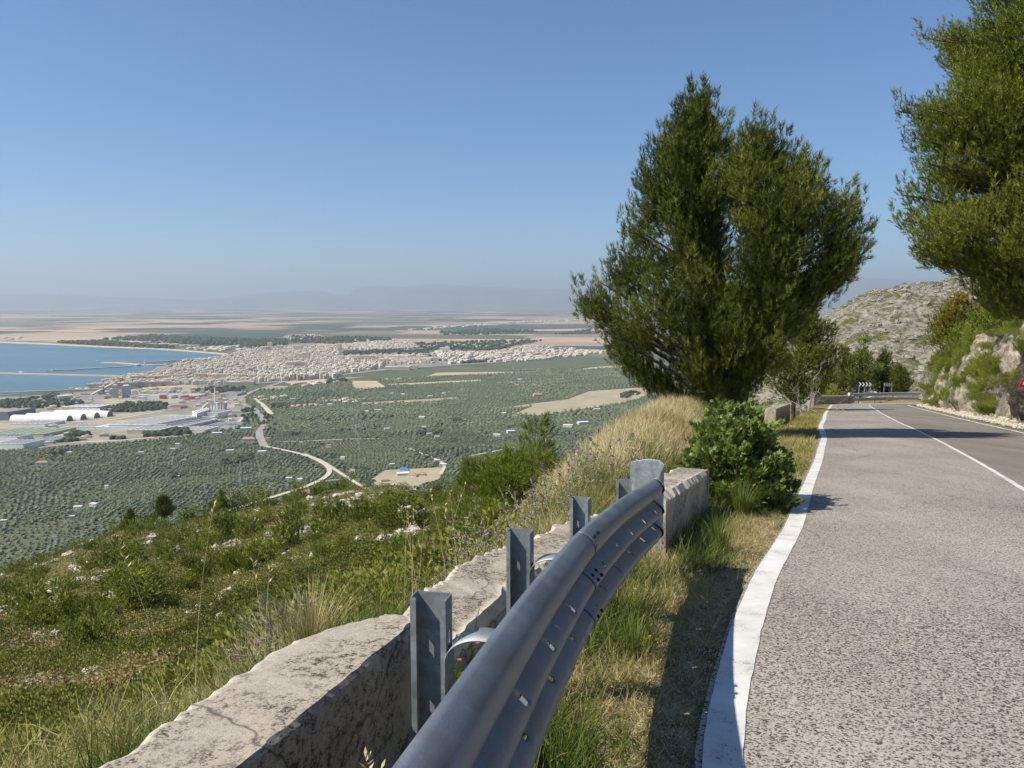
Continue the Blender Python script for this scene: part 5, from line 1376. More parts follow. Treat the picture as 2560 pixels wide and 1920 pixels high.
# ---------------------------------------------------------------- fig bush
def fig_leaf():
    pts = [(0, 0), (.16, .02), (.42, .16), (.40, .34), (.26, .40), (.50, .66), (.34, .78), (.14, .60), (.10, .86), (0, 1.0)]
    pts = pts + [(-a, b) for a, b in pts[-2:0:-1]]
    V = [(0, .45, .0)] + [(a, b, -.22 * abs(a) - .12 * (b - .45) ** 2) for a, b in pts]
    n = len(pts); F_ = [(0, 1 + i, 1 + (i + 1) % n) for i in range(n)]
    return np.array(V), np.array(F_), np.array([.5] + [0.] * n)
M_fig = leafmat('fig_leaves', [(0, (.04, .07, .014)), (.4, (.11, .165, .026)), (.7, (.19, .25, .05)), (1, (.32, .37, .11))], .45, .35, spec=.4)
def fig_bush(base, R_, H_, n, seed):
    r = np.random.default_rng(seed); root = empty('fig_bush', base); tag(root, 'bright green broad leaved fig bush between the wall block and the road', 'bush')
    P_ = []; N_ = []; tb = MB()
    for s in range(54):
        a = s * 2.4; rr = math.sqrt((s + .5) / 54) ; tip = Vector((math.cos(a) * rr * R_[0], math.sin(a) * rr * R_[1], H_ * (1.02 - .80 * rr ** 2.6) * r.uniform(.78, 1.12)))
        b0 = Vector((r.normal() * .08, r.normal() * .08, 0)); mid = b0.lerp(tip, .5) + Vector((tip.x * .15, tip.y * .15, -.05))
        tb.tube([b0, mid, tip], [.012, .008, .003], 5)
        d = (tip - mid).normalized()
        for k in range(n):
            t = 1 - r.random() ** 1.2 * .85; p = mid.lerp(tip, t) if t > .3 else b0.lerp(mid, t + .6)
            an = r.uniform(0, 6.28); off = Vector((math.cos(an), math.sin(an), r.uniform(-.1, .5))) * r.uniform(.04, .13)
            P_.append(p + off); N_.append((off.normalized() * .6 + d * .3 + Vector((0, 0, .35)) + Vector(r.normal(size=3)) * .25))
    P_ = np.array(P_); Dv = np.array(N_); m = len(P_)
    y = Dv / np.linalg.norm(Dv, axis=1, keepdims=True); up = np.array([[0, 0, 1.]]) + r.normal(size=(m, 3)) * .35 + np.array([[-.25, -.1, 0]])
    x = np.cross(y, up); x /= np.linalg.norm(x, axis=1, keepdims=True); z = np.cross(x, y)
    V0, F0, T0 = fig_leaf()
    V, Fc, T = scatter(V0, F0, T0, P_, np.stack([x, y, z], 2), r.uniform(.042, .082, m), .48 + r.normal(size=m) * .15 + .1 * vnoise(P_[:, 0], P_[:, 2], .4), .1)
    Nf = P_ - np.array([0, 0, H_ * .25]); Nf /= np.linalg.norm(Nf, axis=1, keepdims=True); Nf = Nf * .6 + z * .5 + np.array([0, 0, .2])
    link('leaves', mkmesh('fig_leaves', V, Fc, M_fig, T, False, np.repeat(Nf, len(V0), 0)), root); tb.build('stems', M_bark, root)
g_ = gz(3.2, 10.3)
fig_bush((2.96, 9.85, g_ - .05), (.74, .95), 1.36, 170, 3)

# ---------------------------------------------------------------- thistles and other weeds
M_weed = leafmat('thistle_green', [(0, (.14, .16, .07)), (.4, (.27, .28, .14)), (.7, (.40, .38, .22)), (1, (.52, .47, .30))], .7, .2)
M_purple = leafmat('thistle_flower', [(0, (.22, .02, .26)), (.5, (.42, .06, .46)), (1, (.55, .20, .58))], .6, .2)
M_yellow = simplemat('yellow_petal', (.65, .50, .03), .6)
M_redfl = simplemat('dusty_red_flower', (.38, .09, .10), .7)
def thistle(seed, nst=8, h=.75):
    r = np.random.default_rng(seed); st = MB(); lv_p = []; lv_d = []; heads = []
    def stem(p, d, L, rad, lev):
        pts = [p]; q = p
        for i in range(5):
            d = (d + Vector(r.normal(size=3)) * .10 + Vector((0, 0, .05))).normalized(); q = q + d * L / 5; pts.append(q)
            for k in range(4): lv_p.append(q - d * L / 10 * k); lv_d.append(Vector(r.normal(size=3)) + d * .6)
        st.tube(pts, [rad * (1 - .12 * k) for k in range(6)], 4, tone=.55)
        heads.append((q, d))
        if lev < 1:
            for k in (2, 3, 4):
                if r.random() < .75: stem(pts[k], (d * .6 + Vector((r.normal(), r.normal(), .5)) * .6).normalized(), L * .38, rad * .7, lev + 1)
    for i in range(nst):
        a = r.uniform(0, 6.28); stem(Vector((r.normal() * .05, r.normal() * .05, 0)), Vector((math.cos(a) * .28, math.sin(a) * .28, 1)).normalized(), h * r.uniform(.7, 1.15), .005, 0)
    P_ = np.array([tuple(p) for p in lv_p]); D_ = np.array([tuple(d) for d in lv_d])
    V0 = np.array([(0, 0, 0), (.16, 0, .35), (.05, 0, .4), (.12, .02, .7), (0, .04, 1.), (-.12, .02, .7), (-.05, 0, .4), (-.16, 0, .35)]); F0 = np.array([(0, 1, 2), (2, 3, 4), (2, 4, 6), (4, 5, 6), (6, 7, 0), (0, 2, 6)])
    V, Fc, T = scatter(V0, F0, np.zeros(8), P_, frames(D_), r.uniform(.02, .06, len(P_)), r.uniform(.25, .85, len(P_)))
    leaf_me = mkmesh('thistle_leaves', V, Fc, M_weed, T, False, np.random.default_rng(4).normal(size=(len(V), 3)) * .5 + np.array([-.2, -.2, .6])); stem_me = st.mesh('thistle_stems', M_weed)
    fl = []
    r.shuffle(heads); 
    for (p, d) in heads[:9]:
        V0, F0, T0 = needle_tuft(36, seed + len(fl), (5, 60), (.5, .9), .16)
        mb = MB(); mb.tube([p - d * .012, p, p + d * .014], [.005, .013, .010], 7, tone=.3)
        V, Fc, T = scatter(V0 * np.array([1, 1, .35]), F0, T0, np.array([tuple(p + d * .010)]), frames(np.array([tuple(d)])), np.array([.062]), np.array([.5]), .25)
        fl.append((mb.mesh('thistle_bud', M_weed), mkmesh('thistle_tuft', V, Fc, M_purple, T)))
    return leaf_me, stem_me, fl
TH_ = [thistle(k, 9, .62 + .1 * k) for k in range(3)]
GT = 'purple thistles behind the parapet'
lab_t = ['purple thistle plant left of the nearest guardrail post behind the parapet', 'tall purple thistle below the large young pine behind the wall', 'thistle cluster with many purple heads behind the second guardrail post', 'pale thistle plant between the second and third guardrail posts', 'leafy purple thistle behind the third guardrail post', 'thistle with dark stems behind the fourth guardrail post', 'tall thistle with the topmost purple flower left of the guardrail end plate', 'small thistle at the back edge of the cracked wall', 'thistle plant among straw grass left of the second post', 'low thistle beside the grey green leafy shrub', 'thistle on the slope below the large young pine', 'pinkish thistle in the straw grass behind the near parapet', 'thin thistle near the round clump of straw grass']
for j, (px, d, s) in enumerate([(420, 4.2, .75), (476, 6.2, 1.15), (500, 6.6, 1.1), (545, 7.8, 1.25), (572, 8.2, 1.2), (600, 8.8, 1.3), (632, 9.4, 1.35), (560, 7.2, .9), (452, 5.2, .95), (330, 4.4, .6), (520, 8.2, 1.2), (258, 3.6, .6), (585, 9.5, 1.2)]):
    x, y, z = on_ground(px, d); lm, sm, fl = TH_[j % 3]
    root = empty('thistle', (x, y, z - .02), rv.uniform(0, 6.28)); s *= .72; root.scale = (s, s, s); tag(root, lab_t[j], 'thistle', GT)
    link('leaves', lm, root); link('stems', sm, root)
    for bm_, tm in fl:
        h_ = link('flower_bud', bm_, root); link('flower', tm, h_)
# grey green leafy shrub behind the near wall
def willow_shrub(name, label, p, R_, H_, n, mat, seed, ls=.10, asp=.16, cat='shrub'):
    r = np.random.default_rng(seed); root = empty(name, p); tag(root, label, cat); P_ = []; D_ = []; tb = MB()
    for s in range(26):
        a = s * 2.4; rr = math.sqrt((s + .5) / 26); tip = Vector((math.cos(a) * rr * R_, math.sin(a) * rr * R_, H_ * (1 - .4 * rr * rr) * r.uniform(.8, 1.1))); tb.tube([Vector((0, 0, 0)), tip * .5 + Vector((0, 0, .05)), tip], [.006, .004, .002], 4)
        for k in range(n):
            t = 1 - .8 * r.random() ** 1.3; P_.append(tuple(tip * t)); dd = tip.normalized() + Vector(r.normal(size=3)) * .55; D_.append(tuple(dd))
    V0 = np.array([(0, 0, 0), (asp / 2, 0, .45), (0, .0, 1), (-asp / 2, 0, .45)]); F0 = np.array([(0, 1, 2), (0, 2, 3)])
    V, Fc, T = scatter(V0, F0, np.zeros(4), np.array(P_), frames(np.array(D_)), r.uniform(.6, 1.2, len(P_)) * ls, r.normal(.55, .15, len(P_)))
    link('leaves', mkmesh(name + '_leaves', V, Fc, mat, T), root); tb.build('stems', M_bark, root)
x, y, z = on_ground(292, 5.2); willow_shrub('leafy_shrub', 'grey green narrow leaved shrub behind the near parapet', (x, y, z), .42, .62, 46, M_weed, 4)
x, y, z = on_ground(350, 5.0); willow_shrub('leafy_shrub', 'spiky bright green rosemary like shrub right of the grey green one', (x, y, z), .40, .55, 90, M_young, 5, .06, .12)
x, y, z = on_ground(395, 6.0); willow_shrub('leafy_shrub', 'upright green broom shrub behind the straw grass near the wall', (x, y, z), .40, .6, 90, M_young, 6, .07, .10)
x, y, z = (-.30, 3.05, gz(-.2, 3.05)); willow_shrub('leafy_shrub', 'dark leafy weed growing in the broken gap of the wall behind the posts', (x + .08, y + .12, z), .16, .36, 30, M_fig, 7, .05, .25)
def flower_plant(name, label, p, mat, n, h, seed):
    r = np.random.default_rng(seed); root = empty(name, p); tag(root, label, 'wild flower'); st = MB()
    for i in range(n):
        a = r.uniform(0, 6.28); t = Vector((math.cos(a) * .08, math.sin(a) * .08, h * r.uniform(.7, 1))); st.tube([Vector((0, 0, 0)), t * .5, t], [.0015, .0013, .001], 4)
        fb = MB()
        for k in range(8):
            b = k * .785; u = Vector((math.cos(b), math.sin(b), .25)) * .012; v = Vector((-math.sin(b), math.cos(b), 0)) * .004
            fb.add([tuple(t), tuple(t + u * .6 + v), tuple(t + u), tuple(t + u * .6 - v)], [(0, 1, 2, 3)])
        fb.build('flower', mat, root)
    st.build('stem', M_fig, root)
flower_plant('red_valerian', 'small dusty red flowers in the wall gap between the first two posts', (-.20, 3.1, gz(-.2, 3.1)), M_redfl, 6, .52, 1)
for j, (xx, yy, l) in enumerate([(.55, 3.2, 'yellow dandelion like flower in the shaded verge beside the white line'), (.75, 4.4, 'yellow flower in the shadow of the guardrail end'), (.38, 2.1, 'lowest yellow flower at the bottom of the verge'), (.95, 5.3, 'small yellow flower just beyond the guardrail shadow')]):
    flower_plant('yellow_flower', l, (xx, yy, gz(xx, yy)), M_yellow, 2, .14, j + 3)
# green rush tufts
def rush(label, x, y, n, h, seed, tone=.28):
    r = np.random.default_rng(seed); xs_ = x + r.normal(size=n) * .05; ys_ = y + r.normal(size=n) * .05
    root = empty('grass_tuft', (x, y, gz(x, y))); tag(root, label, 'grass tuft')
    V_ = []; F_ = []; T_ = []; off = 0
    for v, b in enumerate((.15, .4, .7)):
        V0, F0, T0 = blade(b, 1., 4); i = np.arange(v, n, 3); k = len(i); hh = r.uniform(.6, 1, k) * h
        Fm = frames(np.stack([r.normal(0, .28, k), r.normal(0, .28, k), np.ones(k)], 1)); a = np.arctan2(ys_[i] - y, xs_[i] - x)
        V, Fc, T = scatter(V0, F0, T0, np.stack([xs_[i] - x, ys_[i] - y, np.zeros(k)], 1), np.einsum('nij,njk->nik', rotz(a), np.repeat(np.eye(3)[None], k, 0)), np.stack([hh, np.full(k, .004), hh], 1), r.normal(tone, .1, k)); V_.append(V); F_.append(Fc + off); T_.append(T); off += len(V)
    link('blades', mkmesh('rush_blades', np.concatenate(V_), np.concatenate(F_), M_grass, np.concatenate(T_)), root)
rush('blue green rush tuft in front of the concrete wall block', 2.0, 7.1, 260, .42, 1)
rush('large grey green grass tuft at the foot of the fig bush', 2.75, 8.9, 420, .55, 2, .33)
rush('tall pale grass tuft between the fig bush and the white line', 3.35, 9.3, 300, .42, 3, .5)
rush('grass tuft under the middle of the guardrail', .72, 4.3, 160, .26, 4, .35)
rush('bright green weed tuft under the near end of the guardrail', .28, 1.95, 260, .14, 5, .3)
rush('bright green weed tuft beside the lit strip under the guardrail', .42, 2.75, 260, .12, 6, .3)
rush('rust coloured dry grass tuft behind the near parapet', *on_ground(312, 4.0)[:2], 320, .50, 7, .72)
rush('pale drooping straw tuft behind the near parapet left of the rust coloured one', *on_ground(250, 4.4)[:2], 300, .45, 8, .78)
# ================================================================ things on the plain
def in_poly(x, y, poly):
    poly = np.array(poly); c = np.zeros(len(x), bool); j = len(poly) - 1
    for i in range(len(poly)):
        xi, yi = poly[i]; xj, yj = poly[j]
        c ^= ((yi > y) != (yj > y)) & (x < (xj - xi) * (y - yi) / (yj - yi + 1e-12) + xi); j = i
    return c
M_indg = simplemat('industrial_ground', (.30, .275, .21), .95, sc=.012, var=.45)
M_field = simplemat('stubble_field', (.46, .37, .25), .95, sc=.01, var=.18)
M_field2 = simplemat('mown_field', (.36, .31, .21), .95, sc=.01, var=.2)
M_rd = simplemat('country_road', (.30, .28, .26), .9, sc=.02, var=.12)
M_track = simplemat('gravel_track', (.52, .47, .38), .9, sc=.02, var=.1)
IND = [C1(-900, 1110), C1(-100, 1082), C1(420, 1060), C1(800, 1030), C1(1500, 988), C1(1950, 985), C1(2120, 1090), C1(2130, 1300), C1(1900, 1370), C1(1500, 1440), C1(1000, 1480), C1(400, 1520), C1(0, 1545), C1(-900, 1600)]
flat('industrial_ground', IND, .9, M_indg)
CITYG = [C1(780, 1015), C1(930, 945), C1(1250, 885), C1(1400, 835), C1(1600, 780), C1(1900, 735), C1(2060, 700), C2(200, 640), C2(850, 640), C2(1560, 600), C2(1600, 690), C2(2250, 680), C2(2600, 670), C2(2600, 760), C2(1700, 815), C2(1250, 850), C2(900, 890), C2(450, 945), C2(0, 975), C1(1500, 992)]
flat('town_ground', CITYG, 1.3, simplemat('town_ground', (.24, .225, .20), .95, sc=.01, var=.2))
FIELDS = [[C2(960, 940), C2(1180, 940), C2(1270, 1000), C2(990, 1015)], [C2(1060, 1128), C2(1640, 1096), C2(1880, 1080), C2(1890, 1092), C2(1640, 1122), C2(1040, 1150)], [C2(1600, 905), C2(1700, 870), C2(2212, 862), C2(2600, 860), C2(2212, 882)],
          [C2(1270, 968), C2(2080, 930), C2(2082, 942), C2(1290, 982)], [C3(560, 1175), C3(700, 1150), C3(1100, 1100), C3(1290, 1030), C3(1900, 985), C3(1900, 1040), C3(1600, 1130), C3(1200, 1190), C3(850, 1240), C3(640, 1225), C3(800, 1160)],
          [C3(1080, 857), C3(1300, 825), C3(1700, 793), C3(1900, 793), C3(1720, 815)], [C2(380, 950), C2(760, 920), C2(1100, 905), C2(760, 940), C2(420, 965)], [C2(220, 985), C2(420, 985), C2(400, 1010), C2(210, 1015)], [C2(700, 1105), C2(1100, 1090), C2(1090, 1106), C2(700, 1118)],
          [C1(1220, 985), C1(1700, 975), C1(1700, 990), C1(1230, 1010)], [(372, 479), (385, 470), (446, 467), (441, 478), (414, 489), (378, 491)], [C2(430, 1150), C2(640, 1135), C2(740, 1150), C2(430, 1165)], [C3(1050, 690), C3(1400, 680), C3(1500, 690), C3(1050, 700)]]
for i, f_ in enumerate(FIELDS): flat('field', f_, 1.0 + .05 * i, M_field if i % 3 != 1 else M_field2)
def ribbon(name, pts, w, mat, dz=1.6):
    pts = [PL(*p, ZP + dz) for p in pts]; P2 = np.array([(p.x, p.y) for p in pts])
    L = np.r_[0, np.cumsum(np.hypot(*np.diff(P2, axis=0).T))]; s = np.linspace(0, L[-1], max(8, int(L[-1] / 25)))
    c = np.stack([np.interp(s, L, P2[:, k]) for k in (0, 1)], 1)
    for _ in range(3): c[1:-1] = (c[:-2] + 2 * c[1:-1] + c[2:]) / 4
    A = offset_path(c, -w / 2); B = offset_path(c, w / 2); n = len(c)
    V = [(a[0], a[1], ZP + dz) for a in A] + [(b[0], b[1], ZP + dz) for b in B]
    f = np.array([(i, n + i, n + i + 1, i + 1) for i in range(n - 1)])
    o = link(name, mkmesh(name, V, f, mat)); 
    if o.data.polygons[0].normal.z < 0: o.data.flip_normals()
    tag(o, kind='structure'); return c
ROADS = []
ROADS.append((ribbon('country_road', [D1(*q) for q in [(1720, 80), (1600, 110), (1415, 165), (1340, 200), (1325, 225), (1345, 245), (1400, 265), (1435, 300), (1465, 345), (1475, 355), (1430, 385), (1438, 430), (1462, 475)]], 17, M_rd), 17))
ROADS.append((ribbon('country_road', [D1(*q) for q in [(1462, 475), (1560, 495), (1680, 520), (1780, 562), (1830, 597), (1838, 622), (1780, 665), (1640, 720), (1540, 745), (1400, 790), (1200, 850)]], 9, M_track, 1.7), 16))
ROADS.append((ribbon('country_road', [D1(*q) for q in [(1680, 518), (1790, 560), (1860, 612), (1940, 660), (2030, 718), (2080, 745)]], 7, M_track, 1.8), 14))
ROADS.append((ribbon('country_road', [D1(*q) for q in [(1775, 672), (1830, 664), (1900, 660)]], 8, M_rd, 1.9), 12))
ROADS.append((ribbon('farm_track', [D1(*q) for q in [(1405, 212), (1450, 245), (1480, 275), (1500, 300)]], 14, M_track), 14))
ROADS.append((ribbon('farm_track', [D1(*q) for q in [(1365, 280), (1345, 320), (1320, 355)]], 14, M_track), 14))
ROADS.append((ribbon('farm_track', [C2(1465, 1525), C2(1520, 1560), C2(1640, 1580), C2(1680, 1620), (449, 463), (440, 474)], 6, M_track), 12))
ROADS.append((ribbon('farm_track', [C3(260, 1590), C3(400, 1560), C3(520, 1540), C3(640, 1515)], 7, M_track), 12))
ROADS.append((ribbon('farm_track', [C3(500, 955), C3(800, 940), C3(1200, 905), C3(1800, 865)], 9, M_track), 14))
ROADS.append((ribbon('farm_track', [C2(300, 1465), C2(560, 1465), C2(900, 1440), C2(1200, 1440)], 5, M_track), 10))
for q in [[C1(0, 1110), C1(600, 1100), C1(1200, 1080)], [C1(400, 1300), C1(900, 1290), C1(1400, 1200)], [C1(0, 1400), C1(600, 1310)], [C1(300, 1480), C1(1000, 1460), C1(1400, 1420)], [C1(900, 1130), C1(1500, 1130), C1(1850, 1110)]]:
    ribbon('farm_track', q, 11, M_track, 1.5)

# town ----------------------------------------------------------------
def bld_mat(name, cols, wall=True):
    m, nt, b = newmat(name, .85, .2)
    c = ramp(nt, attr(nt), cols)
    if wall:
        tc = nd(nt, 'ShaderNodeTexCoord'); geo = nd(nt, 'ShaderNodeNewGeometry')
        sx = nd(nt, 'ShaderNodeSeparateXYZ'); nt.links.new(tc.outputs['Object'], sx.inputs[0])
        ad = nd(nt, 'ShaderNodeMath', operation='ADD'); nt.links.new(sx.outputs[0], ad.inputs[0]); nt.links.new(sx.outputs[1], ad.inputs[1])
        cb = nd(nt, 'ShaderNodeCombineXYZ'); nt.links.new(ad.outputs[0], cb.inputs[0]); nt.links.new(sx.outputs[2], cb.inputs[1])
        br = nd(nt, 'ShaderNodeTexBrick'); nt.links.new(cb.outputs[0], br.inputs[0]); br.offset = 0
        br.inputs['Scale'].default_value = 1; br.inputs['Brick Width'].default_value = 3.6; br.inputs['Row Height'].default_value = 3.2; br.inputs['Mortar Size'].default_value = .95; br.inputs['Mortar Smooth'].default_value = 0
        br.inputs['Color1'].default_value = (0, 0, 0, 1); br.inputs['Color2'].default_value = (0, 0, 0, 1); br.inputs['Mortar'].default_value = (1, 1, 1, 1)
        sn = nd(nt, 'ShaderNodeSeparateXYZ'); nt.links.new(geo.outputs['Normal'], sn.inputs[0])
        gt = nd(nt, 'ShaderNodeMath', operation='GREATER_THAN'); nt.links.new(sn.outputs[2], gt.inputs[0]); gt.inputs[1].default_value = .5
        mx = nd(nt, 'ShaderNodeMath', operation='MAXIMUM'); nt.links.new(gt.outputs[0], mx.inputs[0]); nt.links.new(br.outputs[0], mx.inputs[1])
        c = mix(nt, mx.outputs[0], (.13, .12, .12), c)
    nt.links.new(c, b.inputs['Base Color']); return m
TOWN = [(0, (.76, .69, .57)), (.35, (.74, .67, .55)), (.55, (.62, .51, .37)), (.7, (.54, .40, .30)), (.85, (.62, .60, .56)), (1, (.42, .24, .18))]
M_town = bld_mat('town_walls', TOWN)
M_roofm = bld_mat('roof_surface', [(0, (.60, .57, .52)), (.5, (.45, .43, .40)), (1, (.30, .14, .10))], False)
M_tile = simplemat('terracotta_tiles', (.40, .23, .17), .9, sc=1, var=.2)
M_wallw = simplemat('white_plaster', (.60, .57, .51), .9, sc=.5, var=.06)
M_wallp = simplemat('pinkish_plaster', (.60, .40, .34), .9, sc=.5, var=.1)
M_conc2 = simplemat('grey_industrial', (.50, .50, .48), .85, sc=.1, var=.12)
M_whit2 = simplemat('white_industrial', (.72, .71, .68), .8, sc=.05, var=.06)
M_dark2 = simplemat('dark_roofing', (.16, .18, .21), .8, sc=.1, var=.2)
M_blue = simplemat('blue_roof', (.03, .22, .55), .6, sc=.3)
M_green2 = simplemat('green_roof', (.28, .33, .22), .8, sc=.1)
M_redst = simplemat('red_panels', (.50, .05, .05), .7)
M_tan2 = simplemat('tan_wall', (.52, .44, .33), .85, sc=.1, var=.1)
CITY = [
 ([C1(100, 1095), C1(700, 1060), C1(1500, 1010), C1(1900, 1040), C1(2060, 1120), C1(2080, 1300), C1(1900, 1320), C1(1500, 1100), C1(900, 1110), C1(400, 1200)], 38, .62, (4, 10)),
 ([C1(0, 1380), C1(500, 1340), C1(1000, 1440), C1(600, 1480), C1(100, 1540)], 42, .45, (3, 7)),
 ([C1(780, 1008), C1(940, 945), C1(1250, 895), C1(1400, 840), C1(1600, 790), C1(1900, 745), C1(2074, 705), C2(230, 660), C2(500, 655), C2(850, 652), C2(860, 740), C2(1000, 760), C2(1260, 790), C2(1230, 835), C2(900, 880), C2(780, 925), C2(450, 940), C2(0, 965), C1(1900, 980), C1(1500, 980), C1(1100, 1000)], 22, .97, (8, 17)),
 ([C2(900, 628), C2(1200, 600), C2(1450, 592), C2(1560, 660), C2(1150, 684), C2(900, 662)], 25, .93, (6, 10)),
 ([C2(880, 735), C2(1330, 722), C2(1620, 735), C2(1640, 790), C2(1350, 810), C2(1240, 790)], 30, .75, (7, 16)),
 ([C2(1690, 690), C2(2250, 700), C2(2250, 735), C2(1700, 742)], 32, .6, (6, 13)),
 ([C3(470, 695), C3(700, 652), C3(850, 640), C3(1000, 652), C3(830, 700), C3(500, 722)], 27, .92, (6, 12)),
 ([C3(540, 765), C3(980, 728), C3(950, 760), C3(560, 782)], 28, .88, (6, 10)),
 ([C2(1300, 745), C2(1700, 705), C2(2250, 690), C2(2250, 775), C2(1800, 800), C2(1400, 800)], 38, .4, (5, 11)),
 ([C3(300, 700), C3(700, 660), C3(1100, 660), C3(1500, 700), C3(1100, 735), C3(600, 760), C3(300, 770)], 40, .42, (5, 9)),
 ([C3(1020, 703), C3(1240, 680), C3(1700, 690), C3(1700, 700), C3(1040, 716)], 32, .75, (6, 10)),
 ([C2(380, 545), C2(700, 540), C2(850, 585), C2(400, 590)], 60, .4, (5, 9)),
 ([C2(1400, 505), C2(1650, 480), C2(2212, 440), C2(2212, 455), C2(1650, 500)], 80, .45, (8, 12)),
 ([C3(0, 470), C3(400, 452), C3(800, 420), C3(1390, 402), C3(1390, 416), C3(800, 440), C3(400, 465)], 70, .6, (8, 12)),
 ([C1(1560, 660), C1(1760, 650), C1(2212, 630), C1(2212, 665), C1(1900, 690), C1(1700, 676)], 55, .4, (5, 8)),
 ([C1(900, 590), C1(1500, 580), C1(1700, 640), C1(1000, 620)], 90, .3, (4, 7)),
 ([C1(0, 570), C1(180, 568), C1(180, 592), C1(0, 590)], 60, .5, (4, 7)),
 ([C2(430, 975), C2(740, 950), C2(860, 955), C2(700, 985), C2(460, 995)], 30, .4, (4, 7)),
 ([C2(160, 1085), C2(400, 1075), C2(410, 1090), C2(200, 1115)], 26, .55, (4, 7)),
 ([C1(600, 1018), C1(780, 1010), C1(800, 1028), C1(600, 1032)], 26, .7, (5, 8)),
 ([C2(700, 1100), C2(1100, 1092), C2(1100, 1102), C2(700, 1112)], 24, .5, (3, 5)),
 ([C2(820, 1135), C2(1000, 1130), C2(950, 1150), C2(820, 1155)], 26, .6, (4, 6)),
 ([C2(1220, 935), C2(1480, 925), C2(1480, 932), C2(1220, 942)], 26, .5, (3, 5)),
]
rc = np.random.default_rng(23); BL = []
for ci, (poly, pitch, dens, hr) in enumerate(CITY):
    W = np.array([(PL(*p).x, PL(*p).y) for p in poly]); lo = W.min(0); hi = W.max(0); c0 = (lo + hi) / 2; rad = np.hypot(*(hi - lo)) / 2
    ang0 = [R(24), R(10), R(35)][ci % 3]
    u = np.arange(-rad, rad, pitch); U, Vv = np.meshgrid(u, u); U = U.ravel(); Vv = Vv.ravel()
    ang = ang0 + .25 * vnoise(U, Vv, 900, ci)
    x = c0[0] + U * math.cos(ang0) - Vv * math.sin(ang0) + rc.normal(size=len(U)) * pitch * .22; y = c0[1] + U * math.sin(ang0) + Vv * math.cos(ang0) + rc.normal(size=len(U)) * pitch * .22
    k = in_poly(x, y, W) & (rc.random(len(x)) < dens * (.75 + .5 * (vnoise(x, y, 160, 3) > -.4)))
    for xx, yy, aa in zip(x[k], y[k], ang[k]):
        nz = float(vnoise(np.array([xx]), np.array([yy]), 260, 7)[0])
        h = rc.uniform(*hr) * (1 + .55 * max(0, nz)); tn = np.clip(rc.choice([.1, .3, .45, .55, .68, .8], p=[.24, .28, .2, .12, .09, .07]) + .06 * rc.normal() , 0, .95)
        BL.append((xx, yy, pitch * rc.uniform(.5, .86) * (1 if ci > 1 else .55), pitch * rc.uniform(.5, .82) * (1 if ci > 1 else .4), h, aa, tn))
# apartment slabs and landmarks (size in metres)
for (p, w, l, h, a, tn) in [(C1(810, 1005), 44, 18, 16, .2, .62), (C1(860, 1000), 40, 16, 15, .2, .6), (C1(960, 965), 44, 18, 20, .2, .6), (C1(1010, 960), 40, 16, 20, .2, .6), (C1(985, 1002), 40, 16, 20, .3, .68), (C1(1080, 1003), 44, 18, 20, .3, .62), (C1(1140, 1003), 40, 18, 20, .3, .6), (C1(1180, 1000), 40, 18, 22, .3, .7), (C1(1250, 995), 46, 18, 20, .3, .8), (C1(1340, 990), 46, 18, 18, .3, .66), (C1(1430, 985), 46, 18, 18, .3, .75),
        (C1(1190, 950), 46, 20, 24, .2, .6), (C1(1290, 945), 44, 20, 20, .2, .55), (C1(1400, 940), 44, 20, 20, .2, .6), (C1(1560, 935), 50, 20, 24, .2, .5), (C1(1740, 935), 40, 20, 26, .2, .62), (C1(1880, 935), 60, 20, 24, .2, .5), (C1(2070, 935), 50, 20, 24, .2, .5), (C1(2080, 975), 100, 30, 13, .1, .72), (C2(485, 830), 78, 40, 30, .25, .88), (C2(570, 770), 36, 26, 44, .1, .55), (C2(535, 760), 60, 26, 34, .1, .52), (C2(500, 690), 50, 26, 38, .1, .55), (C2(230, 690), 46, 40, 30, .3, .66), (C2(260, 665), 30, 26, 42, .1, .6), (C2(350, 680), 40, 26, 34, .2, .3), (C2(860, 670), 26, 26, 34, .1, .5),
        (C2(1050, 765), 120, 26, 24, .05, .72), (C2(1360, 845), 110, 34, 15, .05, .5), (C2(1480, 835), 60, 30, 16, .05, .5), (C2(1240, 790), 60, 30, 22, .1, .62), (C2(1370, 755), 100, 40, 22, .05, .3), (C2(1770, 690), 60, 30, 26, .05, .2), (C2(1660, 770), 70, 60, 20, .1, .8), (C2(490, 920), 46, 26, 18, .2, .9)]:
    q = PL(*p); BL.append((q.x, q.y, w, l, h, a, tn))
BL = np.array(BL)
sz = (BL[:, 2] + BL[:, 3]) * (BL[:, 4] + 8) / BL[:, 1] ** 2
pxs = pix(np.stack([BL[:, 0], BL[:, 1], np.full(len(BL), ZP)], 1))
vis = (pxs[:, 0] > 2) & (pxs[:, 0] < 600) & (BL[:, 1] > 2450)
order = np.argsort(-(sz * vis)); top = set(order[:215].tolist())
def bverts(mb, x, y, w, l, h, a, tn, hut=True, z=ZP):
    mb.box((x, y, z + h / 2), (w, l, h), a, tn)
    if hut: mb.box((x + w * .15 * math.cos(a), y + w * .15 * math.sin(a), z + h + 1.4), (w * .3, l * .35, 2.8), a, min(tn, .5))
rest = MB()
cn = lambda t: 'white' if t < .2 else 'cream' if t < .5 else 'sand coloured' if t < .62 else 'pinkish' if t < .76 else 'grey' if t < .87 else 'brick red'
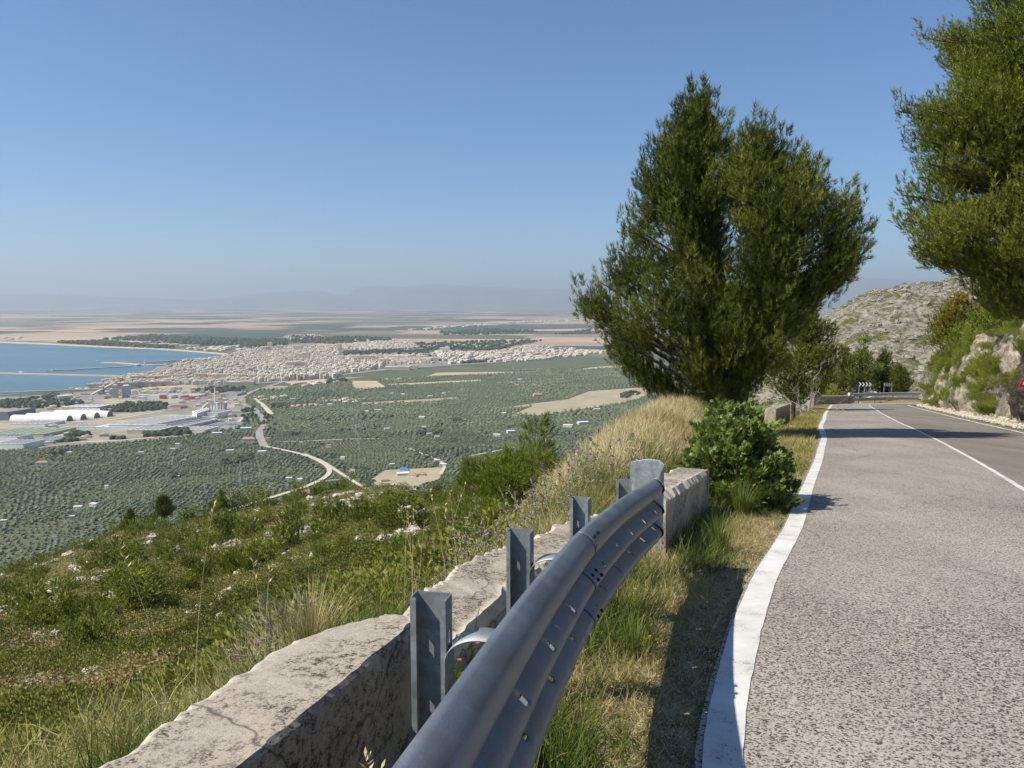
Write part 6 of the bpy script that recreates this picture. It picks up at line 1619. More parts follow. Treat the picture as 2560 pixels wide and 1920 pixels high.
for i, b in enumerate(BL):
    x, y, w, l, h, a, tn = b
    if i in top:
        o = empty('town_building', (x, y, ZP)); px_ = pxs[i]
        bverts2 = MB().box((0, 0, h / 2), (w, l, h), a, tn); bverts2.build('walls', M_town, o)
        MB().box((w * .15 * math.cos(a), w * .15 * math.sin(a), h + 1.5), (w * .3, l * .35, 3), a, min(tn, .5)).build('stair_hut', M_town, o)
        where = ('harbour side of town' if px_[0] < 190 else 'middle of town' if px_[0] < 300 else 'right part of town' if px_[0] < 420 else 'settlement right of town')
        how = 'tall' if h > 22 else 'low' if h < 9 else 'mid rise'
        row_ = 'in front' if px_[1] > np.interp(px_[0], [90, 200, 350, 600], [383, 378, 370, 355]) else 'behind'
        tag(o, '%s %s building %s, %s' % (how, cn(tn), 'with wide flat roof ' + row_ if w > 20 else 'with narrow flat roof ' + row_, where), 'building', 'buildings of the seaside town')
    else: bverts(rest, x, y, w, l, h, a, tn)
tag(rest.build('town_buildings', M_town), 'dense pale mass of the farther town buildings', None, None, 'stuff')

# industry ---------------------------------------------------------------
def hall(quad, h, name, label, wallm, roofm, ridge_=0, group='factory halls on the plain'):
    """quad: roof outline in pixels (4 corners, counter clockwise seen from above after projection)"""
    V = [PL(*p, ZP + h) for p in quad]
    c = sum(V, Vector()) / 4; o = empty(name, (c.x, c.y, ZP)); tag(o, label, 'industrial building', group)
    pts = [(v.x - c.x, v.y - c.y) for v in V]
    ar = sum(pts[i][0] * pts[(i + 1) % 4][1] - pts[(i + 1) % 4][0] * pts[i][1] for i in range(4))
    if ar < 0: pts = pts[::-1]
    MB().prism(pts, 0, h - .6).build('walls', wallm, o)
    big = [(a * 1.01, b * 1.01) for a, b in pts]
    MB().prism(big, h - .6, h).build('roof', roofm, o)
    # skylight strips
    mb = MB(); A, B, Cc, D_ = [np.array(p) for p in pts]
    for t in np.linspace(.12, .88, 6):
        p = A * (1 - t) + B * t; q = D_ * (1 - t) + Cc * t; d = (q - p); mid = (p + q) / 2; Ld = np.hypot(*d)
        mb.box((mid[0], mid[1], h + .3), (Ld * .86, 2.4, .6), math.atan2(d[1], d[0]))
    mb.build('skylights', M_dark2 if roofm is not M_dark2 else M_conc2, o)
    return o
def front(x0, x1, yb, dep, h):
    """roof quad of a building whose front foot runs from C1(x0,yb) to C1(x1,yb)"""
    a = PL(*C1(x0, yb)); b = PL(*C1(x1, yb)); pts = [a, b, b + Vector((dep * .25, dep, 0)), a + Vector((dep * .25, dep, 0))]
    out = []
    for p in pts:
        q = pix([(p.x, p.y, ZP + h)])[0]; out.append((q[0], q[1]))
    return out
HL = [(front(90, 385, 1345, 60, 9), 9, 'long white hall in front of the vaulted warehouses', M_whit2, M_conc2), (front(-60, 205, 1538, 50, 13), 13, 'white industrial hall at the lower left corner of the factory area', M_whit2, M_conc2),
      (front(-60, 150, 1472, 40, 12), 12, 'white hall behind the lowest left industrial hall', M_whit2, M_conc2), (front(-120, 375, 1430, 90, 8), 8, 'wide hall with a greenish roof at the far left', M_tan2, M_green2),
      (front(235, 480, 1482, 50, 7), 7, 'low hall with dark roof right of the white left halls', M_tan2, M_dark2), (front(550, 820, 1368, 50, 8), 8, 'long low white hall in the middle of the factory area', M_whit2, M_conc2),
      (front(825, 1215, 1368, 45, 8), 8, 'long low cream hall right of the middle one', M_whit2, M_whit2), (front(1100, 1380, 1405, 60, 11), 11, 'cream hall in front of the glass works above the dark trees', M_tan2, M_conc2),
      ([C1(940, 1320), C1(1290, 1322), C1(1720, 1240), C1(1400, 1240)], 13, 'huge white factory hall with striped roof', M_whit2, M_conc2), ([C1(1300, 1322), C1(1420, 1320), C1(1860, 1252), C1(1735, 1246)], 12, 'long grey factory wing beside the huge striped hall', M_whit2, M_conc2),
      ([C1(1400, 1335), C1(1570, 1335), C1(1880, 1268), C1(1740, 1262)], 9, 'long flat white roofed wing in front of the factory', M_tan2, M_whit2), ([C1(1660, 1200), C1(1790, 1172), C1(1810, 1185), C1(1700, 1222)], 22, 'tall inclined white block below the factory chimney', M_whit2, M_whit2),
      (front(1720, 1880, 1272, 60, 16), 16, 'white hall at the foot of the factory silos', M_whit2, M_whit2), (front(1500, 1770, 1390, 55, 7), 7, 'low grey roofed hall near the dark row of trees', M_whit2, M_conc2), (front(1780, 2035, 1345, 50, 6), 6, 'low dark roofed shed at the right end of the factory area', M_conc2, M_dark2),
      (front(1930, 2030, 1358, 30, 8), 8, 'small white hall beside the dark roofed shed', M_whit2, M_whit2), (front(535, 840, 1190, 50, 8), 8, 'long pinkish hall behind the vaulted warehouses', M_tan2, M_whit2), (front(575, 875, 1215, 40, 6), 6, 'low white shed just behind the vaulted warehouses', M_whit2, M_whit2),
      (front(-40, 75, 1285, 80, 22), 22, 'dark blue grey industrial block at the left edge', M_dark2, M_dark2), (front(1280, 1480, 1098, 55, 11), 11, 'white warehouse with red stripe in the port yard', M_whit2, M_whit2), (front(1490, 1700, 1090, 50, 9), 9, 'second white warehouse of the port yard beside the red stacks', M_whit2, M_whit2),
      (front(1900, 2050, 1075, 50, 10), 10, 'grey hall beside the main road junction', M_conc2, M_conc2), (front(1640, 1760, 1130, 30, 6), 6, 'long low shed right of the port yard', M_conc2, M_whit2), (front(1440, 1560, 1185, 30, 7), 7, 'small pink hall at the edge of the tree belt', M_wallp, M_tile),
      (front(1980, 2110, 1255, 30, 9), 9, 'tan workshop building left of the main road', M_tan2, M_conc2), (front(1200, 1450, 1050, 40, 8), 8, 'tan shed on the bare ground below the town', M_tan2, M_conc2), (front(700, 900, 1100, 30, 10), 10, 'grey plant building beside the tank', M_conc2, M_conc2), (front(1100, 1280, 1085, 30, 9), 9, 'grey plant building beside the port yard towers', M_conc2, M_whit2)]
for qd, h, lab_, wm, rm in HL: hall(qd, h, 'factory_hall', lab_, wm, rm)
for (x0, x1, yb, h, l) in [(1378, 1425, 1088, 12, 'red container stack left in the port yard'), (1560, 1600, 1090, 11, 'red container stack in the middle of the port yard'), (1625, 1690, 1092, 9, 'red container stack right in the port yard'), (1428, 1480, 1068, 9, 'small red roofed shed behind the port yard')]:
    hall(front(x0, x1, yb + 12, 20, h), h, 'container_stack', l, M_redst, M_redst, group='red stacks of the port yard')
# four barrel vault warehouses
pl_, pr_ = PL(*C1(80, 1292)), PL(*C1(572, 1298)); ax_ = (pr_ - pl_); Lv = ax_.length; ax_.normalize(); off_ = Vector((20, 27, 0))
vw = empty('vaulted_warehouse', (pl_.x, pl_.y, ZP)); tag(vw, 'four long white barrel vaulted warehouses side by side', 'industrial building')
pn = Vector((-ax_.y, ax_.x, 0))
for k in range(4):
    o0 = off_ * k; V = []; n = 14; w = 13.5
    for e in (0, Lv):
        for i in range(n + 1):
            a = math.pi * i / n; q = o0 + ax_ * e + pn * (14 - math.cos(a) * w) + Vector((0, 0, math.sin(a) * 15)); V.append(tuple(q))
    m = n + 1; f = [(i, i + 1, m + i + 1, m + i) for i in range(n)]
    o = part('vault', [tuple(Vector(v) + vw.location) for v in V], np.array(f), M_whit2, vw); solid(o, .8)
    V = [tuple(o0 + ax_ * (Lv - 1.5) + pn * 14 + vw.location)] + [tuple(Vector(v) - ax_ * 1.5 + vw.location) for v in V[m:]]
    part('end_wall', V, np.array([(0, i + 1, i + 2) for i in range(n)]), M_dark2, vw)
# chimney, silos, tank, conveyor, towers
def cyl(name, label, px, r, h, mat, cat, cone=False, group=None, taper=1.0, bands=None):
    p = PL(*px); o = empty(name, tuple(p)); tag(o, label, cat, group)
    MB().tube([(0, 0, 0), (0, 0, h)], [r, r * taper], 16).build('shaft' if h > 3 * r else 'shell', mat, o, False)
    MB().tube([(0, 0, h - 1.5), (0, 0, h + .4)], [r * taper * 1.12, r * taper * 1.12], 16).build('rim', M_conc2, o)
    return o
cyl('chimney', 'very tall slender pale factory chimney', C1(1865, 1215), 2.6, 70, M_whit2, 'chimney', taper=.7)
for i, (x, l) in enumerate([(1812, 'leftmost white silo at the foot of the chimney'), (1840, 'middle white silo at the foot of the chimney'), (1866, 'rightmost white silo at the foot of the chimney')]): cyl('silo', l, C1(x, 1216), 8, 26, M_whit2, 'silo', group='factory silos')
for i, (x, l) in enumerate([(1895, 'grey silo just right of the chimney'), (1918, 'middle grey silo right of the chimney'), (1942, 'last grey silo right of the chimney')]): cyl('silo', l, C1(x, 1222), 7, 30, M_conc2, 'silo', group='factory silos')
cyl('storage_tank', 'round cream storage tank beside the conveyor bridge', C1(565, 1110), 20, 16, M_whit2, 'tank')
for (px, w, h, l) in [((1000, 1090), 14, 40, 'tall grey plant tower beside the sloping conveyor'), ((1095, 1082), 22, 36, 'wide grey frame tower in the port plant'), ((875, 1062), 14, 26, 'smaller grey tower near the conveyor end'), ((968, 1078), 12, 24, 'short grey tower left of the tallest plant tower')]:
    p = PL(*C1(*px)); o = empty('plant_tower', tuple(p)); tag(o, l, 'tower', 'towers of the port plant'); MB().box((0, 0, h / 2), (w, w, h), .3).build('shaft', M_conc2, o); MB().box((0, 0, h + 1.5), (w * .7, w * 1.2, 3), .3).build('head_house', M_whit2, o)
    mb = MB()
    for zz_ in np.arange(6, h, 7): mb.box((0, 0, zz_), (w * 1.06, w * 1.06, 1.2), .3)
    mb.build('floor_bands', M_dark2, o)
def conveyor(a, b, h0, h1, label, w=9):
    A, B = PL(*a), PL(*b); c = (A + B) / 2; o = empty('conveyor_bridge', (A.x, A.y, ZP)); tag(o, label, 'conveyor', 'conveyor bridges of the port plant')
    d = B - A; L = d.length; d.normalize(); sd_ = Vector((-d.y, d.x, 0)) * w / 2; V = []
    for e, h in ((0, h0), (L, h1)):
        for s, dz in ((-1, 0), (1, 0), (1, 5), (-1, 5)): V.append(tuple(d * e + sd_ * s + Vector((0, 0, h + dz))))
    MB().add(V, [(0, 1, 2, 3), (7, 6, 5, 4), (0, 4, 5, 1), (1, 5, 6, 2), (2, 6, 7, 3), (3, 7, 4, 0)]).build('gallery', M_tan2, o)
    for e in np.linspace(0, L, max(3, int(L / 60))):
        h = h0 + (h1 - h0) * e / L; q = d * e; MB().box((q.x, q.y, h / 2), (2.5, w * .8, h), math.atan2(d.y, d.x)).build('pier', M_conc2, o)
conveyor(C1(-300, 1095), C1(850, 1058), 12, 14, 'long elevated conveyor bridge running left along the shore')
conveyor(C1(790, 1085), C1(995, 1040), 6, 30, 'sloping conveyor rising to the tallest plant tower')
conveyor(C1(1710, 1240), C1(1800, 1215), 4, 24, 'short sloping conveyor climbing to the white silos', 5)
# breakwaters and boats
def breakwater(pts, w, label):
    c = np.array([(PL(*C1(*p)).x, PL(*C1(*p)).y) for p in pts]); A = offset_path(c, -w / 2); B = offset_path(c, w / 2); mb = MB(); n = len(c)
    V = [(a[0], a[1], ZP) for a in A] + [(a[0], a[1], ZP + 5) for a in A] + [(b_[0], b_[1], ZP + 5) for b_ in B] + [(b_[0], b_[1], ZP) for b_ in B]; f = []
    for i in range(n - 1):
        for k in range(3): f.append((k * n + i, k * n + i + 1, (k + 1) * n + i + 1, (k + 1) * n + i))
    tag(mb.add(V, f).build('breakwater', M_tan2), label, 'breakwater', 'breakwaters of the harbour')
breakwater([(-400, 868), (0, 880), (400, 890), (860, 902), (1060, 907), (1150, 905)], 18, 'longest low breakwater reaching across the bay from the left edge')
breakwater([(400, 858), (520, 853), (620, 850), (800, 838), (1050, 825), (1140, 818)], 16, 'middle breakwater with small lighthouses and moored boats')
breakwater([(890, 787), (1040, 792), (1190, 803), (1200, 812)], 22, 'short broad breakwater at the harbour mouth')
breakwater([(1200, 806), (1330, 808), (1450, 806)], 30, 'quay joining the harbour mouth to the town'); breakwater([(1250, 790), (1500, 770), (1800, 764)], 14, 'thin pier along the town beach')
def boat(px, L, label, tower=False):
    p = PL(*px, ZP + .6); o = empty('boat', tuple(p), rv.uniform(-.5, .5)); tag(o, label, 'boat', 'boats in the harbour')
    h = [(-L / 2, -L * .12), (L * .3, -L * .13), (L / 2, 0), (L * .3, L * .13), (-L / 2, L * .12)]
    MB().prism(h, 0, L * .13).build('hull', M_whit2, o); MB().box((-L * .15, 0, L * .19), (L * .3, L * .16, L * .14)).build('cabin', M_conc2, o)
for i, (q, L, l) in enumerate([((188, 868), 28, 'white ship sailing off the longest breakwater'), ((620, 846), 22, 'pale boat moored at the middle of the breakwater'), ((845, 834), 30, 'larger boat moored near the lighthouse'), ((880, 832), 24, 'boat moored right of the larger one'), ((700, 843), 18, 'small boat moored on the middle breakwater'), ((960, 829), 22, 'boat at the inner half of the middle breakwater'), ((1050, 893), 30, 'teal fishing boat in the inner harbour'), ((1130, 885), 30, 'boat among masts in the inner harbour'), ((1170, 880), 26, 'boat moored closest to the town quay'), ((1020, 783), 20, 'boat at the short broad breakwater'), ((840, 766), 12, 'tiny sailing boat far out in the bay')]): boat(C1(*q), L, l)
def beacon(px, h, l):
    o = empty('harbour_beacon', tuple(PL(*px, ZP + 5))); tag(o, l, 'lighthouse', 'harbour beacons'); MB().tube([(0, 0, 0), (0, 0, h)], [3, 2], 10).build('tower', M_whit2, o); MB().tube([(0, 0, h), (0, 0, h + 3)], [2.6, .5], 10).build('lamp_house', M_conc2, o)
beacon(C1(453, 856), 12, 'white beacon at the tip of the middle breakwater'); beacon(C1(1250, 802), 22, 'taller tower at the harbour mouth quay')

# farmhouses --------------------------------------------------------------
FH = [(43, 465, 26, 'r', 'long terracotta roofed farmhouse in the groves at far left'), (69, 454, 14, 'w', 'small white hut near the dark trees at left'), (141, 454, 12, 'w', 'tiny white hut left of the ruined tower'), (184, 462, 12, 'r', 'tiny red roofed hut right of the ruined tower'), (230, 452, 18, 'w', 'white flat house left of the main road'), (239, 463, 16, 'p', 'pink villa among dark cypresses'),
      (262, 453, 20, 'w', 'bright white flat roof just left of the road bend'), (249, 441, 34, 'r', 'long terracotta roofed building above the villa'), (268, 440, 14, 'p', 'pale tower like house beside the main road'), (177, 478, 10, 'w', 'tiny white hut under a single dark tree'), (289, 480, 13, 'w', 'white cottage left of the road loop'), (300, 481, 12, 'w', 'low cottage closest to the road loop'), (306, 495, 24, 'r', 'pink villa with tiled roof just above the slope'), (294, 494, 12, 'w', 'white wing left of the pink villa above the slope'),
      (94, 506, 14, 'w', 'white flat house alone in the lower left grove'), (78, 509, 14, 'w', 'low walls left of the lone white house'), (72, 519, 8, 'w', 'tiny white shed below the lone white house'), (4, 523, 10, 'w', 'white shed at the left edge just above the slope'), (107, 488, 8, 'w', 'tiny hut beside the pale orchard rows'), (217, 435, 26, 'w', 'low white sheds in the grove below the factory'), (246, 430, 30, 'w', 'long white low building beside the main road below the factory'), (343, 459, 11, 'w', 'small white house right of the long road'), (353, 472, 14, 'r', 'red roofed house right of the road loop'), (301, 444, 10, 'w', 'tiny white house right of the main road bend'), (329, 447, 12, 'r', 'small red hut in the central grove'), (387, 430, 16, 'w', 'bright white shed in the central grove'),
      (422, 418, 20, 'w', 'pale farm compound in the central grove'), (424, 428, 14, 'w', 'low white roof above the two dark trees'), (429, 435, 14, 'w', 'white house between two dark trees'), (437, 438, 14, 'w', 'white curved yard right of the dark trees'), (367, 412, 14, 'w', 'small white greenhouse left of another one'), (378, 411, 22, 'w', 'longer white greenhouse in the central grove'), (330, 405, 18, 'w', 'white roof near the dark ploughed field'), (294, 408, 18, 'r', 'small reddish farmhouse right of the road junction'), (430, 397, 20, 'w', 'white house at the long tan strip field'), (403, 395, 18, 'w', 'white farm left of the tan strip field'), (392, 394, 12, 'w', 'tiny white farm above the tan strip field'), (444, 394, 16, 'w', 'small white farm right of the tan strip field'), (293, 400, 20, 'w', 'white farm buildings right of the main road'),
      (520, 380, 22, 'w', 'white villa in the right groves'), (517, 386, 22, 'p', 'pale house beside the slanting orchard rows'), (538, 396, 38, 'p', 'big red farmhouse above the large dry field'), (597, 410, 22, 'w', 'cream house at the lower edge of the large dry field'), (583, 424, 34, 'w', 'long white farm complex right of the groves'), (568, 427, 28, 'w', 'white farm wall left of the long complex'), (511, 433, 24, 'w', 'white gabled shed in the right grove'), (497, 436, 20, 'w', 'low white shed left of the gabled one'), (549, 441, 18, 'w', 'pale cottage beside pale open ground'), (515, 417, 20, 'p', 'small farm group under the dry field'), (504, 414, 16, 'w', 'white sheds left of the farm group'), (546, 455, 14, 'w', 'white shed near the rocky slope'), (630, 363, 34, 'w', 'white house at the right tan field'),
      (404, 471, 20, 'b', 'white house with a bright blue roof in the compound'), (403, 476, 26, 'w', 'white porch building beside the red roofed houses'), (413, 477, 20, 'R', 'white house with red pyramid roof, left of its twin'), (421, 476, 20, 'R', 'white house with red pyramid roof, right of its twin'), (395, 487, 14, 'w', 'white shed below the fenced compound'), (385, 482, 16, 'p', 'pale house left of the fenced compound'), (437, 462, 14, 'w', 'white house by the farm track bend'), (443, 466, 16, 'w', 'low white row at the end of the farm track'), (392, 466, 12, 'w', 'small white house above the compound'), (412, 492, 16, 'w', 'white house at the foot of the ridge'), (345, 494, 22, 'r', 'tiled house at the end of the side road'), (366, 491, 14, 'w', 'tiny white house near the side road')]
for (px, py, w, k, l) in FH:
    w *= .8; p = PL(px, py); o = empty('farmhouse', tuple(p), rv.uniform(-.35, .35)); tag(o, l, 'house', 'farmhouses in the olive groves')
    dpt = w * .55; h = 4.2 + (w > 18) * 1.5
    MB().box((0, 0, h / 2), (w, dpt, h)).build('walls', M_wallp if k == 'p' else M_wallw, o)
    if k in 'rRbp':
        m_ = M_blue if k == 'b' else M_tile; rz_ = .0 if k != 'R' else 1; e = w / 2 * (1.05); f_ = dpt / 2 * 1.12; tpx = e * (.65 if k != 'R' else .15)
        MB().add([(-e, -f_, h), (e, -f_, h), (e, f_, h), (-e, f_, h), (-tpx, 0, h + dpt * .25 + rz_), (tpx, 0, h + dpt * .25 + rz_)], [(0, 1, 5, 4), (2, 3, 4, 5), (3, 2, 1, 0)], [(1, 2, 5), (3, 0, 4)]).build('roof', m_, o)
    else:
        MB().box((0, 0, h + .2), (w * 1.03, dpt * 1.03, .4)).build('roof', M_whit2, o)
    MB().box((w * .12, -dpt / 2 - .03, 1.2), (1.6, .08, 2.4)).build('door', M_dark2, o)
    for xx in (-.3, .34): MB().box((w * xx, -dpt / 2 - .03, h * .6), (1.5, .08, 1.3)).build('window', M_dark2, o)
p = PL(178, 450); o = empty('ruined_tower', tuple(p)); tag(o, 'ruined pale stone tower standing in the left olive grove', 'ruin'); MB().box((0, 0, 7), (9, 8, 14), .2).build('tower', M_wallw, o); MB().box((-9, -2, 2), (14, 6, 4), .2).build('side_wall', M_wallw, o)

# pylons, turbines -----------------------------------------------------------
def pylon_mesh():
    mb = MB(); H = 26
    for sx_, sy_ in ((-1, -1), (1, -1), (1, 1), (-1, 1)): mb.tube([(2.2 * sx_, 2.2 * sy_, 0), (.5 * sx_, .5 * sy_, H * .8), (0, 0, H)], [.22, .16, .12], 4)
    for k in range(6):
        z0, z1 = H * .8 * k / 6, H * .8 * (k + 1) / 6; a, b_ = 2.2 - 1.7 * k / 6, 2.2 - 1.7 * (k + 1) / 6
        mb.tube([(-a, -a, z0), (b_, -b_, z1)], .12, 4); mb.tube([(a, a, z0), (-b_, b_, z1)], .12, 4)
    for z_, w_ in ((H * .72, 4.5), (H * .84, 3.6)): mb.tube([(-w_, 0, z_), (w_, 0, z_)], .18, 4)
    return mb.mesh('pylon', M_pyl)
M_pyl = simplemat('pale_steel_lattice', (.55, .57, .56), .6, .2)
pm = pylon_mesh()
for (px, py, s, l) in [(130, 511, 1, 'pale lattice pylon above the lower left grove, nearest the lone white house'), (65, 532, .9, 'lattice pylon at far left just above the slope'), (205, 495, .95, 'lattice pylon left of the lone ridge pine'), (240, 484, 1.1, 'tall lattice pylon below the cypress villa'), (260, 477, .8, 'short lattice pylon left of the road loop'), (55, 546, .8, 'lattice pylon half hidden by the slope at far left'), (359, 451, 1.1, 'lattice pylon in the central grove near the track'), (356, 434, 1.2, 'lattice pylon in the middle of the central grove'), (358, 441, 1, 'lattice pylon just behind the nearer central one'), (338, 419, 1, 'lattice pylon left of the greenhouses'), (342, 424, .9, 'lattice pylon below the greenhouses'), (324, 408, 1.1, 'lattice pylon near the dark ploughed field'), (334, 405, 1.1, 'lattice pylon right of the dark ploughed field'), (563, 380, 1.3, 'lattice pylon in the right groves above the dry field'), (513, 371, 1.3, 'lattice pylon behind the right groves'), (462, 392, 1.3, 'lattice pylon above the tan strip field'), (448, 460, .8, 'thin lattice pylon by the farm track')]:
    o = link('power_pylon', pm, None, tuple(PL(px, py))); o.scale = (s * .8, s * .8, s * .8); tag(o, l, 'pylon', 'power pylons crossing the groves')
M_turb = simplemat('turbine_white', (.8, .8, .8), .5)
for (x, yb, l) in [(420, 355, 'wind turbine at far left of the hazy plain'), (492, 350, 'wind turbine right of the leftmost one'), (855, 350, 'single wind turbine left of the group of three'), (968, 362, 'left turbine of the group of three'), (982, 358, 'middle turbine of the group of three'), (1003, 356, 'right turbine of the group of three'), (1195, 345, 'wind turbine right of the group of three'), (1310, 340, 'wind turbine further right on the hazy plain'), (1620, 342, 'wind turbine left of the last one'), (1655, 342, 'rightmost wind turbine on the hazy plain')]:
    p = PL(*C1(x, yb)); o = empty('wind_turbine', tuple(p)); tag(o, l, 'wind turbine', 'wind turbines on the hazy plain')
    MB().tube([(0, 0, 0), (0, 0, 90)], [4, 2.4], 8).build('tower', M_turb, o); MB().box((0, -3, 91), (5, 12, 5)).build('nacelle', M_turb, o); ph0 = rv.uniform(0, 2)
    for k in range(3):
        a = ph0 + k * 2.094; MB().tube([(0, -9, 91), (math.cos(a) * 20, -9, 91 + math.sin(a) * 20), (math.cos(a) * 46, -9, 91 + math.sin(a) * 46)], [1.8, 2.0, .5], 5).build('blade', M_turb, o)

# trees of the plain -----------------------------------------------------------
M_olive = leafmat('olive_crowns', [(0, (.07, .095, .050)), (.4, (.125, .155, .085)), (.7, (.165, .19, .11)), (1, (.24, .26, .16))], .8, 0)
def blob(nr, ns, seed, sq=.75):
    r = np.random.default_rng(seed); V = [(0, 0, -.5 * sq)]; 
    for i in range(1, nr):
        e = -math.pi / 2 + math.pi * i / nr
        for j in range(ns):
            a = 6.283 * (j + .5 * (i % 2)) / ns; s = 1 + .22 * r.normal(); V.append((math.cos(a) * math.cos(e) * s, math.sin(a) * math.cos(e) * s, math.sin(e) * sq * s))
    V.append((0, 0, sq)); F_ = []
    for j in range(ns): F_.append((0, 1 + (j + 1) % ns, 1 + j))
    for i in range(nr - 2):
        for j in range(ns):
            a = 1 + i * ns + j; b = 1 + i * ns + (j + 1) % ns; c = a + ns; d = b + ns; F_ += [(a, b, d), (a, d, c)]
    t = len(V) - 1
    for j in range(ns): F_.append((t, 1 + (nr - 2) * ns + j, 1 + (nr - 2) * ns + (j + 1) % ns))
    return np.array(V), np.array(F_), np.random.default_rng(1).normal(size=len(V)) * .5
ro = np.random.default_rng(77)
cent = []
while len(cent) < 520:
    d = 840 + 3900 * ro.random() ** 1.5; px = ro.uniform(-60, 720); cent.append(((px - 512) / F * d, d, ro.uniform(-.5, .9), ro.choice([0, 0, 0, 1]), ro.normal()))
cent = np.array(cent)
OX = []; 
for ci in range(len(cent)):
    cx, cy, ang, sparse, tn = cent[ci]; far = cy > 1750
    pit = (7.0 if not far else 11.5) * (1.0 + .2 * (ci % 3)); ext = 130 if not far else 330
    u = np.arange(-ext, ext, pit); U, Vv = np.meshgrid(u, u * (1.0 if not sparse else 1.55)); U = U.ravel(); Vv = Vv.ravel()
    x = cx + U * math.cos(ang) - Vv * math.sin(ang) + ro.normal(size=len(U)) * pit * .09; y = cy + U * math.sin(ang) + Vv * math.cos(ang) + ro.normal(size=len(U)) * pit * .09
    near = np.ones(len(x), bool)
    dc = (cent[:, 0] - cx) ** 2 + (cent[:, 1] - cy) ** 2; nb = np.argsort(dc)[1:14]
    for j in nb: near &= ((x - cx) ** 2 + (y - cy) ** 2) <= ((x - cent[j, 0]) ** 2 + (y - cent[j, 1]) ** 2)
    x, y = x[near], y[near]; k = ro.random(len(x)) < .93; x, y = x[k], y[k]
    OX.append(np.stack([x, y, np.full(len(x), pit * (.34 if not sparse else .27)), np.full(len(x), .46 + .09 * tn)], 1))
OX = np.concatenate(OX)
pp = pix(np.stack([OX[:, 0], OX[:, 1], np.full(len(OX), ZP)], 1))
k = (pp[:, 0] > -20) & (pp[:, 0] < 760) & (OX[:, 1] < 4600)
for poly in [IND, CITYG, SEA] + FIELDS: k &= ~in_poly(pp[:, 0], pp[:, 1], poly)
k &= ~((pp[:, 1] < np.interp(pp[:, 0], [0, 250, 400, 500, 640, 760], [425, 390, 378, 371, 365, 363])) )
for c_, w_ in ROADS:
    for j in range(0, len(c_), 1): k &= ((OX[:, 0] - c_[j, 0]) ** 2 + (OX[:, 1] - c_[j, 1]) ** 2) > (w_ * .62) ** 2
    mids = (c_[1:] + c_[:-1]) / 2
    for j in range(len(mids)): k &= ((OX[:, 0] - mids[j, 0]) ** 2 + (OX[:, 1] - mids[j, 1]) ** 2) > (w_ * .6) ** 2
for f_ in FH:
    p = PL(f_[0], f_[1]); k &= (np.abs(OX[:, 0] - p.x) > f_[2] * .75) | (np.abs(OX[:, 1] - p.y) > f_[2] * 1.0)
OX = OX[k]; pp = pp[k]
rl = np.interp(pp[:, 0], [0, 60, 110, 165, 220, 300, 350, 400, 450, 490, 560, 620, 700], [570, 542, 530, 522, 508, 495, 490, 488, 487, 487, 462, 428, 400])
visible = (pp[:, 1] < rl) & (pp[:, 0] > 0)
hid = pp[:, 1] > rl + 12
OX = OX[~hid]; visible = visible[~hid]
size = OX[:, 2] * rv.uniform(.8, 1.2, len(OX)); tno = OX[:, 3] + rv.normal(size=len(OX)) * .13
pxsz = size / OX[:, 1] * visible; top_o = np.argsort(-pxsz)[:200]; mask = np.zeros(len(OX), bool); mask[top_o] = True
Vo, Fo, To = blob(4, 7, 5); om = [mkmesh('olive_%d' % i, *(lambda q: (q[0] + np.array([0, 0, .75]), q[1]))(blob(4, 7, 30 + i)), M_olive, np.full(len(Vo), .42 + .05 * i)) for i in range(4)]
for i in top_o:
    o = link('olive_tree', om[i % 4], None, (OX[i, 0], OX[i, 1], ZP)); s = float(size[i]); o.scale = (s, s, s)
    tag(o, 'grey green olive tree in the nearest grove rows just beyond the slope', 'olive tree', 'olive trees of the nearest grove')
for nm, sel, (V0, F0, T0), lab_ in (('olive_grove', (~mask) & (OX[:, 1] < 1750), blob(4, 6, 8), 'endless rows of small grey green olive trees on the near plain'), ('olive_grove', (~mask) & (OX[:, 1] >= 1750), blob(2, 5, 9), 'farther olive groves merging into a grey green mass')):
    a = OX[sel]; s = size[sel]
    V, Fc, T = scatter(V0, F0, T0, np.stack([a[:, 0], a[:, 1], ZP + s * .75], 1), rotz(rv.uniform(0, 6.3, len(a))), s, tno[sel], .1)
    tag(link(nm, mkmesh(nm, V, Fc, M_olive, T)), lab_, None, None, 'stuff')
print('OLIVES', len(OX))
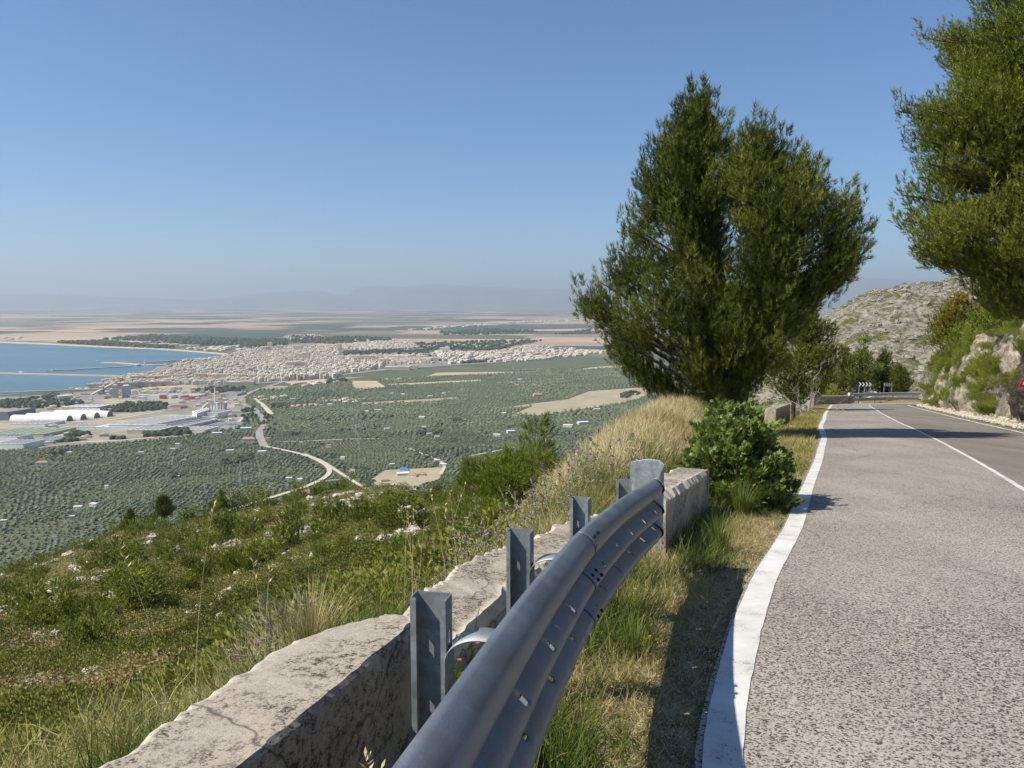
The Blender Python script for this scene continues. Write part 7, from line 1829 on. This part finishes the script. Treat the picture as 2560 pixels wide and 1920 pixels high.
# darker tree belts, pines and cypresses
M_belt = leafmat('dark_tree_crowns', [(0, (.018, .030, .014)), (.5, (.042, .062, .026)), (1, (.09, .11, .05))], .8, 0)
belts = [([C1(0, 1115), C1(700, 1110), C1(720, 1150), C1(350, 1185), C1(0, 1180)], 300, 8), ([C1(850, 1215), C1(1080, 1140), C1(1450, 1140), C1(1430, 1190), C1(1150, 1215)], 260, 8), ([C1(1240, 1435), C1(1250, 1385), C1(1450, 1350), C1(1640, 1380), C1(1640, 1405), C1(1400, 1425)], 160, 8), ([C1(1640, 1020), C1(1900, 1000), C1(2120, 1000), C1(2050, 1060), C1(1760, 1045)], 160, 8),
         ([C1(570, 1430), C1(640, 1395), C1(790, 1410), C1(780, 1430)], 40, 8), ([C1(480, 1480), C1(600, 1450), C1(700, 1460), C1(560, 1480)], 30, 8), ([C1(960, 1450), C1(1070, 1450), C1(1070, 1435), C1(970, 1430)], 20, 7), ([C1(200, 1110), C1(480, 1060), C1(620, 1080), C1(600, 1110)], 90, 8), ([C1(460, 612), C1(900, 605), C1(1500, 655), C1(1500, 668), C1(900, 640)], 500, 16), ([C1(850, 590), C1(1300, 555), C1(2212, 590), C1(2212, 640), C1(1700, 640), C1(1200, 600)], 900, 18),
         ([C2(0, 590), C2(400, 590), C2(420, 635), C2(0, 660)], 500, 16), ([C2(450, 560), C2(900, 570), C2(1300, 570), C2(1300, 600), C2(800, 625), C2(450, 610)], 400, 16), ([C2(880, 690), C2(1600, 680), C2(1640, 715), C2(900, 725)], 300, 13), ([C2(1500, 620), C2(2212, 600), C2(2600, 600), C2(2212, 680), C2(1600, 680)], 500, 14), ([C2(480, 850), C2(620, 850), C2(620, 890), C2(500, 895)], 60, 10), ([C2(1640, 735), C2(1700, 745), C2(1700, 765), C2(1600, 770)], 40, 12), ([C2(1910, 780), C2(2200, 760), C2(2200, 775), C2(1920, 795)], 90, 10), ([C2(750, 945), C2(900, 930), C2(920, 950), C2(760, 965)], 60, 9), ([C2(270, 1150), C2(420, 1150), C2(430, 1175), C2(280, 1180)], 50, 7),
         ([C2(420, 1410), C2(540, 1395), C2(540, 1408), C2(430, 1420)], 26, 6), ([C2(1520, 1410), C2(1560, 1370), C2(1610, 1380), C2(1600, 1412)], 22, 7), ([C2(1660, 1410), C2(1700, 1380), C2(1750, 1380), C2(1740, 1405)], 18, 7), ([C2(1850, 1300), C2(1860, 1275), C2(1910, 1285), C2(1900, 1302)], 14, 7), ([D1(1205, 595), D1(1215, 565), D1(1400, 535), D1(1400, 555), D1(1300, 580)], 50, 6), ([D1(945, 655), D1(955, 630), D1(980, 635), D1(975, 655)], 10, 7), ([D1(290, 530), D1(310, 510), D1(370, 510), D1(360, 530)], 20, 7), ([C3(180, 790), C3(240, 775), C3(440, 762), C3(440, 775), C3(200, 795)], 60, 10), ([C3(1550, 1090), C3(1570, 1060), C3(1700, 1040), C3(1740, 1060), C3(1600, 1095)], 44, 8), ([C3(1000, 540), C3(1300, 500), C3(1300, 535), C3(1000, 545)], 120, 16), ([C3(0, 520), C3(500, 500), C3(850, 520), C3(400, 545), C3(0, 550)], 400, 18),
         ([C1(2080, 1200), C1(2200, 1160), C1(2212, 1290), C1(2100, 1320)], 40, 7), ([(255, 420), (262, 412), (275, 418), (278, 436), (268, 440)], 40, 6), ([D1(1720, 735), D1(1830, 705), D1(1860, 720), D1(1760, 745)], 26, 7), ([(405, 455), (450, 448), (470, 452), (440, 462)], 30, 6)]
BP = []
for poly, n, sz_ in belts:
    W = np.array([(PL(*p).x, PL(*p).y) for p in poly]); lo = W.min(0); hi = W.max(0); got = 0; tries = 0
    while got < n and tries < 40:
        x = ro.uniform(lo[0], hi[0], n * 4); y = ro.uniform(lo[1], hi[1], n * 4); kk = in_poly(x, y, W); x, y = x[kk][:n - got], y[kk][:n - got]
        BP.append(np.stack([x, y, np.full(len(x), sz_) * ro.uniform(.4, .9, len(x))], 1)); got += len(x); tries += 1
BP = np.concatenate(BP); V0, F0, T0 = blob(3, 6, 12, .85)
V, Fc, T = scatter(V0, F0, T0, np.stack([BP[:, 0], BP[:, 1], ZP + BP[:, 2] * .8], 1), rotz(ro.uniform(0, 6.3, len(BP))), BP[:, 2], ro.normal(.45, .15, len(BP)), .1)
tag(link('tree_belt', mkmesh('tree_belt', V, Fc, M_belt, T)), 'dark tree belts around the factories, villas and town', None, None, 'stuff')
# ================================================================ haze
hz = MB().box((0, 29000, (-312 + 1500) / 2), (116000, 64000, 1812))
hm = bpy.data.materials.new('haze'); hm.use_nodes = True
nt = hm.node_tree; nt.nodes.clear()
out = nt.nodes.new('ShaderNodeOutputMaterial'); pv = nt.nodes.new('ShaderNodeVolumePrincipled')
pv.inputs['Color'].default_value = (.77, .88, 1.0, 1)
pv.inputs['Density'].default_value = 5.0e-5
pv.inputs['Anisotropy'].default_value = 0.2
nt.links.new(pv.outputs[0], out.inputs['Volume'])
haze = tag(hz.build('haze', hm), kind='stuff')
haze['label'] = 'thin pale blue haze over the plain'
